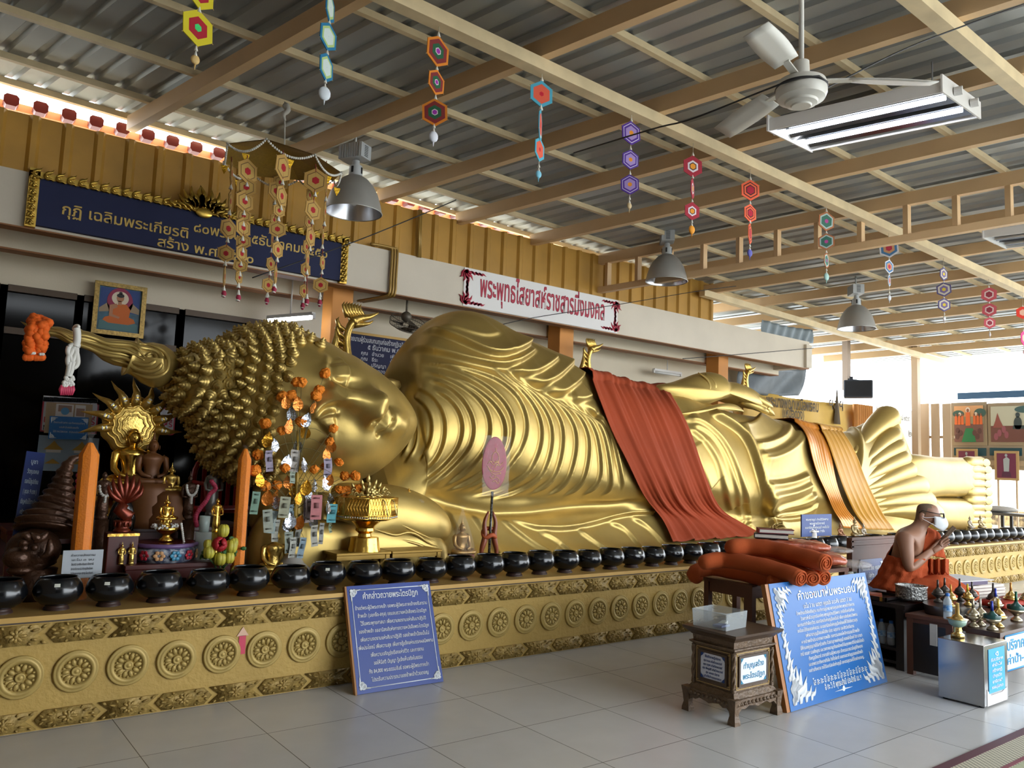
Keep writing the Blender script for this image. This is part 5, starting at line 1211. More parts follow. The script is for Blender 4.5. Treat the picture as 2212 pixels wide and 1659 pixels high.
mb.inflate([(.075*math.cos(a), .045*math.sin(a)) for a in np.linspace(0, 2*PI, 24, endpoint=False)], O+U*cxp+V_*(h-.005)+(0, -.03, 0), U, V_, .02)
mb.build('crest', M_carvedg, o)
M_banner = mat('white_banner', 'DAD8D6', 0.5); M_redl = mat('red_letters', 'A6243C', 0.6)
O = np.array([4.86, FY-.012, 3.15]); w, h = 2.44, 0.437
o = thing('temple_banner', 'white banner with large red letters on the cream fascia', 'banner', O+U*w/2)
mb = MB(); mb.prism([(0, 0), (w, 0), (w, h), (0, h)], O, U, V_, -.010); mb.build('board', M_banner, o, smooth=False)
mb = MB(); letters(mb, 'พระพุทธไสยาสห์ราชสารมิ่งมงคล', O, U, V_, .22, h*.33, .215, 1.98, 'l', bold=.022); mb.build('lettering', M_redl, o)
mb = MB()
for (x, y, fx, fy) in ((.02, h-.02, 1, -1), (w-.02, h-.02, -1, -1), (.02, .02, 1, 1), (w-.02, .02, -1, 1)):
    for k in range(5):
        a = (.1+.3*k)*PI/2; ang = math.atan2(fy*math.sin(a), fx*math.cos(a)); flame_leaf(mb, O, U, V_, x+fx*.012*k*0, y, .13-.012*abs(k-2), ang, flip=fx*fy)
    for k in range(3): flame_leaf(mb, O, U, V_, x+fx*(.07+.05*k), y+fy*.012, .09, 0 if fx > 0 else PI, flip=fx*fy); flame_leaf(mb, O, U, V_, x+fx*.012, y+fy*(.07+.055*k), .09, fy*PI/2, flip=-fx*fy)
mb.build('corner_ornament', M_redl, o)
Yp = 8.36
o, O, U_, V2, w, h = board('framed_picture', yq((203, 609), (312, 626), (304, 733), (198, 717), Yp), 'gold framed picture of a seated figure in orange robe under the fascia', 'picture', mat('picture_ground', '3A6A80', 0.5, dark='27414E', dscale=8), .02)
V2 = np.array([0, 0, 1.]); O = np.array([O[0], Yp, O[2]]); U_ = np.array([1., 0, 0])
for ch in list(o.children): bpy.data.objects.remove(ch)
mb = MB(); mb.prism([(0, 0), (w, 0), (w, h), (0, h)], O, U_, V2, -.02); mb.build('print', mat('picture_ground', '3A6A80'), o, smooth=False)
mb = MB(); f = .032
for q in ([(-.01, -.01), (w+.01, -.01), (w-f, f), (f, f)], [(-.01, h+.01), (f, h-f), (w-f, h-f), (w+.01, h+.01)], [(-.01, -.01), (f, f), (f, h-f), (-.01, h+.01)], [(w+.01, -.01), (w+.01, h+.01), (w-f, h-f), (w-f, f)]): mb.prism(q, O+(0, -.001, 0), U_, V2, .025)
mb.build('frame', mat('gilt_frame', (0.26, 0.17, 0.05), 0.4, metal=.7, var=.4, vscale=60), o, smooth=False)
def disc(cx, cy, rx, ry, n=28): return [(cx+rx*math.cos(t), cy+ry*math.sin(t)) for t in np.linspace(0, 2*PI, n, endpoint=False)]
def art(parent, nm, col, polys, O, U, V, lift): 
    mb = MB(); N = unit(np.cross(U, V))
    for q in polys: mb.prism(np.array(q), O+N*lift, U, V, .001)
    return mb.build(nm, mat('art_'+col, col, 0.6), parent, smooth=False)
S_ = lambda q: [(a*w, b*h) for a, b in q]
art(o, 'painted_sky', '24407A', [S_([(.1, .45), (.9, .45), (.9, .92), (.1, .92)])], O, U_, V2, .001)
art(o, 'painted_halo', '8E2046', [disc(.5*w, .66*h, .26*w, .28*h)], O, U_, V2, .0025)
art(o, 'painted_glow', 'D8C8B0', [disc(.5*w, .73*h, .17*w, .14*h)], O, U_, V2, .004)
art(o, 'painted_rocks', '9A8468', [S_([(.1, .5), (.25, .62), (.3, .55), (.3, .45), (.1, .42)]), S_([(.9, .55), (.75, .66), (.68, .58), (.7, .48), (.9, .45)])], O, U_, V2, .0025)
art(o, 'painted_lotus', '4E7476', [S_([(.1, .09), (.9, .09), (.88, .24), (.7, .30), (.5, .22), (.3, .30), (.12, .26)])], O, U_, V2, .0045)
art(o, 'painted_robe', 'C8641A', [S_([(.18, .27), (.30, .22), (.70, .22), (.84, .27), (.80, .34), (.70, .37), (.72, .52), (.64, .62), (.50, .62), (.36, .55), (.34, .37), (.22, .33)])], O, U_, V2, .0055)
art(o, 'painted_skin', 'B07A58', [disc(.5*w, .735*h, .075*w, .075*h), S_([(.30, .58), (.44, .62), (.46, .55), (.37, .50), (.37, .40), (.52, .36), (.50, .32), (.30, .36)]), S_([(.46, .6), (.54, .6), (.53, .68), (.47, .68)])], O, U_, V2, .0065)
art(o, 'painted_hair', '1E1614', [disc(.5*w, .785*h, .075*w, .04*h), disc(.5*w, .835*h, .035*w, .03*h)], O, U_, V2, .0075)
M_paper = mat('white_poster', 'B8BCC4', 0.6); M_ink = mat('black_ink', '15161A', 0.7)
Yg = 8.40
def poster(name, px, label, m, Y=Yg, th=.006):
    o, O, U_, V2, w, h = board(name, [atY(*q, Y) for q in px], label, 'sign', m, th); return o, O, np.array([1., 0, 0]), np.array([0, 0, 1.]), w, h
o, O, U_, V2, w, h = poster('no_smoking_sign', ((90, 868), (213, 873), (207, 942), (86, 932)), 'white red-edged no smoking poster behind the small blue notice', M_paper)
art(o, 'red_edge', 'A02C40', [[(0, 0), (w, 0), (w, .012), (0, .012)], [(0, h), (w, h), (w, h-.012), (0, h-.012)], [(0, 0), (.012, 0), (.012, h), (0, h)], [(w, 0), (w-.012, 0), (w-.012, h), (w, h)]], O, U_, V2, .001)
mb = MB(); letters(mb, 'NO SMOKING AREA', O, U_, V2, w/2, h*.06, h*.14, w*.9); mb.build('lettering', M_ink, o)
mb = MB(); letters(mb, 'เขตปลอดบุหรี่', O, U_, V2, w/2, h*.30, h*.2, w*.9); mb.build('red_lettering', M_redl, o)
o, O, U_, V2, w, h = poster('no_smoking_sign', ((266, 876), (378, 882), (375, 941), (264, 935)), 'white red-edged no smoking sign right of the naga heads', M_paper)
art(o, 'red_edge', 'A02C40', [[(0, 0), (w, 0), (w, .012), (0, .012)], [(0, h), (w, h), (w, h-.012), (0, h-.012)], [(0, 0), (.012, 0), (.012, h), (0, h)], [(w, 0), (w-.012, 0), (w-.012, h), (w, h)]], O, U_, V2, .001)
mb = MB(); letters(mb, 'NO SMOKING AREA', O, U_, V2, w/2, h*.06, h*.14, w*.9); mb.build('lettering', M_ink, o)
mb = MB(); letters(mb, 'เขตปลอดบุหรี่', O, U_, V2, w/2, h*.30, h*.2, w*.9); 
mb.lathe([(h*.2, 0), (h*.17, 0)], 30, O+U_*w*.58+V2*h*.74+(0, -.003, 0), rotx(PI/2)); mb.beam(O+U_*(w*.58-h*.13)+V2*h*.87+(0, -.003, 0), O+U_*(w*.58+h*.13)+V2*h*.61+(0, -.003, 0), .002, h*.03, up=(0, 1, 0)); mb.build('red_lettering', M_redl, o)
mb = MB(); mb.box(O+U_*w*.58+V2*h*.74+(0, -.002, 0), (h*.26, .002, h*.045)); mb.build('cigarette', M_ink, o, smooth=False)
o, O, U_, V2, w, h = poster('account_number_sign', ((93, 855), (210, 862), (210, 869), (93, 867)), 'narrow white strip with the account number above the posters', M_paper, Yg-.02)
h = .055; mb = MB(); mb.prism([(0, 0), (w, 0), (w, h), (0, h)], O, U_, V2, -.004); mb.build('strip', M_paper, o, smooth=False)
mb = MB(); letters(mb, 'เลขบัญชีวัด 174-1-78410-8 ธนาคารกรุงศรี', O, U_, V2, w/2, h*.25, h*.5, w*.94); mb.build('lettering', M_ink, o)
o, O, U_, V2, w, h = poster('cardboard_notice', ((99, 870), (200, 874), (195, 940), (95, 935)), 'tan cardboard notice with two small photographs', mat('tan_card', 'A08C70', 0.8), Yg-.035)
art(o, 'photo_sheet', 'C8C6C4', [[(w*.2, h*.55), (w*.58, h*.55), (w*.58, h*.97), (w*.2, h*.97)], [(w*.61, h*.55), (w*.84, h*.55), (w*.84, h*.97), (w*.61, h*.97)]], O, U_, V2, .001)
art(o, 'photo', '8E7468', [[(w*.25, h*.72), (w*.54, h*.72), (w*.54, h*.93), (w*.25, h*.93)], [(w*.64, h*.6), (w*.82, h*.6), (w*.82, h*.86), (w*.64, h*.86)]], O, U_, V2, .002); art(o, 'photo_spot', '4E86B0', [disc(w*.40, h*.74, w*.09, h*.12)], O, U_, V2, .003)
o, O, U_, V2, w, h = poster('blue_notice', ((106, 900), (190, 902), (188, 952), (104, 948)), 'small bright blue notice with white lines fixed over the cardboard', mat('blue_notice_face', '1F64A8', 0.45), Yg-.06)
mb = MB(); 
for i, t in enumerate(('ติดตามข่าวสาร และกิจกรรมต่างๆ', 'ของสำนักสงฆ์ทองแท้ง', 'ได้ที่ FACEBOOK  สำนักสงฆ์ทองแท้ง')): letters(mb, t, O, U_, V2, w/2, h*(.70-.2*i), h*.07, w*(.8 if i != 1 else .5))
for (x, y, fx, fy) in ((.01, .01, 1, 1), (w-.01, .01, -1, 1), (.01, h-.01, 1, -1), (w-.01, h-.01, -1, -1)): scroll(mb, O, U_, V2, x, y, .045, fx, fy, t=.12)
mb.build('lettering', mat('pale_letters', 'B8C8D4', 0.6), o)
o, O, U_, V2, w, h = poster('temple_photo_board', ((81, 941), (212, 947), (206, 1022), (76, 1016)), 'pale blue poster with two golden-roofed temple photographs', mat('pale_blue_print', '7E92A2', 0.6), Yg-.015)
for k in (0, 1):
    x = w*(.26+.46*k); art(o, 'golden_roof', '9A7A30', [[(x-w*.16, h*.60), (x-w*.06, h*.74), (x, h*.86), (x+w*.06, h*.74), (x+w*.16, h*.60)], [(x-w*.13, h*.2), (x, h*.34), (x+w*.13, h*.2)]], O, U_, V2, .002); art(o, 'temple_wall', 'B8B8B4', [[(x-w*.12, h*.52), (x+w*.12, h*.52), (x+w*.12, h*.60), (x-w*.12, h*.60)]], O, U_, V2, .002)
tl, tr, br, bl = atY(84, 981, 5.5), atY(130, 985, 5.5), atY(62, 1170, 5.3), atY(26, 1166, 5.3)
o, O, U_, V2, w, h = board('leaning_blue_board', (tl, tr, br, bl), 'dark blue prayer board leaning behind the bronze guardian head', 'sign', mat('blue_board_dim', '182C66', 0.4), .02)
mb = MB(); N_ = unit(np.cross(U_, V2))
for i, (t, f) in enumerate((('บูชา', .35), ('วัตถุมงคล', .6), ('ดอกไม้ธูปเทียน', .7), ('( ชุดละ 9 บาท )', .7), ('เชิญหยิบได้ตามจิต', .8), ('ศรัทธา สาธุชน', .7), ('ใส่บาตรพระ', .6), ('ทำบุญ', .4))): letters(mb, t, O, U_, V2, w/2, h*(.86-.115*i), h*.045, w*f)
mb.build('lettering', mat('pale_letters', 'B8C8D4'), o)
Yd = 8.42
a_, b_ = atY(769, 719, Yd), atY(893, 746, Yd); O = np.array([a_[0]-.12, Yd, 2.10]); w = b_[0]-a_[0]+.40; h = atY(800, 722, Yd)[2]-2.10-.02
o = thing('donor_board', 'navy board listing donors in white, seen between statue head and shoulder', 'sign', O+U*w/2)
mb = MB(); mb.prism([(0, 0), (w, 0), (w, h), (0, h)], O, U, V_, -.02); mb.build('board', mat('navy_board2', '080F3C', 0.7), o, smooth=False)
mb = MB()
for z_ in (h,): mb.box(O+U*w/2+V_*(z_+.012), (w+.04, .03, .03))
mb.build('frame', mat('brass_frame', '8A6C34', 0.4, metal=.5), o, smooth=False)
mb = MB(); letters(mb, 'รายนามผู้ร่วมสมทบทุนก่อสร้างกุฏิเฉลิมพระเกียรติพระชนม', O, U, V_, w/2, h-.085, .05, w*.95, bold=.014); letters(mb, '๕ ธันวาคม พ.ศ.๒๕๕๐', O, U, V_, w*.5, h-.165, .052, w*.52, bold=.014)
rows_ = [('คุณ', 'อำนวย', 'เพียรสุข', '๒๐๐๐๐', 'บาท'), ('คุณ', 'ธีระ', 'น้อยแรง', '๖๐๐๐', '..'), ('คุณ', 'ปริญญา', 'น้อยเจริญ', '๕๕๐๐', '..'), ('คุณ', 'ประทอง', 'น้อยวงศ์', '๕๐๐๐', '..'), ('คุณ', 'พรรณทิพา', 'จำปาทิพย์', '๓๐๐๐', '..'), ('คุณ', 'สุริยา', 'ทองมานต์', '๒๐๐๐', '..'), ('คุณ', 'กรุณา', 'อารยศิลป์', '๒๐๐๐', '..'), ('คุณ', 'สมพร', 'งามงาม', '๑๐๐๐', '..'), ('คุณ', 'วิชัย', 'ศักดิ์', '๑๐๐๐', '..')]
for i, r in enumerate(rows_):
    for x, t in zip((.17, .29, .50, .76, .90), r): letters(mb, t, O, U, V_, w*x, h-.235-.066*i, .038, None, 'l', bold=.01)
mb.build('lettering', mat('white_letters', 'C8CAD0', 0.6), o)
fc = atY(880, 697, 7.6); o = thing('orbit_fan', 'grey caged fan hanging from the soffit behind the statue shoulder', 'fan', fc)
M_fan = mat('fan_grey', '5E564A', 0.5, metal=.3); R_ = rotx(math.radians(-62)) 
mb = MB(); 
for r_, dz in ((.20, 0), (.19, .05), (.13, .075), (.19, -.04)): mb.tube([fc+rotx(math.radians(28)) @ np.array([r_*math.cos(t), r_*math.sin(t), -dz]) for t in np.linspace(0, 2*PI, 40)], .0035, 5)
for k in range(40):
    t = k*2*PI/40; mb.tube([fc+rotx(math.radians(28)) @ np.array([r_*math.cos(t), r_*math.sin(t), -dz]) for r_, dz in ((.04, .085), (.13, .075), (.19, .05), (.20, 0), (.19, -.04))], .0015, 4)
mb.build('cage', M_fan, o)
for k in range(3):
    mb = MB(); a = k*2*PI/3+.5; V = np.zeros((6, 5, 3))
    for i in range(6):
        for j in range(5): r_ = .04+.13*i/5; t = a+(j-2)*.24*(1 if i else .4); V[i, j] = fc+rotx(math.radians(28)) @ np.array([r_*math.cos(t), r_*math.sin(t), -.03+.012*(j-2)])
    mb.grid(V); mb.build('blade', mat('fan_blade', '3E362C', 0.5), o)
mb = MB(); mb.sphere(fc+rotx(math.radians(28)) @ np.array([0, 0, -.08]), (.045, .045, .02), 16, 8, R=rotx(math.radians(28))); mb.sphere(fc+(0, .03, .07), .06); mb.build('motor', M_fan, o)
mb = MB(); mb.cyl(fc+(0, .03, .08), (fc[0], fc[1]+.03, 3.275), .012); mb.build('bracket', M_fan, o)
M_tube = mat('tube_light', 'FFFFFF', 0.4, emit='E8F0FF', estr=14.0); M_batten = mat('white_metal', 'D2D0CC', 0.4)
def batten(p0, p1, label, lit=True, group=None):
    p0, p1 = np.asarray(p0, float), np.asarray(p1, float); o = thing('fluorescent_light', label, 'light', (p0+p1)/2+(0, 0, .05), group)
    mb = MB(); mb.beam(p0+(0, 0, .035), p1+(0, 0, .035), .05, .035); mb.build('housing', M_batten, o, smooth=False)
    mb = MB(); d = unit(p1-p0); mb.cyl(p0+d*.03, p1-d*.03, .022, .022, 12); mb.build('tube', M_tube if lit else mat('dead_tube', 'C8C8C4', 0.3), o)
    mb = MB(); mb.cyl((p0+p1)/2+(0, 0, .05), ((p0[0]+p1[0])/2, (p0[1]+p1[1])/2, 3.274), .008); mb.build('hanger', M_batten, o)
    for q in (p0, p1): mb = MB(); mb.box(q+(0, 0, .01), (.03, .04, .05)); mb.build('end_cap', M_batten, o, smooth=False)
    return o
a = atY(578, 692, 7.70); b = atZ(678, 668, a[2]); 
batten(atY(579, 693, 8.15), atY(678, 670, 7.55)*(1, 1, 0)+(0, 0, atY(579, 693, 8.15)[2]), 'lit white tube light under the soffit left of the orange column')
batten(atY(1412, 803, 8.2), atY(1470, 793, 8.2)*(1, 1, 0)+(0, 0, atY(1412, 803, 8.2)[2]), 'unlit white tube light under the far soffit', lit=False)
M_cond = mat('gold_conduit', '9A7A3A', 0.4, metal=.3)
xq = atY(850, 580, FY-.03)[0]
for k in range(3):
    mb = MB(); x = xq-.03+.032*k; mb.tube(smoothline([(x-.25+.03*k, FY-.03, 3.615+.0*k), (x-.03, FY-.035, 3.62), (x, FY-.035, 3.59), (x, FY-.035, 3.30), (x, FY-.03, 3.15), (x-.02, FY+.03, 3.11), (x-.10, FY+.5, 3.11)], 40), .014, 8)
    o = mb.build('conduit_pipe', M_cond); tag(o, 'gold painted conduit pipe bending under the fascia, %s of three' % ('left', 'middle', 'right')[k], 'pipe', 'conduit pipes by the fascia joint')
x = atY(908, 500, FY-.03)[0]; mb = MB(); mb.cyl((x, FY-.02, 3.585), (x-.03, FY-.04, 4.10), .018); mb.cyl((x+.025, FY-.02, 3.585), (x-.005, FY-.04, 4.10), .010)
o = mb.build('conduit_post', M_cond); tag(o, 'gold painted upright pipe from fascia to roof beam before the yellow sheet', 'pipe')
def naga(base, s, label, flip=1):
    o = thing('naga_bracket', label, 'carving', base, 'gilded naga brackets at the columns'); b = np.asarray(base, float); M = M_gold2
    P = lambda x, z, y=0: b+np.array([x*s*flip, y*s, z*s])
    mb = MB(); L = smoothline([P(.0, 0), P(.06, .18), P(.02, .42), P(.0, .62), P(.05, .82), P(.14, .95)], 24); mb.tube(L, np.interp(np.linspace(0, 1, 24), [0, .5, .8, 1], [.085, .075, .065, .085])*s, 12); mb.build('neck', M, o)
    mb = MB(); mb.tube(smoothline([P(.08, .92), P(.22, 1.0), P(.42, 1.06), P(.60, 1.16)], 12), np.linspace(.11, .015, 12)*s, 10); mb.tube(smoothline([P(.10, .88), P(.25, .90), P(.42, .94), P(.50, 1.0)], 10), np.linspace(.08, .01, 10)*s, 8); hd = mb.build('head', M, o)
    mb = MB()
    for k in range(7): a = k/6; mb.tube([P(.0+.3*a, 1.0+.05*a), P(-.06+.3*a, 1.10+.05*a), P(-.10+.32*a, 1.20+.04*math.sin(3*a)), P(-.08+.33*a, 1.27)], np.array([.05, .04, .025, .002])*s, 6)
    mb.build('crest', M, hd)
    mb = MB()
    for k in range(6): mb.tube([P(-.06, .1+.13*k), P(-.16, .16+.13*k), P(-.20, .27+.13*k), P(-.16, .33+.13*k)], np.array([.05, .05, .03, .003])*s, 6)
    mb.tube(smoothline([P(-.22, -.0), P(-.28, .25), P(-.22, .45), P(-.20, .62), P(-.22, .78)], 14), np.interp(np.linspace(0, 1, 14), [0, .3, .7, 1], [.09, .08, .06, .004])*s, 8)
    mb.build('flame_fins', M, o); mb = MB(); mb.beam(b+(0, 0, .04), (b[0], 7.84, b[2]+.04), .06, .06); mb.build('mount', M, o, smooth=False); return o
q = atY(745, 800, 6.9); q2 = atY(745, 650, 6.9); naga((q[0]+.02, 6.95, q[2]-.02), (q2[2]-q[2])/1.22, 'gilded naga bracket rising beside the statue brow, by the nearest orange column')
q = atY(1258, 812, 7.3); q2 = atY(1258, 732, 7.3); naga((q[0], 7.2, q[2]-.05), (q2[2]-q[2]+.05)/1.26, 'gilded naga bracket rising behind the statue upper arm at the middle column')
q = atY(1600, 850, 7.3); q2 = atY(1600, 790, 7.3); naga((q[0], 7.2, q[2]-.02), (q2[2]-q[2]+.05)/1.26, 'gilded naga bracket rising behind the statue hand at the far column')
# ================================================================== things hanging from the roof
M_string = mat('thread', 'C8C0B0', 0.8); M_cone = mat('white_cone', 'DCDACE', 0.5); M_stick = mat('bamboo_stick', 'B09060', 0.7)
def hexagon(parent, c, R_, sq, cols, tilt=0.0):
    """woven yarn hexagon: concentric bands on crossed sticks; sq = apparent width / height"""
    yaw = math.acos(max(.08, min(1, sq/.87))); v = unit(np.array([CAM[0]-c[0], CAM[1]-c[1], 0])); n = max((rotz(yaw) @ v, rotz(-yaw) @ v), key=lambda q: q[0]-.3*q[1]); U_ = unit(np.cross((0, 0, 1), n)); V2 = np.array([0, 0, 1.0])
    if tilt: U_, V2 = U_*math.cos(tilt)+V2*math.sin(tilt), V2*math.cos(tilt)-U_*math.sin(tilt)
    mats = []; mb = MB()
    hexp = lambda r: np.array([(r*math.sin(k*PI/3), r*math.cos(k*PI/3)) for k in range(6)])
    m_ = 0
    for i, (fr_, col) in enumerate(cols):
        r0 = R_*fr_; r1 = R_*(cols[i+1][0] if i+1 < len(cols) else 0.0)
        mats.append(mat('yarn_'+col, col, 0.85)) ; a, b_ = hexp(r0), hexp(r1) if r1 > 0 else hexp(0.002)
        for k in range(6):
            k2 = (k+1) % 6; q = [a[k], a[k2], b_[k2], b_[k]]
            mb.prism(q, c-n*(.003+.0006*i), U_, V2, .006+.0012*i, m_)
        m_ += 1
    mats.append(M_stick)
    for k in range(3):
        d = np.array([math.sin(k*PI/3), math.cos(k*PI/3)])*R_*1.08; e = U_*d[0]+V2*d[1]; mb.cyl(c-e, c+e, .0022, n=5, m=m_)
    return mb.build('hexagon', mats, parent, smooth=False)
def cones(mb, p, n=1, s=1.0):
    for k in range(n): q = p-np.array([0, 0, .030*k*s]); mb.lathe([(.003*s, .012*s), (.006*s, 0), (.011*s, -.014*s), (.002*s, -.014*s)], 8, q)
def mobile(label, x, ytop, hexes, tail, Y=4.17, group=None, hung=True):
    top_ = atY(x, ytop, Y); k_ = np.linalg.norm(top_-CAM)/FPX
    hz_ = zr(top_[0], Y, -.09) if hung else top_[2]
    o = thing('hexagon_mobile', label, 'hanging decoration', (top_[0], Y, max(hz_, top_[2])), group)
    zz = lambda y: atY(x, y, Y)[2]
    P0 = np.array([top_[0], Y, 0]); mb = MB(); yl = tail[0] if tail else hexes[-1][0]+hexes[-1][2]
    mb.cyl(P0+(0, 0, max(hz_, top_[2])), P0+(0, 0, zz(yl)), .0022, n=5); mb.build('thread', M_string, o)
    cb = MB(); last = ytop
    for (y, rx, ry, cols) in hexes:
        R_ = ry*k_; c = P0+(0, 0, zz(y)); 
        if zz(y)-R_ < max(hz_, top_[2])+.5: hexagon(o, c, R_, rx/ry, cols, random.uniform(-.08, .08))
        cones(cb, P0+(0, 0, zz(y-ry)+.018), 1, 1.2*ry*k_/.10)
    if tail:
        y, r_, col = tail; cones(cb, P0+(0, 0, zz(y)+r_*k_+.04), 2)
        mb = MB(); mb.sphere(P0+(0, 0, zz(y)), (r_*k_, r_*k_*.55, r_*k_*1.1), 12, 8); mb.cyl(P0+(0, 0, zz(y)-r_*k_*1.05), P0+(0, 0, zz(y)-r_*k_*1.05-.03), .006, .002, 6); mb.build('tassel', mat('tassel_'+col, col, 0.7), o)
    cb.build('cone_bead', M_cone, o); return o
cY = lambda *a: [(f, c) for f, c in a]
mobile('yellow and red hexagon mobile with a tan tassel, nearest the left corner', 437, -60, [(-15, 22, 33, cY((1, 'C8B81E'), (.62, 'A01226'), (.22, '3CC86A'))), (64, 25, 34, cY((1, 'C8B81E'), (.62, 'A01226'), (.22, '3CC86A')))], (134, 8, 'D2B070'))
mobile('teal and pale green hexagon mobile with a white disc tassel', 716, -30, [(18, 8, 30, cY((1, '1C6E96'), (.78, 'A8C078'), (.6, 'C4D2CE'))), (82, 15, 28, cY((1, '1C6E96'), (.78, 'A8C078'), (.6, 'C4D2CE'))), (150, 12, 28, cY((1, '1C6E96'), (.78, 'A8C078'), (.6, 'C4D2CE')))], (207, 12, 'D2DAE0'))
oc = cY((1, 'D07A1C'), (.82, '7A2626'), (.52, '1E5636'), (.24, 'D8D0D0'), (.18, '9A2AA0'))
mobile('orange, maroon and green hexagon mobile with a white rosette tassel', 948, 64, [(112, 21, 32, oc), (180, 15, 26, oc), (246, 25, 28, oc)], (299, 10, 'D6D8E0'))
bc = cY((1, '4AA0B8'), (.74, 'D85A40'), (.18, 'C01830'))
mobile('sky blue and coral hexagon mobile with a blue heart tassel', 1171, 162, [(204, 22, 28, bc), (272, 3, 34, bc), (325, 9, 25, bc)], (379, 7, '7CC0D8'))
pc = cY((1, '4C2A86'), (.84, 'D0C8DA'), (.78, '4C2A86'), (.60, '9A82B8'), (.22, 'D88A1E'))
mobile('purple and lilac hexagon mobile with a tan tassel', 1364, 250, [(288, 18, 25, pc), (346, 16, 21, pc), (400, 18, 21, pc)], (446, 6, 'B8A078'))
rc = cY((1, '9E2838'), (.56, 'D8CCD0'), (.38, '4A3030'), (.28, 'E0922A'))
mobile('red and white hexagon mobile with an orange ball at the bottom', 1497, 328, [(360, 18, 23, rc), (408, 3, 22, rc), (457, 14, 19, rc)], (497, 8, 'E0921E'))
kc = cY((1, 'E0603E'), (.78, '3A2420'), (.68, 'E0603E'), (.5, '3A2420'), (.40, 'A81C34'))
mobile('coral and black hexagon mobile with a blue-violet tassel', 1621, 380, [(411, 17, 22, kc), (461, 11, 19, kc), (505, 3, 22, kc)], (547, 7, '5A5AA8'))
gc = cY((1, 'A86A44'), (.82, 'A8BCB8'), (.66, '3E6E60'), (.22, 'B04A90'))
mobile('teal, brown and pink hexagon mobile with a pale green tassel', 1785, 452, [(478, 14, 20, gc), (522, 15, 17, gc), (563, 4, 16, gc)], (598, 7, '9CC0B8'))
wc = cY((1, 'D0D4DC'), (.84, '4A7AA8'), (.58, 'C89870'), (.32, 'B8344A'))
mobile('white, blue and peach hexagon mobile with a faded white tassel', 1920, 512, [(536, 18, 19, wc), (576, 7, 14, wc), (606, 2, 12, wc)], (643, 5, 'C8CCD2'))
vc = cY((1, '5A5480'), (.80, 'CFC8B8'), (.55, '7A6A98'), (.25, 'D8C040'))
mobile('violet and cream hexagon mobile with a white drop, third from the far end', 2038, 572, [(592, 6, 13, vc), (625, 13, 14, vc), (658, 10, 13, vc)], (688, 4, 'D8D6D8'))
sc_ = cY((1, 'C85A64'), (.60, 'E0C8C4'), (.42, '983848'))
mobile('rose red hexagon mobile with cream rings, second from the far end', 2136, 618, [(636, 14, 14, sc_), (669, 12, 13, sc_), (697, 9, 11, sc_)], (722, 3, 'C8C0C0'))
mobile('bright red hexagon mobile at the far end of the row', 2209, 655, [(675, 10, 12, cY((1, 'E04030'), (.5, 'E8B8A0'))), (730, 4, 14, cY((1, 'E04080'), (.5, 'E8B8A0')))], (760, 3, 'C8A0A0'))
YC = 6.0
ZC = lambda x, y, Y=YC: atY(470+x/4.484, 310+y/4.484, Y)
cc = ZC(640, 175); k_ = np.linalg.norm(cc-CAM)/FPX/4.484
can = thing('canopy_mobile', 'yellow canopy hung from the roof with white garland swags round its rim', 'hanging decoration', atY(615, 225, YC))
ring = [np.array([cc[0]+.48*math.cos(a), YC+.40*math.sin(a), cc[2]-.02+.03*math.sin(2*a)]) for a in np.linspace(0, 2*PI, 8, endpoint=False)+.2]
mb = MB(); ap = ZC(640, 40, YC)+np.array([0, 0, .02])
ctr = np.array([cc[0], YC, cc[2]+.10])
for i in range(8): mb.add([ctr, ring[i], ring[(i+1) % 8]], [(0, 1, 2)])
for i in range(8): mb.add([ctr+(0, 0, -.006), ring[i]+(0, 0, -.006), ring[(i+1) % 8]+(0, 0, -.006)], [(2, 1, 0)])
mb.build('canopy_cloth', mat('yellow_canopy', 'A8842C', 0.7, var=.12, vscale=60), can, smooth=False)
mb = MB(); hang = atY(615, 225, YC); mb.cyl(ctr, hang+(0, 0, .02), .006, n=6); mb.tube(smoothline([hang+(0, 0, 0), hang+(.02, -.02, -.05), hang+(-.01, -.02, -.10), hang+(.01, -.01, -.14)], 10), [.02, .03, .03, .026, .022, .02, .016, .014, .012, .01], 7); mb.build('cord', mat('grey_cord', 'A8A49A', 0.9), can)
mb = MB()
for i in range(8):
    a, b_ = ring[i], ring[(i+1) % 8]
    for t in np.linspace(0, 1, 24): mb.sphere(a+(b_-a)*t+(0, 0, -.13*4*t*(1-t)*.6), .010, 6, 5)
mb.build('bead_swag', M_pearl, can)
mb = MB()
for i in range(8): p = (ring[i]+ring[(i+1) % 8])/2+(0, 0, -.10); mb.prism([(-.03, 0), (.03, 0), (.02, -.03), (0, -.07), (-.02, -.03)], p, (1, 0, 0), (0, 0, 1), .004)
mb.build('gold_leaf', mat('gold_tinsel', 'D0A020', 0.25, metal=.7, bump=.5, bscale=80), can, smooth=False)
gcx = cY((1, 'B08A48'), (.74, '5E4226'), (.68, 'B4924E'), (.30, 'A01A22'))
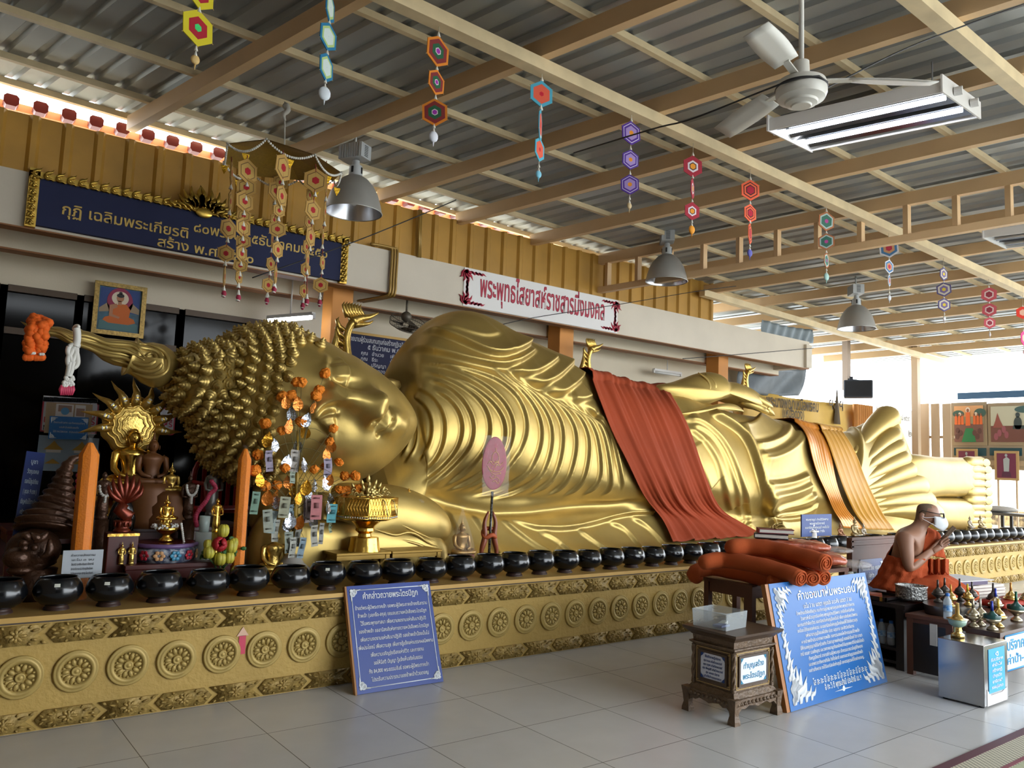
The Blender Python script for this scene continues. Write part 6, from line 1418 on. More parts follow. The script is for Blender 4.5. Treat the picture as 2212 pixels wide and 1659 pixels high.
def string(label, Y, hs, tail):
    x0 = hs[0][0]; pt = ZC(x0, hs[0][1]-hs[0][3]-50, Y); o = thing('hexagon_mobile', label, 'hanging decoration', pt, 'golden hexagon strings under the yellow canopy')
    L = [pt]+[ZC(x, y, Y) for x, y, _, _ in hs]+[ZC(tail[0], tail[1], Y)]
    mb = MB(); mb.tube(smoothline(L, 40), .004, 5); mb.build('thread', mat('red_thread', '7A2420', 0.8), o)
    cb = MB()
    for x, y, rx, ry in hs: hexagon(o, ZC(x, y, Y), ry*k_, rx/ry, gcx, random.uniform(-.1, .1)); cones(cb, ZC(x-5, y+ry+14, Y), 1, 1.5)
    cones(cb, ZC(tail[0], tail[1]-40, Y), 2, 1.5); cb.build('cone_bead', M_cone, o)
    mb = MB(); mb.tube([ZC(tail[0], tail[1]-15, Y), ZC(tail[0], tail[1]+15, Y), ZC(tail[0]-3, tail[1]+50, Y)], [.012, .02, .008], 8); mb.build('tassel', mat('magenta_tassel', '9E2444', 0.7), o)
string('golden hexagon string at the left rim of the canopy', 5.95, [(135, 290, 10, 110), (122, 560, 14, 90), (103, 825, 62, 92), (80, 1065, 66, 78), (66, 1290, 8, 95)], (62, 1440))
string('longest golden hexagon string, with tightly packed hexagons', 5.72, [(290, 270, 75, 108), (280, 425, 105, 88), (262, 560, 66, 95), (255, 700, 70, 62), (248, 815, 55, 88), (250, 950, 74, 66), (232, 1065, 42, 80), (222, 1182, 76, 64), (207, 1295, 25, 60)], (203, 1480))
string('golden hexagon string hanging from the middle of the canopy front', 5.6, [(635, 235, 60, 122), (620, 510, 40, 96), (595, 650, 45, 62), (580, 830, 66, 76), (582, 1030, 40, 76), (562, 1270, 10, 90)], (548, 1400))
string('golden hexagon string at the back of the canopy, ending by the lit tube', 6.3, [(612, 380, 65, 80), (560, 460, 60, 95), (597, 612, 66, 70), (545, 740, 30, 60), (530, 930, 8, 90), (513, 1168, 36, 70), (490, 1372, 52, 74)], (478, 1510))
string('golden hexagon string with the largest hexagon, right of the canopy middle', 5.65, [(950, 360, 100, 112), (922, 645, 62, 95), (900, 905, 36, 95), (870, 1130, 12, 100)], (865, 1520))
string('golden hexagon string behind the largest hexagon one', 6.2, [(890, 500, 25, 70), (882, 760, 34, 70), (860, 1000, 28, 75), (852, 1222, 42, 74), (835, 1430, 36, 70)], (825, 1560))
string('golden hexagon string at the right rim of the canopy, beside the lamp', 6.0, [(1055, 370, 9, 150), (1040, 660, 10, 100), (1020, 900, 8, 80), (1015, 1155, 20, 72), (998, 1372, 68, 76)], (990, 1530))
M_alu = mat('brushed_aluminium', 'A8A6A0', 0.45, metal=.45, var=.06); M_alu2 = mat('bright_reflector', 'C8C8CC', 0.25, metal=1.0); M_box = mat('grey_ballast', 'B4B8BA', 0.5, metal=.3)
def highbay(px, py, dist, label, yaw, gain=1.0):
    r = ray(px, py); c = CAM+unit(r)*dist; R_ = rotz(yaw); o = thing('high_bay_lamp', label, 'lamp', (c[0], c[1], zr(c[0], c[1], 0)), 'high-bay lamps')
    hz_ = zr(c[0], c[1], 0)
    prof = [(.055, .20), (.07, .195), (.115, .165), (.165, .11), (.205, .04), (.23, -.04), (.245, -.10), (.25, -.125)]
    mb = MB(); mb.lathe(prof, 40, c); mb.lathe([(.25, -.125), (.256, -.13), (.25, -.135)], 40, c); mb.build('shade', M_alu, o)
    mb = MB(); mb.lathe([(a-.006, z-.004) for a, z in prof], 40, c); mb.build('reflector', M_alu2, o)
    mb = MB(); mb.cyl(c+(0, 0, .19), c+(0, 0, .29), .062, .056, 20); mb.cyl(c+(0, 0, .29), c+(0, 0, .34), .035, .03, 14); mb.build('neck', M_box, o, smooth=30)
    mb = MB()
    for a in (0, 1, 2, 3): mb.box(c+rotz(a*PI/2+.6) @ np.array([.059, 0, .245]), (.008, .02, .055), rotz(a*PI/2+.6))
    mb.build('slot', mat('slot_dark', '1A1A1A', 0.8), o, smooth=False)
    bc_ = c+R_ @ np.array([.0, .02, .415]); mb = MB(); mb.box(bc_, (.15, .24, .13), R_)
    for k in range(9): mb.box(bc_+R_ @ np.array([.077, -.10+.025*k, 0]), (.008, .010, .126), R_); mb.box(bc_+R_ @ np.array([-.077, -.10+.025*k, 0]), (.008, .010, .126), R_)
    mb.build('ballast', M_box, o, smooth=False)
    mb = MB()
    for k in range(7): mb.box(bc_+R_ @ np.array([0, -.1215, -.045+.015*k]), (.05, .004, .007), R_)
    mb.build('vent', mat('slot_grey', '5A5C5E', 0.7), o, smooth=False)
    mb = MB(); mb.cyl(bc_+(0, 0, .06), (bc_[0], bc_[1], hz_+.175), .010, n=8); mb.cyl(bc_+R_ @ np.array([.06, .05, .06]), (bc_[0]+.04, bc_[1], hz_+.01), .005, n=6); mb.build('hanger', M_box, o)
    mb = MB(); mb.sphere(c+(0, 0, .02), (.05, .05, .09), 14, 10); mb.build('bulb', mat('bulb_glass', 'E8E8E8', 0.2), o)
highbay(765, 428, 7.3, 'large grey high-bay lamp, nearest of the three, beside the golden hexagon strings', .5)
highbay(1440, 585, 9.8, 'grey high-bay lamp in the middle, hanging before the ladder truss', -.75)
highbay(1850, 690, 12.0, 'grey high-bay lamp farthest away, hanging before the bright open side', -.75)
def troffer(corners, label, lit):
    A, B, C_, D = [np.asarray(q, float) for q in corners]; c = (A+B+C_+D)/4; o = thing('twin_tube_fixture', label, 'light', c+(0, 0, .1), 'white twin-tube ceiling fixtures')
    L = (D-A+C_-B)/2; Wd = (B-A+C_-D)/2; l, w_ = np.linalg.norm(L), np.linalg.norm(Wd); ul, uw = L/l, Wd/w_; R_ = np.stack([ul, uw, np.cross(ul, uw)], 1)
    mb = MB(); mb.box(c+(0, 0, .095), (l, w_, .01), R_); 
    for s_ in (-1, 1): mb.box(c+uw*s_*(w_/2-.006)+(0, 0, .05), (l, .012, .09), R_)
    mb.build('tray', M_batten, o, smooth=False)
    for s_ in (-1, 1):
        mb = MB(); mb.box(c+ul*s_*(l/2+.004)+(0, 0, .065), (.012, w_+.03, .13), R_); mb.cyl(c+ul*s_*(l/2+.01)+uw*.13+(0, 0, .06), c+ul*s_*(l/2+.06)+uw*.13+(0, 0, .06), .03, n=12); mb.cyl(c+ul*s_*(l/2+.01)-uw*.13+(0, 0, .06), c+ul*s_*(l/2+.06)-uw*.13+(0, 0, .06), .03, n=12)
        mb.build('end_plate', M_batten, o, smooth=False)
    for s_ in (-1, 1):
        mb = MB(); q = c+uw*s_*w_*.23+(0, 0, .03); mb.cyl(q-ul*(l/2-.04), q+ul*(l/2-.04), .018, n=14); mb.build('tube', M_tube if lit else mat('dead_tube', 'C8C8C4', 0.3), o)
        mb = MB()
        e = [(-.10, .02), (-.03, .08), (.03, .08), (.10, .02)]
        for (a, b1), (a2, b2) in zip(e[:-1], e[1:]):
            mb.add([q-(0, 0, .03)-ul*(l/2-.02)+uw*a+(0, 0, b1), q-(0, 0, .03)+ul*(l/2-.02)+uw*a+(0, 0, b1), q-(0, 0, .03)+ul*(l/2-.02)+uw*a2+(0, 0, b2), q-(0, 0, .03)-ul*(l/2-.02)+uw*a2+(0, 0, b2)], [(0, 1, 2, 3)])
        mb.build('reflector', mat('mirror_reflector', 'A8ACB4', 0.15, metal=1.0), o, smooth=False)
    mb = MB()
    for s_ in (-1, 1): q = c+ul*s_*l*.35; mb.cyl(q+(0, 0, .09), (q[0], q[1], zr(q[0], q[1], .10)), .006, n=6)
    mb.build('hanger', M_box, o); return c
troffer([(5.021, 3.444, 4.0), (5.604, 3.453, 4.0), (5.92, 2.321, 4.0), (5.327, 2.318, 4.0)], 'lit white fixture with two bright tubes near the fan', True)
z_ = 3.95; q1, q2 = atZ(2125, 515, z_), atZ(2212, 490, z_)
a = q1; troffer([a, a+(.58, .0, 0), a+(.58+.3, -1.15, 0), a+(.3, -1.15, 0)], 'unlit white twin-tube fixture beyond the ladder truss at right', False)
fc = np.array([3.362, 2.125, 3.301]); o = thing('ceiling_fan', 'white ceiling fan with three blades on a long rod', 'fan', (fc[0], fc[1], zr(fc[0], fc[1], .1)))
M_fanw = mat('cream_white_enamel', 'CFCCC2', 0.35)
mb = MB(); mb.lathe([(0, -.085), (.045, -.085), (.05, -.078), (.075, -.070), (.08, -.060), (.112, -.045), (.122, -.02), (.122, .02), (.115, .04), (.07, .055), (.0, .055)], 40, fc); mb.build('motor', M_fanw, o, smooth=35)
mb = MB(); mb.lathe([(.123, .002), (.125, .008), (.123, .014)], 40, fc); mb.build('black_band', mat('black_band', '222228', 0.5), o)
mb = MB(); mb.cyl(fc+(0, 0, .05), fc+(0, 0, .145), .042, .038, 18); mb.build('collar', M_fanw, o, smooth=30)
mb = MB(); mb.cyl(fc+(0, 0, .14), (fc[0], fc[1], zr(fc[0], fc[1], .13)), .0125, n=10); mb.lathe([(.0, 0), (.05, 0), (.045, -.05), (.015, -.07)], 16, (fc[0], fc[1], zr(fc[0], fc[1], .13))); mb.build('rod', M_fanw, o)
for k in range(3):
    a = math.radians(75+120*k); d = np.array([math.cos(a), math.sin(a), 0]); e = np.array([-d[1], d[0], 0])
    mb = MB(); mb.box(fc+d*.17+(0, 0, .045), (.14, .035, .008), rotz(a)); bk = mb.build('blade_arm', M_fanw, o, smooth=False)
    V = np.zeros((8, 4, 3))
    for i in range(8):
        for j in range(4): r_ = .22+.40*i/7; w2 = .055+.012*math.sin(i/7*PI); V[i, j] = fc+d*r_+e*((j-1.5)/1.5*w2)+np.array([0, 0, .045+.018*(j-1.5)/1.5-.004*i])
    mb = MB(); mb.grid(V); b_ = mb.build('blade', M_fanw, o); b_.modifiers.new('th', 'SOLIDIFY').thickness = .004
M_cable = mat('black_cable', '1C1A1A', 0.6)
def cable(P, r, label, n=50):
    mb = MB(); mb.tube(smoothline(P, n), r, 6); o = mb.build('cable', M_cable); tag(o, label, 'cable')
cable([atY(2260, -8, 1.7), atY(1980, 95, 2.0), fc+(.125, -.04, .03), fc+(.02, -.128, .012), fc+(-.12, -.05, .0), atY(1500, 255, 2.6), atY(1412, 278, 2.95), atY(1240, 330, 3.75)], .005, 'black cable from upper right wrapping the fan motor and on to the tie beam')
cable([atY(545, 600, 6.6), atY(745, 530, 6.6), atY(905, 466, 6.6), atY(985, 432, 6.6)], .006, 'thin dark cable slanting up before the gold framed sign to the rafter')
cable([atY(1080, 702, 7.0), atY(1160, 685, 7.0), atY(1340, 657, 7.0), atY(1500, 630, 6.6), atY(1590, 618, 6.4)], .005, 'thin dark cable slanting across the white banner')
cable([atY(1475, 775, 7.0), atY(1640, 762, 7.0), atY(1757, 752, 7.2)], .006, 'thin dark cable across the far end of the fascia')
# ================================================================== things on the floor: boards, boxes, robes, tables
M_wood = mat('carved_brown_wood', '66513C', 0.45, metal=.1, var=.2, vscale=25, bump=.45, bscale=55); M_woodp = mat('brown_wood_plain', '4A3828', 0.4, var=.12)
M_woodr = mat('reddish_wood', '5C3626', 0.55, var=.15); M_woodd = mat('dark_cabinet_wood', '1E1818', 0.35, var=.2); M_goldline = mat('gold_line', 'B89A60', 0.4, metal=.3)
M_bluel = mat('white_letters', 'C8CAD0', 0.6); M_white2 = mat('white_print', 'E2E6EA', 0.5)
# ---- prayer board leaning on the plinth
def lean_board(name, label, BL, BR, d, hgt, m, th=.025):
    BL, BR = np.asarray(BL, float), np.asarray(BR, float); u = unit(BR-BL); n = np.array([-u[1], u[0], 0])
    TL = BL+n*d+(0, 0, hgt); Vv = unit(TL-BL); h = np.linalg.norm(TL-BL); w = np.linalg.norm(BR-BL); lift = n*.02
    o = thing(name, label, 'sign', (BL+BR)/2); O = BL+unit(np.cross(u, Vv))*0.0
    mb = MB(); mb.prism([(0, 0), (w, 0), (w, h), (0, h)], O, u, Vv, -th); mb.build('board', m, o, smooth=False)
    return o, O, u, Vv, w, h
M_pb = mat('royal_blue_board', '1C3C8E', 0.45, var=.04)
o, O, U_, V2, w, h = lean_board('prayer_board', 'royal blue board of white prayer text leaning against the plinth', (2.293, 4.385, .004), (2.894, 4.372, .004), .236, .60, M_pb)
Nn = unit(np.cross(U_, V2))
mb = MB(); mb.prism([(-.012, -.004), (0, 0), (0, h), (-.012, h)], O-Nn*.001, U_, V2, -.028); mb.build('board_edge', mat('raw_wood_edge', 'A8743E', 0.6), o, smooth=False)
mb = MB()
for i, (t, f) in enumerate((('คำกล่าวถวายพระไตรปิฎก', .66), ('ข้าแต่พระผู้มีพระภาคเจ้า ขอพระผู้มีพระภาคเจ้าจงรับทราบ', .86), ('ข้าพเจ้า (บอกชื่อ-สกุล) ขอมอบถวายหนังสือพระไตรปิฎก', .82), ('ไว้ในพระพุทธศาสนา เพื่อความงดงามแห่งสัมมาปฏิบัติ', .78), ('ของข้าพเจ้า ขออานิสงส์แห่งการถวายหนังสือพระไตรปิฎก', .83), ('เพื่อความงดงามแห่งสัมมาปฏิบัติ ของข้าพเจ้านี้จงเป็นไป', .81), ('เพื่อประโยชน์ เพื่อความสุข เพื่อการรู้แจ้งแห่งมรรคผลนิพพาน', .88), ('เพื่อความเจริญรุ่งเรืองแห่งชีวิต และการงาน', .62), ('ขอให้มีสติ ปัญญา รู้แจ้งเห็นจริงในธรรม', .57), ('ทั้ง 84,000 พระธรรมขันธ์ ขอพระผู้มีพระภาคเจ้า', .70), ('โปรดรับความปรารถนาของข้าพเจ้าด้วยเทอญ', .66))):
    letters(mb, t, O, U_, V2, w*.5, h*(.865 if i == 0 else .84-.0745*i), h*(.05 if i == 0 else .030), w*f, bold=.020 if i == 0 else .014)
mb.build('lettering', M_white2, o)
mb = MB()
for (a, b_) in (((.12, .955), (.88, .955)), ((.12, .045), (.88, .045)), ((.045, .10), (.045, .90)), ((.955, .10), (.955, .90))):
    p, q = O+U_*a[0]*w+V2*a[1]*h, O+U_*b_[0]*w+V2*b_[1]*h; mb.beam(p+Nn*.001, q+Nn*.001, .005, .002, up=Nn)
for (x, y, fx, fy) in ((.03, .035, 1, 1), (.97, .035, -1, 1), (.03, .965, 1, -1), (.97, .965, -1, -1)): scroll(mb, O, U_, V2, w*x, h*y, .062, fx, fy, t=.11)
mb.build('border', M_white2, o)
# ---- big blue board
M_bb = mat('sky_blue_board', '1062AA', 0.45, var=.03)
o, O, U_, V2, w, h = lean_board('blue_prayer_board', 'large sky blue board of white prayer text behind the carved donation box', (4.335, 2.800, .004), (5.562, 2.842, .004), .155, .725, M_bb)
Nn = unit(np.cross(U_, V2))
mb = MB(); mb.prism([(-.035, 0), (0, 0), (0, h), (-.035, h)], O-Nn*.004, U_, V2, -.03); mb.build('frame_edge', mat('orange_wood', 'A0662E', 0.5), o, smooth=False)
mb = MB()
for i, (t, f, x) in enumerate((('คำขอขมาห่มพระนอน', .60, .54), ('นะโม 3 จบ เมตตา คุณณัง อะระหัง เมตตา 3 จบ', .50, .53), ('ข้าพเจ้าขอตั้งจิตอธิษฐาน กระทำการบูชาพระพุทธคุณองค์พระพุทธเจ้าทั้งหลาย', .60, .50), ('ด้วยการห่มจีวรบูชาต่อองค์พระพุทธรูปปางปรินิพพาน ยกมือขึ้นเหนือศีรษะ', .56, .51), ('และกระทำทักษิณาวัตร ขออานิสงส์แห่งบุญนี้จงเป็นไป เพื่อการถึงซึ่งพระนิพพาน', .62, .50), ('จงนั้นจะได้ถึงยอดแห่งธรรม และขออานิสงส์แห่งบุญนี้จงส่งผลให้ได้ถึงซึ่งความสุข', .62, .49), ('แห่งอานาบุญนี้จงแผ่ไปถึง เปรต อสุรกาย และสัตว์เดรัจฉาน', .50, .50), ('หากข้าพเจ้าประมาทพลาดพลั้ง ขอกรรมจงอโหสิกรรมแก่ข้าพเจ้า', .60, .50), ('มีให้ครองคู่บุญบารมีนั้นๆด้วยเทิด ด้วยอานุภาพแห่งบุญนี้ ขอจงสำเร็จแก่ บิดา มารดา', .64, .50), ('สามี ภรรยา รวมถึงบุตร และวงศาคณาญาติของข้าพเจ้าในทุกภพชาติที่ล่วงลับไปแล้ว', .66, .50), ('ทั้งครูอุปัชฌาย์ อาจารย์ท่านผู้มีพระคุณ เจ้ากรรมนายเวรในภูมิทั้งหลาย', .56, .52), ('และเทพเทวดาทั้งหลายทั้งสิ้น ทั้งที่ใกล้ชาติ ตลอดจนดวงวิญญาณของข้าพเจ้า', .56, .51), ('ขอท่านทั้งหลาย จงได้รับอานิสงส์แห่งบุญนี้ และบรรลุธรรมได้โดยง่ายเทอญ...', .58, .51), ('โส สะ อะ นิ โส สะ อะ นิ โส อะ นิ โส สะ นิ โส สะ อะ', .56, .52), ('อิ กะ วิ ติ พุทธะสังมิ ประสิทธิ เม..ฯ', .38, .53))):
    y = .84 if i == 0 else .765-.0465*(i-1) if i < 13 else (.145 if i == 13 else .085)
    letters(mb, t, O, U_, V2, w*x, h*y, h*(.06 if i == 0 else .042 if i >= 13 else .032 if i == 1 else .024), w*f, bold=.02 if i in (0, 13, 14) else .012)
mb.tube([O+U_*w*.43+V2*h*.05+Nn*.002, O+U_*w*.52+V2*h*.052+Nn*.002, O+U_*w*.61+V2*h*.05+Nn*.002], [.001, .005, .001], 5); mb.sphere(O+U_*w*.52+V2*h*.052, (.018, .004, .022), 10, 6)
mb.build('lettering', M_white2, o)
mb = MB()
for (x, y, fx, fy, big) in ((.02, .02, 1, 1, 1.3), (.98, .02, -1, 1, 1.3), (.02, .98, 1, -1, .9), (.98, .98, -1, -1, .9)):
    for k in range(7):
        flame_leaf(mb, O, U_, V2, w*x+fx*.012, h*y+fy*(.015+.05*k*big), .115*big*(1-.09*k), PI/2*fy+(-fx*fy*.35), flip=-fx*fy)
        if k < 4: flame_leaf(mb, O, U_, V2, w*x+fx*(.015+.05*k*big), h*y+fy*.012, .11*big*(1-.14*k), (0 if fx > 0 else PI)+fx*fy*.5, flip=fx*fy)
    for k in range(3): flame_leaf(mb, O, U_, V2, w*x+fx*.03, h*y+fy*.03, .13*big, math.atan2(fy*(.4+.5*k), fx), flip=fx*fy, lift=.004)
mb.build('corner_ornament', M_white2, o)
# ---- carved donation box
bx0, bx1, by0, by1, bh = 3.815, 4.262, 2.815, 3.187, .492
bc_ = np.array([(bx0+bx1)/2, (by0+by1)/2, 0]); L_, D_ = bx1-bx0, by1-by0
db = thing('donation_box', 'carved dark brown wooden donation box with two white paper signs', 'donation box', bc_)
def ring_box(mb, z0, z1, gx0, gx1, m=0):
    v = []
    for z, g in ((z0, gx0), (z1, gx1)):
        for sx, sy in ((-1, -1), (1, -1), (1, 1), (-1, 1)): v.append(bc_+np.array([sx*(L_/2+g), sy*(D_/2+g), z]))
    mb.add(v, [(0, 1, 5, 4), (1, 2, 6, 5), (2, 3, 7, 6), (3, 0, 4, 7), (3, 2, 1, 0), (4, 5, 6, 7)], m)
g0 = -.045
mb = MB(); ring_box(mb, .165, .405, g0, g0); ring_box(mb, .385, .40, g0+.0, g0+.022); ring_box(mb, .40, .408, g0+.022, g0+.022); ring_box(mb, .408, .445, g0+.004, g0+.008); ring_box(mb, .13, .165, -.015, g0+.006); mb.build('body', M_wood, db, smooth=False)
mb = MB(); ring_box(mb, .445, .455, g0+.012, g0+.02); ring_box(mb, .455, .478, g0+.02, .005); ring_box(mb, .478, .492, .005, .008); mb.build('top', M_woodp, db, smooth=False)
mb = MB(); n_ = 9
for (p, q) in (((-1, -1), (1, -1)), ((1, -1), (1, 1)), ((1, 1), (-1, 1)), ((-1, 1), (-1, -1))):
    a = bc_+np.array([p[0]*(L_/2-.012), p[1]*(D_/2-.012), 0]); b = bc_+np.array([q[0]*(L_/2-.012), q[1]*(D_/2-.012), 0]); u = unit(b-a); l = np.linalg.norm(b-a)
    N_ = unit(np.cross(u, (0, 0, 1)))
    poly = [(0, .135), (l, .135), (l, .045), (l*.93, .06), (l*.86, .085), (l*.78, .080), (l*.70, .095), (l*.58, .088), (l*.5, .080), (l*.42, .088), (l*.30, .095), (l*.22, .080), (l*.14, .085), (l*.07, .06), (0, .045)]
    mb.prism(poly, a+N_*.006, u, (0, 0, 1), -.018)
    for k in range(12): c = a+u*l*(k+.5)/12+(0, 0, .112); mb.sphere(c+N_*.007, (.014, .014, .012), 7, 5)
mb.build('apron', M_wood, db, smooth=False)
for sx in (-1, 1):
    for sy in (-1, 1):
        c = bc_+np.array([sx*(L_/2-.022), sy*(D_/2-.022), 0]); mb = MB()
        for z0, z1, a, b_ in ((0, .02, .052, .05), (.02, .05, .05, .036), (.05, .10, .036, .046), (.10, .14, .046, .058)): mb.box(c+(0, 0, (z0+z1)/2), (a, a, z1-z0), taper=b_/a)
        mb.build('leg', M_wood, db, smooth=False)
for sx in (-1, 1):
    for sy in (-1, 1):
        c = bc_+np.array([sx*(L_/2+g0+.002), sy*(D_/2+g0+.002), 0]); mb = MB()
        L = [c+np.array([.006*math.cos(t*9), .006*math.sin(t*9), .185+.185*t]) for t in np.linspace(0, 1, 60)]
        mb.tube(L, .009, 6); L = [c+np.array([-.006*math.cos(t*9), -.006*math.sin(t*9), .185+.185*t]) for t in np.linspace(0, 1, 60)]; mb.tube(L, .009, 6); mb.lathe([(.014, .165), (.012, .185)], 10, c); mb.lathe([(.012, .37), (.014, .385)], 10, c); mb.build('twisted_column', M_wood, db)
def panel_face(face):
    if face == 'x': O = np.array([bc_[0]-L_/2-g0, bc_[1]+D_/2+g0, 0]); U_ = np.array([0, -1., 0]); w = D_+2*g0
    else: O = np.array([bc_[0]-L_/2-g0, bc_[1]-D_/2-g0, 0]); U_ = np.array([1., 0, 0]); w = L_+2*g0
    V2 = np.array([0, 0, 1.]); N_ = unit(np.cross(U_, V2)); x0, x1, z0, z1 = .022, w-.022, .178, .378
    mb = MB()
    for a, b_ in (((x0, z0), (x1, z0)), ((x1, z0), (x1, z1)), ((x1, z1), (x0, z1)), ((x0, z1), (x0, z0))): mb.beam(O+U_*a[0]+V2*a[1]+N_*.002, O+U_*b_[0]+V2*b_[1]+N_*.002, .004, .005, up=N_)
    for a in (x0+.01, x1-.01):
        for b_ in (z0+.012, z1-.012): mb.sphere(O+U_*a+V2*b_+N_*.003, .005, 8, 6)
    mb.build('gold_inlay', M_goldline, db, smooth=False)
    fx0, fx1, fz0, fz1 = x0+.018, x1-.018, z0+.014, z1-.014; mb = MB(); t = .014
    for a, b_, c, d in (((fx0, fz0), (fx1, fz0), (fx1-t, fz0+t), (fx0+t, fz0+t)), ((fx0, fz1), (fx0+t, fz1-t), (fx1-t, fz1-t), (fx1, fz1)), ((fx0, fz0), (fx0+t, fz0+t), (fx0+t, fz1-t), (fx0, fz1)), ((fx1, fz0), (fx1, fz1), (fx1-t, fz1-t), (fx1-t, fz0+t))): mb.prism([a, b_, c, d], O, U_, V2, .010)
    mb.build('panel_frame', M_woodp, db, smooth=False)
    return O, U_, V2, N_, fx0+t, fx1-t, fz0+t, fz1-t
def paper(face, lines, inkm, label_):
    O, U_, V2, N_, a, b_, c, d = panel_face(face); mb = MB(); O2 = O+U_*(a-.006)+V2*(c-.006)+N_*.004; w, h = b_-a+.012, d-c+.012
    mb.prism([(0, 0), (w, 0), (w, h), (0, h)], O2, U_, V2, .003); pp = mb.build('paper_sign', mat('white_paper', 'DCE0EC', 0.5), db, smooth=False); pp['label'] = label_
    mb = MB(); O3 = O2+N_*.003
    for (t, f, y, hh) in lines: letters(mb, t, O3, U_, V2, w/2, h*y, h*hh, w*f, bold=.018, lift=.0012, slant=.12)
    for (x, y, fx, fy) in ((.04, .05, 1, 1), (.96, .05, -1, 1), (.04, .95, 1, -1), (.96, .95, -1, -1)): scroll(mb, O3, U_, V2, w*x, h*y, .022, fx, fy, t=.13, lift=.001)
    mb.build('lettering', inkm, pp)
paper('x', (('ชื่อเจ้าภาพตู้บริจาค', .6, .80, .075), ('คุณ กมล สวัสดิ์เกษมวงศ์', .7, .65, .07), ('คุณ จตุพร สวัสดิ์เกษมวงศ์', .72, .51, .07), ('คุณ พิชญสินี สวัสดิ์เกษมวงศ์', .78, .37, .07), ('คุณ สมยศ มีสวาง', .52, .23, .07), ('อุทิศให้เจ้ากรรมนายเวร', .68, .09, .07)), mat('blue_ink', '2A4A8C', 0.6), 'white paper with six lines of blue names')
paper('y', (('ทำบุญสร้าง', .74, .58, .17), ('พระไตรปิฎก', .80, .20, .17)), mat('teal_ink', '2E86A8', 0.6), 'white paper with two lines of large teal lettering')
# ---- clear plastic box with papers on the donation box
M_pp = mat('frosted_plastic', 'CDD4D6', 0.3, alpha=.28, spec=.6)
c = atZ(1548, 1322, bh+.001); c = np.array([3.97, 3.045, bh+.0015]); o = thing('plastic_tub', 'open frosted plastic tub standing on the donation box', 'box', c)
s_ = .115; R_ = rotz(.10); mb = MB()
for k in range(4):
    a, b_ = [(-1, -1), (1, -1), (1, 1), (-1, 1)][k], [(1, -1), (1, 1), (-1, 1), (-1, -1)][k]
    V = np.array([[c+R_ @ np.array([p[0]*s_*(.95+.05*t), p[1]*s_*(.95+.05*t), .098*t]) for t in (0, 1)] for p in (a, b_)]); mb.grid(V)
mb.add([c+R_ @ np.array([p[0]*s_*.95, p[1]*s_*.95, .002]) for p in ((-1, -1), (1, -1), (1, 1), (-1, 1))], [(0, 1, 2, 3)]); ob = mb.build('tub', M_pp, o, smooth=False); ob.modifiers.new('th', 'SOLIDIFY').thickness = .002
mb = MB(); mb.tube([c+R_ @ np.array([p[0]*(s_+.004), p[1]*(s_+.004), .098]) for p in ((-1, -1), (1, -1), (1, 1), (-1, 1))], .005, 6, closed=True); mb.build('rim', M_pp, o)
mb = MB(); mb.box(c+R_ @ np.array([-.03, -.03, .012]), (.09, .06, .012), R_); pk = mb.build('blue_packet', mat('dusky_blue', '6A7AA8', 0.6), smooth=False); tag(pk, 'dusky blue packet lying in the plastic tub', 'packet')
mb = MB(); mb.box(c+R_ @ np.array([.04, .0, .012]), (.10, .035, .018), rotz(.4)); pk = mb.build('paper_bundle', mat('pale_paper2', 'C4C8C0', 0.7), smooth=False); tag(pk, 'folded pale paper lying in the plastic tub', 'paper')
# ---- stool with rolled robes
sz = .64
st_c = np.array([4.90, 3.55, 0])
stl = thing('wooden_stool', 'brown wooden stool under the rolled orange robes', 'stool', st_c)
R_ = rotz(-.06)
mb = MB(); mb.box(st_c+(0, 0, sz-.0125), (.36, .44, .025), R_); mb.build('seat', M_woodr, stl, smooth=False)
mb = MB()
for sx in (-1, 1): mb.box(st_c+R_ @ np.array([sx*.155, 0, sz-.06]), (.025, .34, .07), R_)
for sy in (-1, 1): mb.box(st_c+R_ @ np.array([0, sy*.18, sz-.06]), (.28, .025, .07), R_)
mb.build('apron', M_woodr, stl, smooth=False)
for sx in (-1, 1):
    for sy in (-1, 1): mb = MB(); mb.box(st_c+R_ @ np.array([sx*.155, sy*.195, (sz-.025)/2]), (.042, .042, sz-.025), R_); mb.build('leg', M_woodr, stl, smooth=False)
M_roll = mat('orange_robe_roll', 'B04E1C', 0.9, var=.06, vscale=6, bump=.12, bscale=160)
def roll(P, r, label, spir=1):
    P = [np.asarray(p, float) for p in P]; L = smoothline(P, 30); o = thing('robe_roll', label, 'rolled robe', L[len(L)//2], 'rolled orange robes on the stool'); d = unit(L[-1]-L[-3])
    rr = np.full(30, r); rr[0] = r*.5; rr[1] = r*.9; rr[2:] *= 1+.04*np.sin(np.arange(28)*.9+r*300); mb = MB(); mb.tube(L, rr, 18, flat=.93); mb.build('cloth', M_roll, o)
    a, b_, _ = frame_of(d); t = np.linspace(.4, 5.2*PI, 60); mb = MB()
    mb.tube([L[-1]+d*.004+a*(r*(.12+.82*x/(5.2*PI)))*math.cos(x)+b_*(r*(.12+.82*x/(5.2*PI)))*math.sin(x)*.93 for x in t], .0048, 5); mb.build('spiral_end', M_roll, o); return o
zr_ = lambda x, y, z: atZ(1480+x/3.175, 1120+y/3.175, z)
rb_ = .054; A0 = sz+rb_+.003
roll([zr_(95, 420, .62), zr_(60, 370, .68), zr_(190, 345, A0+.005), zr_(420, 385, A0), zr_(600, 435, A0-.02), zr_(712, 487, .645)], rb_, 'front lower roll of orange robe drooping at the left end of the pile')
roll([zr_(560, 430, A0+.01), zr_(700, 460, A0-.01), zr_(835, 520, .625)], rb_, 'lower middle orange robe roll, its end sagging below the others')
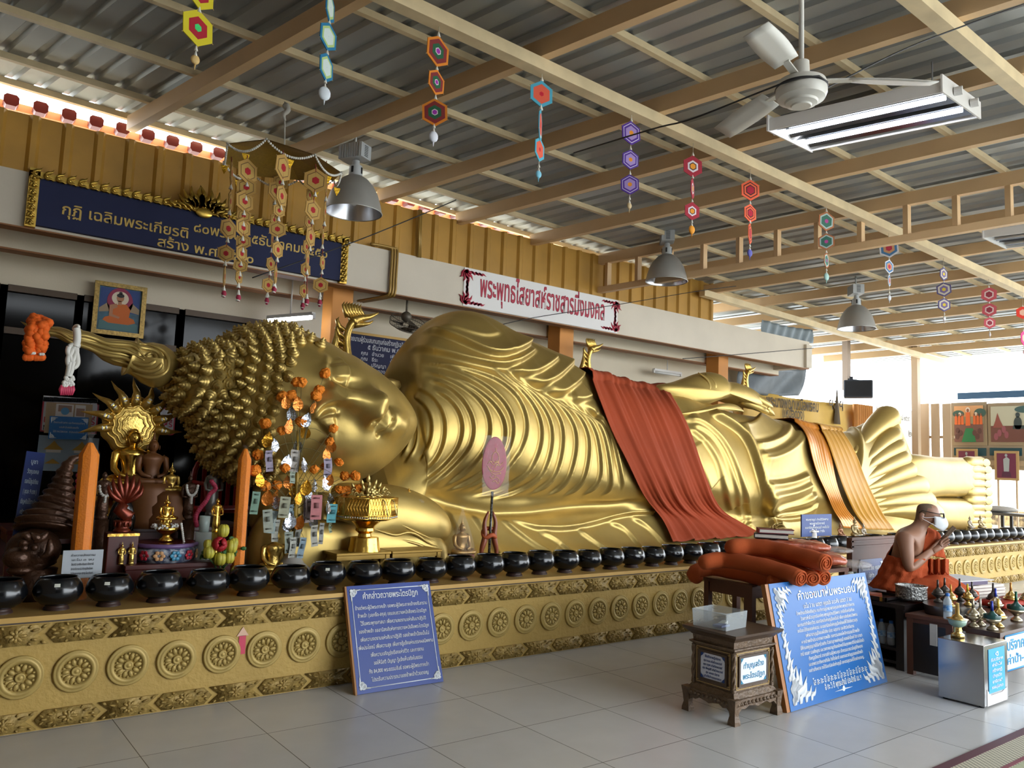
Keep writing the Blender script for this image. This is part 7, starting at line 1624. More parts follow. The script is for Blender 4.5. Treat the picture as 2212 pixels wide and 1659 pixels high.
roll([zr_(700, 420, A0+.01), zr_(800, 450, A0-.01), zr_(905, 500, .635)], rb_*.95, 'lower rear orange robe roll, its end dark and half hidden')
roll([zr_(110, 305, .785), zr_(250, 285, .80), zr_(450, 310, .80), zr_(650, 360, .78), zr_(795, 412, .755)], rb_*1.08, 'second-layer orange robe roll with a wide open end, at front')
roll([zr_(450, 290, .80), zr_(650, 325, .79), zr_(780, 365, .765), zr_(875, 412, .745)], rb_*.98, 'second-layer orange robe roll with a dark hollow end, in the middle')
roll([zr_(640, 300, .80), zr_(800, 345, .775), zr_(955, 408, .745)], rb_*.98, 'second-layer orange robe roll at the rear, under the topmost roll')
roll([zr_(290, 205, .885), zr_(420, 195, .895), zr_(600, 215, .89), zr_(800, 262, .87), zr_(965, 308, .85)], rb_*1.18, 'topmost orange robe roll lying across the whole pile')
pc_ = np.array([5.72, 3.66, 0]); pz = .70
o = thing('package_table', 'low brown table behind the robe rolls carrying the wrapped packages', 'table', pc_)
mb = MB(); mb.box(pc_+(0, 0, pz-.015), (.50, .62, .03)); mb.build('tabletop', M_woodr, o, smooth=False)
for sx in (-1, 1):
    for sy in (-1, 1): mb = MB(); mb.box(pc_+(sx*.22, sy*.28, (pz-.03)/2), (.05, .05, pz-.03)); mb.build('leg', M_woodr, o, smooth=False)
M_wrap = mat('orange_in_plastic', 'B0583C', 0.3, var=.25, vscale=10, bump=.5, bscale=25, coat=.6)
def pack(c, s, rz, label):
    o = thing('wrapped_robe', label, 'package', c-np.array([0, 0, s[2]/2]), 'plastic-wrapped robes'); mb = MB(); V = []
    mb.inflate([(-1, -.85), (-.6, -1), (.6, -1), (1, -.8), (1, .8), (.6, 1), (-.6, 1), (-1, .85)], (0, 0, 0), (1, 0, 0), (0, 1, 0), 1, n=40, k=7, p=2.6); v = mb.v[0]*np.array(s)/2; v = v @ rotz(rz).T+c
    v += RNG.randn(*v.shape)*.004; mb.v = [v]; mb.build('cloth', M_wrap, o)
    mb = MB(); e = c+rotz(rz) @ np.array([s[0]*.58, -s[1]*.1, -s[2]*.2]); mb.sphere(e, (s[0]*.2, s[1]*.42, s[2]*.3), 12, 8, R=rotz(rz)); mb.build('loose_film', mat('crinkled_film2', 'E8E4E2', 0.1, alpha=.3, spec=1.0, bump=1.0, bscale=30), o)
pack(np.array([5.74, 3.62, pz+.055]), (.66, .36, .105), -.95, 'plastic-wrapped orange robe at the bottom of the packages behind the rolls')
pack(np.array([5.68, 3.70, pz+.150]), (.62, .34, .08), -.90, 'upper plastic-wrapped orange robe carrying the tied books')
def book(c, s, rz, tilt, col, label, ribbon=False):
    R_ = rotz(rz) @ rotx(tilt); o = thing('book', label, 'book', c); mb = MB()
    mb.box(c+R_ @ np.array([0, 0, s[2]/2-.004]), (s[0], s[1], .006), R_); mb.box(c+R_ @ np.array([0, 0, -s[2]/2+.004]), (s[0], s[1], .006), R_); mb.box(c+R_ @ np.array([-s[0]/2+.003, 0, 0]), (.006, s[1], s[2]-.004), R_); mb.build('cover', mat('cover_'+col, col, 0.4), o, smooth=False)
    mb = MB(); mb.box(c+R_ @ np.array([.002, 0, 0]), (s[0]-.014, s[1]-.010, s[2]-.014), R_); mb.build('pages', mat('page_paper', 'CFCBC0', 0.8), o, smooth=False)
    return o
book(np.array([5.60, 3.80, pz+.212]), (.26, .18, .038), -1.0, 0, '3A3438', 'lower dark book tied with gold ribbon on the wrapped robes')
b2 = book(np.array([5.62, 3.78, pz+.252]), (.27, .18, .038), -.85, 0, '6E2430', 'upper maroon and white book tied with gold ribbon on the wrapped robes')
mb = MB(); c = np.array([5.62, 3.78, pz+.274]); mb.box(c, (.26, .016, .003), rotz(-.85)); mb.box(c, (.016, .185, .003), rotz(-.85))
for s_ in (-1, 1): mb.tube(smoothline([c, c+(.04*s_, -.02, .03), c+(.09*s_, -.03, .012), c+(.05*s_, -.01, .0), c], 16), .006, 5, flat=.4)
mb.build('ribbon', mat('gold_ribbon', 'A88A50', 0.4, metal=.4), b2)
tl, tr, br, bl = [atY(*q, 5.0) for q in ((1731, 1110), (1797, 1112), (1795, 1157), (1732, 1160))]
O, U_, V2, w, h = quad_frame(tl, tr, br, bl); U_ = unit(U_*(1, 1, 0)); V2 = np.array([0, 0, 1.]); o = thing('small_blue_sign', 'small blue sign with white text standing behind the bowls near the satin cloth', 'sign', (O[0]+w/2, O[1], PT))
mb = MB(); mb.prism([(0, 0), (w, 0), (w, h), (0, h)], O, U_, V2, -.015); mb.build('board', mat('small_blue_board', '24407E', 0.5), o, smooth=False)
mb = MB()
for i, (t, f) in enumerate((('พระพุทธรูป ปางปรินิพพาน', .75), ('พระพุทธไสยาสน์', .5), ('ขออานิสงส์แห่งบุญนี้ จงเป็นไป', .8), ('เพื่อความสุข สำเร็จ', .5))): letters(mb, t, O, U_, V2, w/2, h*(.72-.18*i), h*.085, w*f)
mb.build('lettering', M_white2, o); mb = MB(); mb.box((O[0]+w/2, O[1]+.012, (O[2]+PT)/2), (.04, .02, O[2]-PT)); mb.build('post', M_woodr, o, smooth=False)
for i, (x, y0, y1, lab, mm) in enumerate(((1755, 1118, 1150, 'small white figure in film behind the small blue sign', 'EDE8E2'), (1815, 1128, 1158, 'small copper-coloured figure wrapped in film before the satin cloth', '9A6848'), (1846, 1115, 1158, 'slender pale gold spired figure in the middle of the three before the gold cloth', 'A8946A'), (1865, 1128, 1158, 'small greyish spired figure on the right, before the gold cloth', 'A89C8A'), (2095, 1112, 1140, 'small pale spired figure left of the two by the statue toes', 'A89C8A'), (2118, 1110, 1140, 'small gold spired figure right of the two by the statue toes', 'A8946A'))):
    p0, p1 = atY(x, y1, 5.02), atY(x, y0, 5.02); b = np.array([p0[0], 5.02, PT]); o = thing('small_figure', lab, 'figurine', b); zz = p0[2]-PT; mb = MB()
    if zz > .02: mb.lathe([(0, 0), (.05, 0), (.045, zz), (0, zz)], 12, b)
    seated(mb, (p1[2]-p0[2])/1.16, b+(0, 0, max(zz, 0)), spire=True); mb.build('figure', mat('fig_'+mm, mm, 0.35, metal=.4), o)
# ---- water jar
b = np.array([5.78, 3.45, 0]); o = thing('clay_jar', 'big brown glazed jar with a dark rim behind the blue prayer board', 'jar', b)
mb = MB(); mb.lathe([(0, 0), (.13, 0), (.19, .12), (.235, .28), (.23, .40), (.19, .475), (.15, .50)], 40, b); mb.build('jar_body', mat('brown_glaze', '5A4034', 0.4, var=.2), o)
mb = MB(); mb.lathe([(.15, .50), (.165, .51), (.165, .53), (.15, .535), (.135, .52), (.13, .46), (.0, .44)], 40, b); mb.build('rim', mat('dark_rim', '2C2826', 0.4), o)
# ---- dark cabinet with water bottles
cx0, cx1, cy0, cy1, cz = 5.98, 6.34, 2.93, 3.55, .475
o = thing('dark_cabinet', 'dark wooden cabinet open at the front with bottled water inside', 'cabinet', ((cx0+cx1)/2, (cy0+cy1)/2, 0))
mb = MB(); mb.box(((cx0+cx1)/2, (cy0+cy1)/2, cz-.015), (cx1-cx0+.03, cy1-cy0+.03, .03)); mb.build('top', M_woodd, o, smooth=False)
mb = MB()
for y in (cy0+.03, cy1-.03): mb.box(((cx0+cx1)/2, y, (cz-.03)/2), (cx1-cx0, .06, cz-.03))
mb.box((cx1-.01, (cy0+cy1)/2, (cz-.03)/2), (.02, cy1-cy0, cz-.03)); mb.build('side', M_woodd, o, smooth=False)
mb = MB(); 
for z in (.05, .145): mb.box(((cx0+cx1)/2-.01, (cy0+cy1)/2, z), (cx1-cx0-.03, cy1-cy0-.12, .02))
mb.build('shelf', M_woodd, o, smooth=False)
def bottle(c, label, s=1.0, group=None):
    c = np.asarray(c, float); o = thing('water_bottle', label, 'bottle', c, group)
    mb = MB(); mb.lathe(np.array([(0, .0), (.027, .0), (.030, .008), (.030, .045), (.028, .05), (.030, .056), (.030, .12), (.026, .14), (.013, .162), (.012, .172), (0, .172)])*s, 20, c); mb.build('bottle_body', mat('clear_bottle', 'C6D4DC', 0.12, alpha=.45, spec=.8), o)
    mb = MB(); mb.lathe(np.array([(.0306, .06), (.0306, .105)])*s, 20, c); mb.build('wrapper', mat('blue_wrapper', '3A78B4', 0.4, dark='A8C4D8', dscale=40, damt=.2), o)
    mb = MB(); mb.lathe(np.array([(.0145, .168), (.015, .172), (.015, .188), (.013, .19), (0, .19)])*s, 16, c); mb.build('cap', mat('blue_cap', '2A6AB8', 0.4), o)
for k in range(4): bottle((6.05, 3.06+.075*k, .156), ('clear water bottle inside the dark cabinet, rightmost of the row', 'clear water bottle inside the dark cabinet, second from the right', 'clear water bottle inside the dark cabinet, third from the right', 'clear water bottle inside the dark cabinet, leftmost of the row')[k], .95, 'water bottles in the cabinet')
mb = MB(); V = np.zeros((8, 10, 3))
for i in range(8):
    for j in range(10): V[i, j] = (6.008+.006*math.sin(i*2+j*1.7), 3.02+.28*j/9, .16+.16*i/7)
mb.grid(V); bg_ = mb.build('shrink_wrap', mat('crinkled_film3', 'D0DAE0', 0.12, alpha=.16, spec=1.0, bump=.8, bscale=40)); tag(bg_, 'clear shrink wrap round the water bottles in the dark cabinet', 'wrapping')
p = atZ(1910, 1283, cz+.001); p = np.array([6.075, 3.40, cz+.001]); o = thing('gold_pedestal_dish', 'scalloped gold pedestal dish on the dark cabinet', 'dish', p)
mb = MB(); mb.lathe([(0, 0), (.052, 0), (.045, .012), (.018, .022), (.016, .042), (.03, .05), (.062, .062), (.082, .08), (.078, .082), (.05, .068), (0, .064)], 30, p)
for k in range(22): a = k*2*PI/22; mb.sphere(p+np.array([.082*math.cos(a), .082*math.sin(a), .080]), .009, 6, 5)
mb.build('dish', mat('old_gold', (0.38, 0.27, 0.09), 0.3, metal=.9), o)
o = thing('thread_spool', 'ball of white thread on a dark green core in the gold pedestal dish', 'thread', p+(0, 0, .068))
d = np.array([.35, -.6, .2]); d = unit(d); R_ = np.stack(frame_of(d), 1); mb = MB(); mb.lathe([(0, -.062), (.046, -.062), (.05, -.05), (.05, .05), (.046, .062), (0, .062)], 22, p+(0, 0, .118), R_); mb.build('core', mat('dark_green_core', '26403C', 0.5), o)
mb = MB(); mb.lathe([(.051, -.04), (.058, -.03), (.060, 0), (.058, .03), (.051, .04)], 26, p+(0, 0, .118), R_); mb.build('thread', mat('white_thread', 'C8D2CC', 0.7, bump=.6, bscale=120), o)
p = np.array([6.13, 3.18, cz+.001]); o = thing('wood_tray', 'low dark tray with brass corners on the cabinet', 'tray', p); mb = MB(); mb.box(p+(0, 0, .006), (.27, .24, .012)); mb.box(p+(-.145, 0, .018), (.01, .24, .03)); mb.box(p+(.145, 0, .018), (.01, .24, .03)); mb.box(p+(0, -.115, .018), (.30, .01, .03)); mb.box(p+(0, .115, .018), (.30, .01, .03)); mb.build('tray', M_woodd, o, smooth=False)
mb = MB()
for y in (-.08, .05): mb.box(p+(-.1515, y, .018), (.003, .02, .03))
mb.build('brass_corner', M_shiny, o, smooth=False)
book(p+np.array([-.07, .05, .03]), (.12, .17, .022), .5, 0, 'B06048', 'orange-pink book lying on the wood tray by the silver basin')
p = np.array([6.235, 2.995, cz+.016]); o = thing('silver_basin', 'embossed silver basin before the seated person', 'bowl', p)
M_silver = mat('embossed_silver', 'A8A8A6', 0.3, metal=.9, var=.15, vscale=60, bump=.8, bscale=55)
mb = MB(); mb.lathe(np.array([(0, .01), (.135, .01), (.145, .0), (.15, .02), (.148, .12), (.156, .135), (.156, .145), (.146, .142), (.14, .12), (.135, .03), (0, .03)])*.74, 40, p); mb.build('basin', M_silver, o)
# ---- vessel tables
tx0, tx1, ty0, ty1, tz = 6.08, 7.8, 2.32, 2.55, .38
M_ttop = mat('worn_table_top', '4E3A30', 0.4, var=.15)
o = thing('vessel_table', 'long brown wooden table of pouring vessels with a white sign on its front', 'table', ((tx0+tx1)/2, (ty0+ty1)/2, 0))
mb = MB(); mb.box(((tx0+tx1)/2, (ty0+ty1)/2, tz-.015), (tx1-tx0, ty1-ty0, .03)); mb.build('tabletop', M_ttop, o, smooth=False)
mb = MB(); mb.box(((tx0+tx1)/2, ty0+.02, .225), (tx1-tx0-.02, .03, .25)); mb.build('front_panel', M_woodr, o, smooth=False)
mb = MB(); mb.box((tx0+.02, (ty0+ty1)/2+.01, .26), (.03, ty1-ty0-.03, .18)); mb.build('side_panel', M_woodr, o, smooth=False)
for x in (tx0+.035, tx1-.04):
    for y in (ty0+.04, ty1-.03): mb = MB(); mb.box((x, y, (tz-.03)/2), (.05, .05, tz-.03)); mb.build('leg', M_woodr, o, smooth=False)
O = np.array([tx0+.075, ty0+.003, .115]); w, h = .60, .235; mb = MB(); mb.prism([(0, 0), (w, 0), (w, h), (0, h)], O, (1, 0, 0), (0, 0, 1), .004)
mb.build('sign_board', mat('white_sign', 'E8ECF0', 0.5), o, smooth=False); mb = MB(); O2 = O+(0, -.004, 0)
letters(mb, 'บริจาคค่าน้ำ', O2, (1, 0, 0), (0, 0, 1), .03, h*.58, h*.26, .54, 'l', bold=.03); letters(mb, 'ค่าน้ำ-ค่าไฟ', O2, (1, 0, 0), (0, 0, 1), .03, h*.18, h*.20, .54, 'l', bold=.03)
for a, b_ in (((0, 0), (w, 0)), ((0, h), (w, h)), ((0, 0), (0, h))): mb.beam(O2+np.array([a[0], -.001, a[1]]), O2+np.array([b_[0], -.001, b_[1]]), .012, .002, up=(0, 1, 0))
mb.build('lettering', mat('cyan_ink', '2C8CC4', 0.5), o)
table('rear_vessel_table', 6.62, 7.8, 2.56, 2.88, tz, M_woodr, 'second brown table behind the vessel table, nearer the seated person', z0=0)
SA = (5.935, 6.58, 2.565, 2.90, .43)
sd = table('side_table', *SA, M_woodr, 'brown side table beside the dark cabinet, carrying the water bottle and metal tray', z0=0, th=.03)
mb = MB(); mb.box((SA[0]+.005, 2.70, .31), (.006, .05, .15)); pn = mb.build('white_card', mat('white_card2', 'D8D4CC', 0.6), sd, smooth=False)
mb = MB(); mb.box((SA[0]+.02, 2.73, .20), (.02, .24, .34)); mb.build('side_panel', M_woodd, sd, smooth=False)
def pourer(x, y, kind, label, s=1.0, capc=None):
    c = np.array([x, y, tz+.001]); o = thing('pouring_vessel', label, 'vessel', c, 'pouring vessels on the table')
    met = {'g': mat('vessel_gold', (0.62, 0.42, 0.14), 0.25, metal=.95), 's': mat('vessel_brass', (0.50, 0.43, 0.30), 0.3, metal=.9), 'd': mat('vessel_dark', '4A443E', 0.4, metal=.5), 'e': mat('vessel_enamel', '1E4A46', 0.3)}
    m1 = met[kind] if kind != 'e' else met['s']
    mb = MB(); mb.lathe(np.array([(0, 0), (.040, 0), (.036, .014), (.018, .028), (.016, .04), (.030, .05), (.052, .066), (.058, .082), (.054, .084), (.0, .07)])*s, 22, c); mb.build('foot_cup', m1, o)
    mb = MB(); mb.lathe(np.array([(.0, .07), (.044, .078), (.046, .092), (.036, .112), (.018, .126), (.012, .14)])*s, 20, c); mb.build('flask', met['e'] if kind == 'e' else m1, o)
    if kind == 'e': mb = MB(); mb.lathe(np.array([(.058, .084), (.060, .10), (.058, .112)])*s, 20, c); mb.build('enamel_band', met['e'], o)
    mb = MB(); mb.cyl(c+(0, 0, .135*s), c+(0, 0, .21*s), .0105*s, .008*s, 12); mb.build('spout', mat('spout_'+capc, capc, 0.35, metal=.3) if capc else m1, o)
V_ = [(6.14, 2.515, tz, 's', 'pale brass pouring vessel, left of a close pair at the table corner', 1.1, None), (6.26, 2.515, tz, 's', 'pale brass pouring vessel with clear spout, right of the corner pair', 1.05, 'B0AC9C'), (6.15, 2.395, tz, 'e', 'green enamel pouring vessel with blue spout at the front edge', 1.1, '24389A'), (6.32, 2.42, tz, 'g', 'gold pouring vessel with yellow spout beside the blue-spouted enamel one', 1.1, 'C0A040'), (6.72, 2.45, tz, 'e', 'green enamel pouring vessel with green spout farther right', 1.2, '1E5A46'),
      (6.13, 2.66, .50, 'g', 'gold pouring vessel with orange spout in the metal tray by the water bottle', 1.0, 'C88A30'), (6.31, 2.62, .50, 'g', 'gold pouring vessel with bright yellow spout in the metal tray', 1.0, 'C8B428'), (6.24, 2.80, .50, 'd', 'dark grey pouring vessel at the rear left of the metal tray', 1.05, '3A3632'), (6.42, 2.83, .50, 'd', 'dark grey pouring vessel, second in the rear row of the tray', 1.05, '3A3632'), (6.50, 2.755, .50, 'd', 'dark grey pouring vessel, third in the rear row of the tray', 1.05, '3A3632'), (6.47, 2.655, .50, 'd', 'dark grey pouring vessel at the right end of the metal tray', 1.0, '3A3632'), (7.22, 2.80, tz, 'd', 'dark grey pouring vessel alone on the second table', 1.1, '4A4642'), (6.90, 2.66, tz, 's', 'brass pouring vessel with tall blue spout on the second table', 1.1, '2438A0'), (7.36, 2.72, tz, 'g', 'gold pouring vessel with amber spout on the second table', 1.15, 'C89048'), (7.5, 2.66, tz, 's', 'silvery pouring vessel with clear spout at the right end of the second table', 1.1, 'B4B4B0')]
def pourz(v):
    global tz
    t0 = tz; tz = v[2]; pourer(v[0], v[1], v[3], v[4], v[5], v[6]); tz = t0
for v in V_: pourz(v[:5]+(v[5]*(.74 if v[2] > .45 else .86),)+v[6:])
bottle((5.985, 2.62, .431), 'small water bottle with blue cap on the side table corner', .95)
o = thing('metal_tray', 'deep dull metal tray of pouring vessels on the side table', 'tray', (6.30, 2.73, .431)); mb = MB(); mb.lathe([(0, 0), (.27, 0), (.265, .0), (.285, .065), (.285, .068), (0, .068)], 40, (6.305, 2.73, .431), sy=.58); mb.build('tray', mat('dull_metal', '6E6C6A', 0.3, metal=.85), o, smooth=30)
# ---- stainless donation box with vessel on it
x0, x1, y0, y1, h = 5.488, 5.845, 2.19, 2.468, .385
o = thing('steel_box', 'polished stainless steel donation box standing on the floor', 'donation box', ((x0+x1)/2, (y0+y1)/2, 0))
mb = MB(); mb.box(((x0+x1)/2, (y0+y1)/2, h/2+.006), (x1-x0, y1-y0, h-.012)); mb.build('body', mat('stainless_steel', 'A0A0A0', 0.16, metal=.95, bump=.03, bscale=6), o, smooth=False, bevel=.003)
for a in (x0+.03, x1-.03):
    for b_ in (y0+.03, y1-.03): mb = MB(); mb.cyl((a, b_, 0), (a, b_, .007), .015); mb.build('foot', mat('black_rubber', '141414', .8), o)
O = np.array([x0+.06, y0-.001, .085]); w, hh = .245, .27; mb = MB(); mb.prism([(0, 0), (w, 0), (w, hh), (0, hh)], O, (1, 0, 0), (0, 0, 1), .002); mb.build('blue_notice', mat('cyan_notice', '2E9CD8', 0.4), o, smooth=False)
mb = MB()
for i, (t, f) in enumerate((('ตู้', .2), ('รับบริจาค', .75), ('ค่าน้ำ-ไฟ', .6), ('สร้างกุฏิ', .6), ('บำรุงวัด', .55), ('อานิสงส์', .6), ('ขออนุโมทนา', .7))): letters(mb, t, O+(0, -.002, 0), (1, 0, 0), (0, 0, 1), w/2, hh*(.84-.125*i), hh*.06, w*f, bold=.02)
mb.build('lettering', M_white2, o)
mb = MB(); mb.prism([(0, 0), (.30, 0), (.30, .08), (.22, .06), (.06, .06), (0, .10)], (x0+.035, y0-.0005, .012), (1, 0, 0), (0, 0, 1), .0015); mb.build('paper_strip', mat('pale_strip', 'CFC8C6', 0.5), o, smooth=False)
c = np.array([5.62, 2.40, h+.001]); o = thing('pouring_vessel', 'pouring vessel with celadon cup and gold spout on the steel box', 'vessel', c)
mb = MB(); mb.lathe(np.array([(0, 0), (.038, 0), (.036, .02), (.022, .03), (.026, .04), (.022, .05), (.024, .06)])*1.1, 22, c); mb.build('foot', mat('vessel_gold', 'x'), o)
mb = MB(); mb.lathe(np.array([(.024, .06), (.045, .075), (.054, .105), (.05, .106), (.0, .09)])*1.1, 22, c); mb.build('cup', mat('celadon', '8EA898', 0.3), o)
mb = MB(); mb.lathe(np.array([(.0, .1), (.055, .105), (.06, .108), (.03, .115), (.028, .125), (.012, .135), (.01, .20), (0, .20)])*1.1, 18, c); mb.build('spout', mat('vessel_gold', 'x'), o)
# ---- mat on the floor
def mat_weave():
    m = bpy.data.materials.new('woven_mat'); m.use_nodes = True; nt = m.node_tree; b = nt.nodes['Principled BSDF']; L = nt.links.new
    t = nt.nodes.new('ShaderNodeTexCoord'); mp = nt.nodes.new('ShaderNodeMapping'); mp.inputs['Rotation'].default_value = (0, 0, .62); L(t.outputs['Object'], mp.inputs[0])
    w = nt.nodes.new('ShaderNodeTexWave'); w.inputs['Scale'].default_value = 13; w.inputs['Distortion'].default_value = 0; L(mp.outputs[0], w.inputs['Vector'])
    w2 = nt.nodes.new('ShaderNodeTexWave'); w2.bands_direction = 'Y'; w2.inputs['Scale'].default_value = 22; L(mp.outputs[0], w2.inputs['Vector'])
    mx = nt.nodes.new('ShaderNodeMath'); mx.operation = 'MULTIPLY'; L(w.outputs['Fac'], mx.inputs[0]); L(w2.outputs['Fac'], mx.inputs[1])
    r = nt.nodes.new('ShaderNodeValToRGB'); r.color_ramp.elements[0].position = .28; r.color_ramp.elements[1].position = .42; r.color_ramp.elements[0].color = (*C8('CFC8B0'), 1); r.color_ramp.elements[1].color = (*C8('5E5A4C'), 1); L(mx.outputs[0], r.inputs[0]); L(r.outputs[0], b.inputs['Base Color']); b.inputs['Roughness'].default_value = .7
    return m
o = thing('floor_mat', 'woven mat with dark red borders on the tiles at the lower right corner', 'mat', (5.6, 1.4, 0))
mb = MB(); mb.box((5.9, 1.35, .0035), (4.0, 1.0, .005)); mb.build('weave', mat_weave(), o, smooth=False)
mb = MB(); mb.box((5.9, 1.875, .004), (4.0, .05, .007)); mb.build('border', mat('maroon_border', '5A2E38', 0.6), o, smooth=False)
mb = MB(); mb.box((5.9, 1.70, .0045), (4.0, .022, .0065)); mb.build('inner_stripe', mat('maroon_stripe', '7A2436', 0.6), o, smooth=False)
mb = MB(); mb.box((5.9, 1.50, .0045), (4.0, .36, .0062)); mb.build('green_field', mat('pale_green_mat', 'B8BC98', 0.7, var=.15, vscale=60), o, smooth=False)
# ================================================================== seated person, dais, backrest panel
MC = np.array([6.68, 3.10, 0]); MF = unit([.45, -.89, 0]); ML = np.array([-MF[1], MF[0], 0])*1.0     # forward, to the person's left
def mp(x, y, lat=0.0):
    """point seen at zoomed position (x, y), moved sideways by lat"""
    p = atP(1880+x/6.663, 1080+y/6.663, MC+ML*lat, ML); return p
dz_ = .36
o = thing('low_dais', 'low wooden dais under the seated person behind the cabinet', 'dais', (7.1, 3.35, 0))
mb = MB(); mb.box((7.12, 3.37, dz_-.02), (1.45, .94, .04)); mb.build('platform_top', M_woodr, o, smooth=False)
mb = MB(); mb.box((7.12, 3.37, (dz_-.04)/2), (1.38, .88, dz_-.04)); mb.build('base', M_woodd, o, smooth=False)
q0 = atY(1836, 1200, 3.62); U_ = np.array([1., 0, 0]); w = .90; O = np.array([q0[0], q0[1], .361]); top_ = atY(1836, 1162, 3.62)[2]; h = top_-.361; V2 = np.array([0, 0, 1.]); N_ = unit(np.cross(U_, V2))
o = thing('wooden_screen', 'brown wooden screen panel with a blue plaque behind the seated person', 'screen', O+U_*w/2)
mb = MB(); mb.prism([(0, 0), (w, 0), (w, h), (0, h)], O, U_, V2, -.03); mb.build('panel', M_woodr, o, smooth=False)
mb = MB()
for a, b_ in (((0, h-.03), (w, h-.03)), ((0, h-.075), (w, h-.075))): mb.beam(O+U_*a[0]+V2*a[1]+N_*.006, O+U_*b_[0]+V2*b_[1]+N_*.006, .014, .02, up=N_)
mb.beam(O+U_*.02+N_*.006, O+U_*.02+V2*h+N_*.006, .03, .02, up=N_); mb.build('moulding', M_woodr, o, smooth=False)
px0, pz0, pw, ph = .13, h*.12, .42, h*.52
mb = MB(); mb.prism([(.03, 0), (pw-.03, 0), (pw, ph*.2), (pw, ph*.8), (pw-.03, ph), (.03, ph), (0, ph*.8), (0, ph*.2)], O+U_*px0+V2*pz0+N_*.001, U_, V2, .006); mb.build('plaque', mat('plaque_blue', '22366E', 0.35), o, smooth=False)
mb = MB(); O2 = O+U_*px0+V2*pz0+N_*.007
for i, (t, f) in enumerate((('คุณวรวรรณ มงคล คุณสมศรี', .8), ('( ผู้สร้าง )', .3), ('อุทิศให้บิดามารดา', .7))): letters(mb, t, O2, U_, V2, pw/2, ph*(.66-.24*i), ph*.12, pw*f)
for (x, y, fx, fy) in ((.05, .1, 1, 1), (.95, .1, -1, 1), (.05, .9, 1, -1), (.95, .9, -1, -1)): scroll(mb, O2, U_, V2, pw*x, ph*y, .04, fx, fy, t=.1)
mb.build('lettering', M_white2, o)
# ---- the person
M_skin = mat('skin', '946C56', 0.5, var=.05); M_hairs = mat('shaved_hair', '74624F', 0.7, var=.1, vscale=80)
per = thing('person', 'seated person in an orange robe with bare shoulder, face mask and glasses, holding folded leaves', 'person', (MC[0], MC[1], dz_))
def skin_mesh(name, nodes, edges, root, m, parent, sub=2):
    me = bpy.data.meshes.new(name); me.from_pydata([tuple(p) for p, _ in nodes], edges, []); ob = bpy.data.objects.new(name, me); COL.objects.link(ob)
    ob.modifiers.new('skin', 'SKIN'); sv = me.skin_vertices[0].data
    for i, (_, r) in enumerate(nodes): sv[i].radius = (r, r) if np.isscalar(r) else r; sv[i].use_root = (i == root)
    sb = ob.modifiers.new('sub', 'SUBSURF'); sb.levels = sub; sb.render_levels = sub
    dg = bpy.context.evaluated_depsgraph_get(); dg.update(); m2 = bpy.data.meshes.new_from_object(ob.evaluated_get(dg)); bpy.data.objects.remove(ob)
    V = np.zeros(len(m2.vertices)*3); m2.vertices.foreach_get('co', V); F = [tuple(p.vertices) for p in m2.polygons]; bpy.data.meshes.remove(m2)
    return V.reshape(-1, 3), F
nodes = []; edges = []
def nd(p, r, par=None):
    nodes.append((np.asarray(p, float), r)); i = len(nodes)-1
    if par is not None: edges.append((par, i))
    return i
pel = nd(mp(440, 1120), .135); sp1 = nd(mp(470, 950), .125, pel); sp2 = nd(mp(520, 760), .125, sp1); ch = nd(mp(590, 580), .115, sp2); nb_ = nd(mp(690, 420), .065, ch); nk = nd(mp(745, 320), .053, nb_)
hd1 = nd(mp(800, 215), .082, nk); hd2 = nd(mp(825, 120), .094, hd1); hd3 = nd(mp(822, 45), .06, hd2)
jaw = nd(mp(905, 315), .05, hd1)
fing = []
for s_, el, wr in ((-1, (545, 960), (840, 760)), (1, (640, 900), (880, 760))):
    sh = nd(mp(500, 520) + ML*.17*s_, .068, ch); um = nd(mp(500+(el[0]-500)*.5, 520+(el[1]-520)*.5)+ML*.20*s_, .056, sh); e = nd(mp(*el)+ML*.19*s_, .046, um)
    fm = nd((mp(*el)+ML*.19*s_)*.5+(mp(*wr)+ML*.07*s_)*.5, .043, e); w_ = nd(mp(*wr)+ML*.055*s_, .029, fm); pm = nd(mp(960, 690)+ML*.035*s_, (.040, .022), w_); 
    tips = [((1010, 600), (1060, 560), (1120, 520)), ((1040, 620), (1090, 585), (1140, 560)), ((1050, 650), (1100, 620), (1140, 600)), ((1040, 680), (1080, 660), (1115, 645))]
    for k, tp in enumerate(tips):
        par = pm
        for j, (x, y) in enumerate(tp): par = nd(mp(x, y)+ML*(.030-.004*j)*s_, (.0105, .0095, .008)[j], par)
    par = w_
    for j, (x, y) in enumerate(((920, 650), (975, 600), (1020, 565))): par = nd(mp(x, y)+ML*(.03-.008*j)*s_, (.013, .011, .009)[j], par)
for s_ in (-1, 1):
    hp = nd(mp(520, 1190)+ML*.10*s_, .10, pel); kn = nd(mp(900, 1240)+ML*.14*s_, .06, hp); an = nd(mp(760, 1290)+ML*.02*s_, .05, kn)
V, F = skin_mesh('body', nodes, edges, 0, M_skin, per)
hc2 = mp(830, 150); fwd = unit(MF*.97+np.array([0, 0, -.12]))
def push(c, d, r, a):
    k = np.exp(-(np.linalg.norm(V-c, axis=1)/r)**2); V[:] += k[:, None]*np.asarray(d)*a
push(mp(960, 230), fwd, .026, .022); push(mp(940, 160), fwd, .03, .008); push(mp(930, 310), fwd, .04, .012)
mbp = MB(); mbp.add(V, F)
hm = np.zeros(len(F), int)
cen = np.array([V[list(f)].mean(0) for f in F]); rel = cen-hc2; up_ = rel[:, 2]; fw_ = rel @ fwd
hairm = (np.linalg.norm(rel, axis=1) < .2) & (up_ > .012+np.clip(fw_*1.1, -.06, .09)) & (fw_ < .075) 
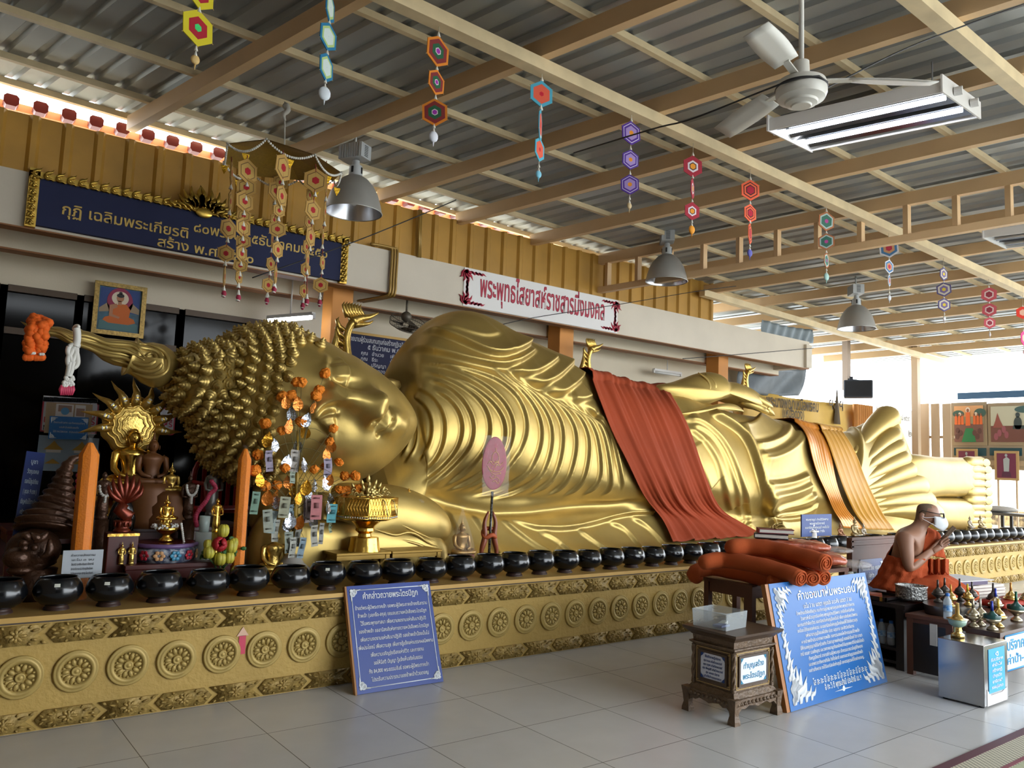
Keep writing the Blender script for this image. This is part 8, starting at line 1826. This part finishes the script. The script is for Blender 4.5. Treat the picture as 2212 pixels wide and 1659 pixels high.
hairm |= (np.linalg.norm(rel, axis=1) < .2) & (fw_ < -.02) & (up_ > -.085)
mbp.fm = [1 if h_ else 0 for h_ in hairm]
for s_ in (-1, 1):
    ec = mp(735, 235)+ML*.088*s_; mbp.inflate([(-.018, -.02), (-.008, -.036), (.008, -.03), (.016, 0), (.02, .022), (.006, .036), (-.014, .03), (-.02, .008)], ec, MF, (0, 0, 1), .010, n=24, k=5)
bd = mbp.build('body', [M_skin, M_hairs], per)
M_mask = mat('white_mask', 'D8DCE0', 0.8); mb = MB(); G = np.zeros((9, 15, 3)); mc = mp(880, 285)
for i in range(9):
    for j in range(15):
        a = (j/14-.5)*2.5; t = i/8; fr_ = .088+.026*math.sin(PI*t)*(math.cos(a)**2); G[i, j] = hc2+np.array([0, 0, -.035-.115*t*(1-.18*abs(a)**1.5)])+fwd*(fr_*math.cos(a)*(1.05-.0*t)+.012+.02*math.exp(-((a)/.3)**2)*(1-t))+ML*(.082*math.sin(a)*(1-.25*t))
mb.grid(G); mk = mb.build('face_mask', M_mask, per); mk.modifiers.new('th', 'SOLIDIFY').thickness = .003
mb = MB()
for s_ in (-1, 1):
    for y in (255, 330): mb.tube(smoothline([hc2+np.array([0, 0, -.04 if y < 300 else -.115])+fwd*.055+ML*.079*s_, mp(790, (y+240)/2)+ML*.094*s_, mp(735, 225 if y < 300 else 265)+ML*.098*s_], 8), .0022, 5)
mb.build('mask_loop', M_mask, per)
M_gl = mat('black_glasses', '16161A', 0.3); mb = MB()
gz = hc2+np.array([0, 0, -.022])+fwd*.118
for s_ in (-1, 1):
    c = gz+ML*.034*s_-fwd*.004; mb.tube([c+ML*a*.026+np.array([0, 0, b_*.018]) for a, b_ in ((-1, .8), (0, 1), (1, .9), (1.05, 0), (.8, -.9), (0, -1), (-.8, -.9), (-1.0, 0))], .0032, 6, closed=True)
    mb.tube([c+ML*.027*s_+np.array([0, 0, .012]), hc2+fwd*.06+ML*.094*s_+np.array([0, 0, -.012]), hc2-fwd*.045+ML*.097*s_+np.array([0, 0, -.005]), hc2-fwd*.07+ML*.094*s_+np.array([0, 0, -.03])], .0032, 6)
mb.tube([gz+ML*.01, gz+fwd*.004, gz-ML*.01], .003, 6); gs = mb.build('glasses', M_gl, per)
mb = MB()
for s_ in (-1, 1): mb.inflate([(.025*math.cos(t), .017*math.sin(t)) for t in np.linspace(0, 2*PI, 20, endpoint=False)], gz+ML*.034*s_-fwd*.004, ML, (0, 0, 1), .001, n=20, k=3)
mb.build('lens', mat('lens', '9AA4A8', 0.05, alpha=.3, spec=1.0), gs)
M_orobe = mat('orange_robe', 'A84414', 0.85, var=.14, vscale=8, bump=.3, bscale=120)
mb = MB(); nt_, nz_ = 96, 46; G = np.zeros((nz_, nt_, 3))
ax0, ax1 = mp(430, 1270), mp(620, 470)
for j in range(nt_):
    th = j*2*PI/nt_; lr = math.sin(th); fw2 = math.cos(th)                # th = 0 front, +90 deg = left
    topz = .60+.42*max(0, lr)**.8+.10*max(0, fw2)*(lr > -.3)-.03*max(0, -lr)
    topz = min(1.02, topz)
    for i in range(nz_):
        t = i/(nz_-1)*topz; c = ax0+(ax1-ax0)*t
        rf = np.interp(t, [0, .25, .55, .85, 1.02], [.235, .185, .158, .13, .075]); rl = np.interp(t, [0, .25, .55, .85, 1.02], [.24, .20, .195, .21, .12])
        fo = 1+.030*math.sin(9*th+14*t)+.022*math.sin(17*th-9*t+1)+.016*math.sin(40*t+3*th)
        G[i, j] = c+MF*fw2*rf*fo+ML*lr*rl*fo
mb.grid(G, cv=True); wr_ = mb.build('robe_wrap', M_orobe, per); wr_.modifiers.new('th', 'SOLIDIFY').thickness = .006
mb = MB(); G = np.zeros((34, 50, 3)); tl_ = smoothline([(230, 1190), (330, 1090), (560, 1060), (800, 1050), (1010, 1045), (1160, 1110), (1360, 1225), (1560, 1325)], 34)
for i in range(34):
    s2 = i/33; tp = mp(*tl_[i]); zb_ = dz_+.002 if s2 < .6 else np.interp(s2, [.6, 1], [dz_+.002, .49]); hh = max(.015, tp[2]-zb_); c = np.array([tp[0], tp[1], zb_]); wd = np.interp(s2, [0, .1, .3, .55, .8, 1], [.08, .22, .32, .30, .16, .05])
    for j in range(50):
        a = PI*j/49; fo = 1+.035*math.sin(11*a+8*s2)+.025*math.sin(23*a-12*s2); G[i, j] = c+ML*math.cos(a)*wd*fo+np.array([0, 0, (math.sin(a)**.7)*hh*fo])
mb.grid(G); lp = mb.build('robe_lap', M_orobe, per); lp.modifiers.new('th', 'SOLIDIFY').thickness = .006
mb = MB(); G = np.zeros((26, 14, 3)); L0 = smoothline([mp(640, 390, .12), mp(790, 440, .06), mp(720, 640, -.02), mp(660, 780, -.05)], 26)
L1 = smoothline([mp(800, 400, .18), mp(960, 520, .10), mp(1010, 640, .06), mp(1060, 840, .04)], 26)
for i in range(26):
    for j in range(14): u = j/13; G[i, j] = L0[i]*(1-u)+L1[i]*u+MF*(.05*math.sin(PI*u)+.012*math.sin(u*22+i*.2))
mb.grid(G); sh_ = mb.build('shoulder_fold', M_orobe, per); sh_.modifiers.new('th', 'SOLIDIFY').thickness = .006
mb = MB(); G = np.zeros((24, 10, 3))
for i in range(24):
    for j in range(10): u = j/9; p = mp(700+330*i/23, 840+6*math.sin(i*.9)+(215+14*math.sin(i*.9))*u, -.07+.022*math.sin(i*.9)); G[i, j] = p+MF*.05
mb.grid(G); fr2 = mb.build('front_pleats', M_orobe, per); fr2.modifiers.new('th', 'SOLIDIFY').thickness = .006
a, b_ = mp(960, 660), mp(1215, 390); o = thing('leaf_bundle', 'brown folded leaf bundle held up in the seated person hands', 'leaf bundle', a); d = unit(b_-a); e = unit(np.cross(ML, d)); R_ = np.stack([d, ML, e], 1); l = np.linalg.norm(b_-a)
for k in range(4):
    mb = MB(); V = []; mb.box((a+b_)/2+e*(-.012+.008*k)+ML*.002*k, (l, .035, .006), R_ @ rotx(.12*(k-1.5))); mb.build('leaf', mat('dry_leaf', '6A5644', 0.7, var=.15), o, smooth=False)
pb = atP(2080, 1245, (7.35, 2.95, 0), (.9, .43, 0)); pb = np.array([7.55, 3.10, dz_+.001])
for k in range(6):
    book(pb+np.array([.03*k*0+.006*math.sin(k*2), .004*k, .016+.026*k]), (.55, .30, .024), -.16+.01*math.sin(k*3), 0, 'C8BCB4', ('lowest', 'second lowest', 'third', 'fourth', 'second highest', 'topmost')[k]+' pale book in the stack on the dais right of the person')
mb = MB(); mb.box(pb+np.array([-.30, .06, .185]), (.55, .34, .03), rotz(-.16)); o = mb.build('purple_folder', mat('purple_cover', '3E2A50', 0.5), smooth=False); tag(o, 'dark purple folder with white top sheet beside the person', 'folder')
mb = MB(); mb.box(pb+np.array([-.24, .05, .204]), (.62, .34, .006), rotz(-.16)); mb.build('white_sheet', mat('white_sheet', 'D6D6DA', 0.6), o, smooth=False)
mb = MB(); mb.box((7.58, 2.76, dz_+.06), (.9, .22, .05), rotz(-.05)); o = mb.build('red_bolster', mat('red_cloth2', '9E3020', 0.7), smooth=True, bevel=.02); tag(o, 'red folded cloth on the dais right of the person', 'cloth')
# ================================================================== far end of the hall
M_post = mat('beige_post', 'C2A888', 0.5); M_tarp = mat('grey_tarp', '5E666C', 0.5, var=.12, bump=.6, bscale=5); M_curtain = mat('orange_curtain', 'C88A4A', 0.8, var=.1)
YW = 8.25
bl, br = atY(1648, 930, YW), atY(1838, 940, YW)
x0, x1 = bl[0]-.6, atY(1852, 900, YW)[0]; z0, z1 = .3, atY(1740, 858, YW)[2]
fo = thing('slat_fence', 'pale yellow slatted fence behind the yellow banner', 'fence', ((x0+x1)/2, YW+.25, 0))
k = 0; x = 10.6
while x < 17.4:
    mb = MB(); mb.box((x, YW+.2, 1.30), (.13, .04, 2.6)); mb.build('slat', mat('pale_yellow_slat', 'D2B078', 0.6), fo, smooth=False); x += .26
for z in (.4, 1.6, 2.4): mb = MB(); mb.box((14.0, YW+.23, z), (7.0, .03, .07)); mb.build('rail', M_post, fo, smooth=False)
bn = thing('yellow_banner', 'yellow cloth banner with black lettering above the statue legs', 'banner', ((x0+x1)/2, YW, 2.0))
h = z1-1.2; w = x1-x0; V = np.array([[[x0+w*i/30, YW+.03*math.sin(i*.8+j*.5)*(.3+j/10), 1.2+h*j/10-.05*math.sin(PI*i/30)*(j/10)] for j in range(11)] for i in range(31)])
mb = MB(); mb.grid(V); b_ = mb.build('cloth', mat('yellow_banner_cloth', 'C8A24E', 0.7, var=.06), bn); b_.modifiers.new('th', 'SOLIDIFY').thickness = .004
O = np.array([0, YW-.06, 0]); UX, VZ = np.array([1., 0, 0]), np.array([0, 0, 1.])
p1, p2 = atY(1655, 876, YW-.06), atY(1768, 890, YW-.06); p3, p4 = atY(1690, 897, YW-.06), atY(1737, 904, YW-.06)
mb = MB(); letters(mb, 'พระนางพญาเหนือพรคบ', O, UX, VZ, p1[0], (p1[2]+p2[2])/2-.0, .17, p2[0]-p1[0], 'l', bold=.03); letters(mb, '(เหนือดวง)', O, UX, VZ, p3[0], (p3[2]+p4[2])/2-.02, .15, p4[0]-p3[0], 'l', bold=.03)
q = atY(1808, 916, YW-.06); mb.prism([(-.12, 0), (.12, 0), (.03, .55), (0, .75), (-.03, .55)], q-(0, 0, 0), UX, VZ, .004); q = atY(1806, 880, YW-.06); letters(mb, 'ฯลฯ', O, UX, VZ, q[0], q[2]-.05, .2, .5)
mb.build('lettering', mat('brown_ink', '4A3A20', 0.7), bn)
for i, (x, y, cc) in enumerate(((1735, 927, 'C8C4BC'), (1772, 933, '7E3A4E'), (1808, 938, '3E5A64'))):
    p = atY(x, y, YW-.07); mb = MB(); mb.box(p-(0, 0, .12), (.34, .01, .34)); mb.build('photo_patch', mat('patch_'+cc, cc, 0.6), bn, smooth=False)
a, b = atY(1846, 872, 8.1), atY(1884, 920, 8.1)
V = np.array([[[a[0]+(b[0]-a[0])*i/40, 8.1+.05*math.sin(i*1.3), .01+(a[2]-.01)*j] for j in (0, .33, .66, 1)] for i in range(41)])
mb = MB(); mb.grid(V); o = mb.build('orange_curtain', M_curtain); tag(o, 'orange pleated curtain right of the yellow banner', 'curtain'); o.modifiers.new('th', 'SOLIDIFY').thickness = .004
a, b = atY(1894, 877, 8.0), atY(1979, 874, 8.0); o = thing('calendar_board', 'white board with faded writing behind the statue heel', 'board', ((a[0]+b[0])/2, 8.0, 1.9)); w = b[0]-a[0]
mb = MB(); mb.box(((a[0]+b[0])/2, 8.0, (a[2]+1.2)/2), (w, .02, a[2]-1.2)); mb.build('board', mat('white_board', 'D2CEC4', 0.6), o, smooth=False)
for x in (a[0]+.05, b[0]-.05): mb = MB(); mb.box((x, 8.04, .9), (.05, .04, 1.8)); mb.build('post', M_post, o, smooth=False)
mb = MB(); letters(mb, 'พระพุทธไสยาสน์ ๒๕๖๕', np.array([a[0], 7.985, 0]), UX, VZ, w/2, a[2]-.22, .09, w*.6); letters(mb, '๓๕', np.array([a[0], 7.985, 0]), UX, VZ, w*.12, a[2]-.55, .14); letters(mb, '๒๘', np.array([a[0], 7.985, 0]), UX, VZ, w*.85, a[2]-.55, .14); mb.build('lettering', mat('grey_ink2', '6A6258', 0.7), o)
def sheet(name, q, Y, m, label, n=(20, 10), amp=.05, fr=9):
    tl, tr, br, bl = [atY(*p, y) for p, y in zip(q, Y)]; V = np.zeros((n[0]+1, n[1]+1, 3))
    for i in range(n[0]+1):
        for j in range(n[1]+1):
            u, v = i/n[0], j/n[1]; V[i, j] = (tl*(1-u)+tr*u)*(1-v)+(bl*(1-u)+br*u)*v+np.array([0, amp*math.sin(u*fr+v*3), -.03*math.sin(PI*u)])
    mb = MB(); mb.grid(V); o = mb.build(name, m); o.modifiers.new('th', 'SOLIDIFY').thickness = .004; tag(o, label, 'tarp'); return o
sheet('grey_tarp', [(1598, 792), (1744, 796), (1722, 855), (1596, 846)], (8.14, 8.14, 8.2, 8.2), M_tarp, 'dark grey tarp hanging below the far end of the fascia')
sheet('grey_tarp', [(1646, 690), (1757, 712), (1754, 742), (1646, 724)], (7.42, 7.42, 7.42, 7.42), mat('pale_tarp', '7C8890', 0.45, var=.1, bump=.6, bscale=6), 'pale grey gathered tarp strip above the far end of the fascia', fr=40, amp=.02, n=(60, 6))
for i, (x, yt, yb, Xd) in enumerate(((1977, 735, 1000, 15.6),)):
    a = atX(x, yt, Xd); mb = MB(); mb.box((Xd, a[1], a[2]/2), (.12, .12, a[2])); struct(mb, 'column_far', M_post)
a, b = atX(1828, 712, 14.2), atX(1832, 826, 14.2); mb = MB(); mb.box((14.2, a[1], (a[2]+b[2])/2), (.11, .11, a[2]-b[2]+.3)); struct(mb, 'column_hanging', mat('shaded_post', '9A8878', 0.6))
c = atX(1854, 841, 14.1); o = thing('loudspeaker', 'dark loudspeaker box hanging at the bright far opening', 'loudspeaker', c)
M_spk = mat('dark_speaker', '2A303A', 0.6); mb = MB(); R_ = rotz(.5); mb.box(c, (.34, .50, .32), R_); mb.build('cabinet', M_spk, o, smooth=False, bevel=.02)
mb = MB(); mb.box(c+R_ @ np.array([-.175, 0, 0]), (.01, .44, .27), R_); mb.build('grille', mat('speaker_grille', '1A1C20', 0.8), o, smooth=False)
mb = MB(); mb.box(c+R_ @ np.array([0, .12, .19]), (.06, .06, .10), R_); mb.cyl(c+(0, 0, .16), (14.2, atX(1828, 800, 14.2)[1], c[2]+.22), .02); mb.build('mount', M_spk, o, smooth=False)
Xf = 15.9
fn = thing('white_fence', 'beige fence of wide slats with a rail beyond the statue feet', 'fence', (Xf, 6.9, 0))
for x in (1998, 2020, 2045):
    t, b = atX(x, 872, Xf), atX(x+3, 990, Xf); mb = MB(); mb.box((Xf, t[1], t[2]/2), (.04, .15, t[2])); mb.build('slat', M_post, fn, smooth=False)
r0, r1 = atX(1985, 944, Xf), atX(2060, 944, Xf); mb = MB(); mb.beam(r0+(.04, 0, 0), r1+(.04, 0, 0), .04, .05); mb.build('rail', M_post, fn, smooth=False)
Xg = 16.4
def gq(x, y): return atX(x, y, Xg)
ga, gb_ = gq(2056, 873), gq(2330, 873)
gal = thing('picture_gallery', 'wall of framed temple paintings under a blue valance at the far right', 'gallery', (Xg, (ga[1]+gb_[1])/2, 0))
UY, VZ = np.array([0, -1., 0]), np.array([0, 0, 1.])
def slab(nm, x0, y0, x1, y1, col, off, th=.02, par=gal, rough=.6, m=None):
    p, q = gq(x0, y1), gq(x1, y0); w, h = abs(q[1]-p[1]), q[2]-p[2]; mb = MB(); mb.prism([(0, 0), (w, 0), (w, h), (0, h)], np.array([Xg-off, p[1], p[2]]), UY, VZ, th if th > 0 else th); return mb.build(nm, m or mat('gal_'+col, col, rough), par, smooth=False), np.array([Xg-off, p[1], p[2]]), w, h
slab('valance', 2074, 839, 2330, 864, '3E6284', .10)
slab('back_panel', 2058, 866, 2330, 1012, 'A08E74', .0)
def painting(x0, x1, kind):
    f, O, w, h = slab('picture_frame', x0, 868, x1, 962, '9A8668', .02)
    g, O, w, h = slab('painting', x0+7, 876, x1-7, 955, 'A89A78', .045, .01)
    N_ = np.array([-1., 0, 0])
    if kind == 0:
        art(g, 'painted_sunset', 'D29A66', [[(0, h*.7), (w, h*.7), (w, h), (0, h)]], O-(.012, 0, 0), UY, VZ, .001)
        art(g, 'painted_trees', '3E5A4E', [disc(w*.15, h*.78, w*.2, h*.1), disc(w*.9, h*.8, w*.2, h*.12)], O-(.012, 0, 0), UY, VZ, .003)
        art(g, 'painted_ground', '7A5448', [[(0, 0), (w, 0), (w, h*.5), (0, h*.5)]], O-(.012, 0, 0), UY, VZ, .003)
        art(g, 'painted_green', '2E7A48', [[(w*.25, 0), (w*.75, 0), (w*.65, h*.38), (w*.4, h*.38)]], O-(.012, 0, 0), UY, VZ, .006)
        art(g, 'painted_robes', 'DA6830', [[(w*.4, h*.45), (w*.57, h*.45), (w*.55, h*.82), (w*.42, h*.82)]]+[[(w*a, h*.48), (w*(a+.1), h*.48), (w*(a+.09), h*.72), (w*(a+.01), h*.72)] for a in (.02, .13, .24, .66, .77, .88)], O-(.012, 0, 0), UY, VZ, .009)
        art(g, 'painted_halos', 'E0CFB8', [disc(w*.485, h*.88, w*.08, h*.08)]+[disc(w*a, h*.77, w*.05, h*.05) for a in (.2, .76)], O-(.012, 0, 0), UY, VZ, .007)
        art(g, 'painted_faces', '8A5A40', [disc(w*.485, h*.87, w*.045, h*.05)]+[disc(w*a, h*.75, w*.03, h*.035) for a in (.07, .18, .29, .71, .82, .93)], O-(.012, 0, 0), UY, VZ, .012)
        art(g, 'painted_crowd', '5E3E36', [disc(w*a, h*b, w*.07, h*.08) for a, b in ((.1, .15), (.12, .32), (.22, .25), (.8, .15), (.88, .3), (.7, .25))], O-(.012, 0, 0), UY, VZ, .008)
    else:
        art(g, 'painted_sky', 'B8B49A', [[(0, h*.45), (w, h*.45), (w, h), (0, h)]], O-(.012, 0, 0), UY, VZ, .001)
        art(g, 'painted_ground', '6E4438', [[(0, 0), (w, 0), (w, h*.45), (0, h*.45)]], O-(.012, 0, 0), UY, VZ, .003)
        art(g, 'painted_trees', '3E5A58', [disc(w*.8, h*.9, w*.25, h*.1)], O-(.012, 0, 0), UY, VZ, .004)
        art(g, 'painted_spire', '8A4A3E', [[(w*.05, h*.4), (w*.3, h*.4), (w*.22, h*.6), (w*.16, h*.82), (w*.11, h*.6)]], O-(.012, 0, 0), UY, VZ, .006)
        art(g, 'painted_figures', '36403E', [disc(w*.62, h*.52, w*.09, h*.18), disc(w*.62, h*.75, w*.05, h*.07), [(w*.5, h*.36), (w*.8, h*.36), (w*.75, h*.46), (w*.52, h*.46)]], O-(.012, 0, 0), UY, VZ, .008)
        art(g, 'painted_group', '8E4E54', [disc(w*a, h*b, w*.05, h*.1) for a, b in ((.2, .25), (.3, .35), (.36, .2), (.12, .15))], O-(.012, 0, 0), UY, VZ, .008)
painting(2058, 2133, 0); painting(2137, 2245, 1)
for x in (2062, 2139, 2246): slab('teal_panel', x+1, 968, x+70, 984, '24484E', .03, .015)
slab('base_rail', 2058, 998, 2330, 1003, 'B8A080', .03, .02)
for x0, x1, y0, y1, lab in ((2073, 2117, 970, 1040, 'maroon portrait picture in a tan frame behind the statue toes'), (2155, 2206, 975, 1037, 'maroon portrait picture of a standing figure in white, framed in tan')):
    p, q = gq(x0, y1), gq(x1, y0); o = thing('framed_portrait', lab, 'picture', (Xg-.1, (p[1]+q[1])/2, p[2])); w, h = abs(q[1]-p[1]), q[2]-p[2]; O = np.array([Xg-.10, p[1], p[2]])
    mb = MB(); mb.prism([(0, 0), (w, 0), (w, h), (0, h)], O, UY, VZ, .03); mb.build('frame', mat('tan_frame', 'B0905E', 0.5), o, smooth=False)
    e = .045; mb = MB(); mb.prism([(e, e), (w-e, e), (w-e, h-e), (e, h-e)], O-(.031, 0, 0), UY, VZ, .006); g = mb.build('print', mat('maroon_print', '6A2A40', 0.5), o, smooth=False)
    art(g, 'painted_figure', '9CA29E', [[(w*.40, h*.25), (w*.60, h*.25), (w*.64, h*.72), (w*.52, h*.8), (w*.38, h*.72)], disc(w*.5, h*.85, w*.055, h*.05)], O-(.038, 0, 0), UY, VZ, .001)
    art(g, 'painted_base', '4E2438', [[(w*.3, h*.12), (w*.7, h*.12), (w*.66, h*.3), (w*.34, h*.3)]], O-(.038, 0, 0), UY, VZ, .002)
    mb = MB(); 
    for s_ in (.12, .88): mb.cyl(O+UY*w*s_+(0, 0, .0), np.array([Xg-.10, O[1]-w*s_, 0]), .02)
    mb.build('leg', M_post, o)
c = atX(2175, 1108, 14.6); o = thing('metal_bench', 'dark metal bench frame behind the farthest bowls', 'bench', (14.6, c[1], 0))
mb = MB(); mb.box((14.6, c[1], c[2]-.02), (.45, 1.5, .04)); mb.build('bench_top', mat('grey_bench', '6A6662', 0.5), o, smooth=False)
for y in (-.68, 0, .68):
    for x in (-.18, .18): mb = MB(); mb.box((14.6+x, c[1]+y, (c[2]-.04)/2), (.04, .04, c[2]-.04)); mb.build('leg', mat('dark_leg', '2E2C2C', 0.5), o, smooth=False)
p = atX(2155, 1096, 14.6); mb = MB(); mb.sphere((14.6, p[1], c[2]+.055), (.18, .32, .055), 16, 8); o = mb.build('cloth_bundle', mat('pale_bundle', 'BCB6AE', 0.8, bump=.6, bscale=18)); tag(o, 'pale cloth bundle lying on the metal bench', 'bundle')
Xp = 18.6; p, q = atX(2120, 1062, Xp), atX(2330, 1100, Xp); mb = MB(); mb.box((Xp, (p[1]+q[1])/2-.5, .42), (.15, abs(p[1]-q[1])+4, .84)); struct(mb, 'wall_parapet', mat('pale_parapet', 'D8D2C4', 0.7))
mb = MB(); mb.box((Xp-.09, (p[1]+q[1])/2-.5, .64), (.05, abs(p[1]-q[1])+4, .30)); o = mb.build('parapet_frieze', mat('frieze', 'C2A878', 0.6, dark='5A4A34', dscale=9, damt=.2, bump=1.0, bscale=14), smooth=False); o['kind'] = 'structure'
for ch in ST.children_recursive:
    if ch.type == 'MESH':
        dz = world_loc(ch)[2]; lim = PT+.0015-dz; n_ = len(ch.data.vertices); q = np.zeros(n_*3); ch.data.vertices.foreach_get('co', q); q = q.reshape(-1, 3); q[:, 2] = np.maximum(q[:, 2], lim); ch.data.vertices.foreach_set('co', q.ravel()); ch.data.update()
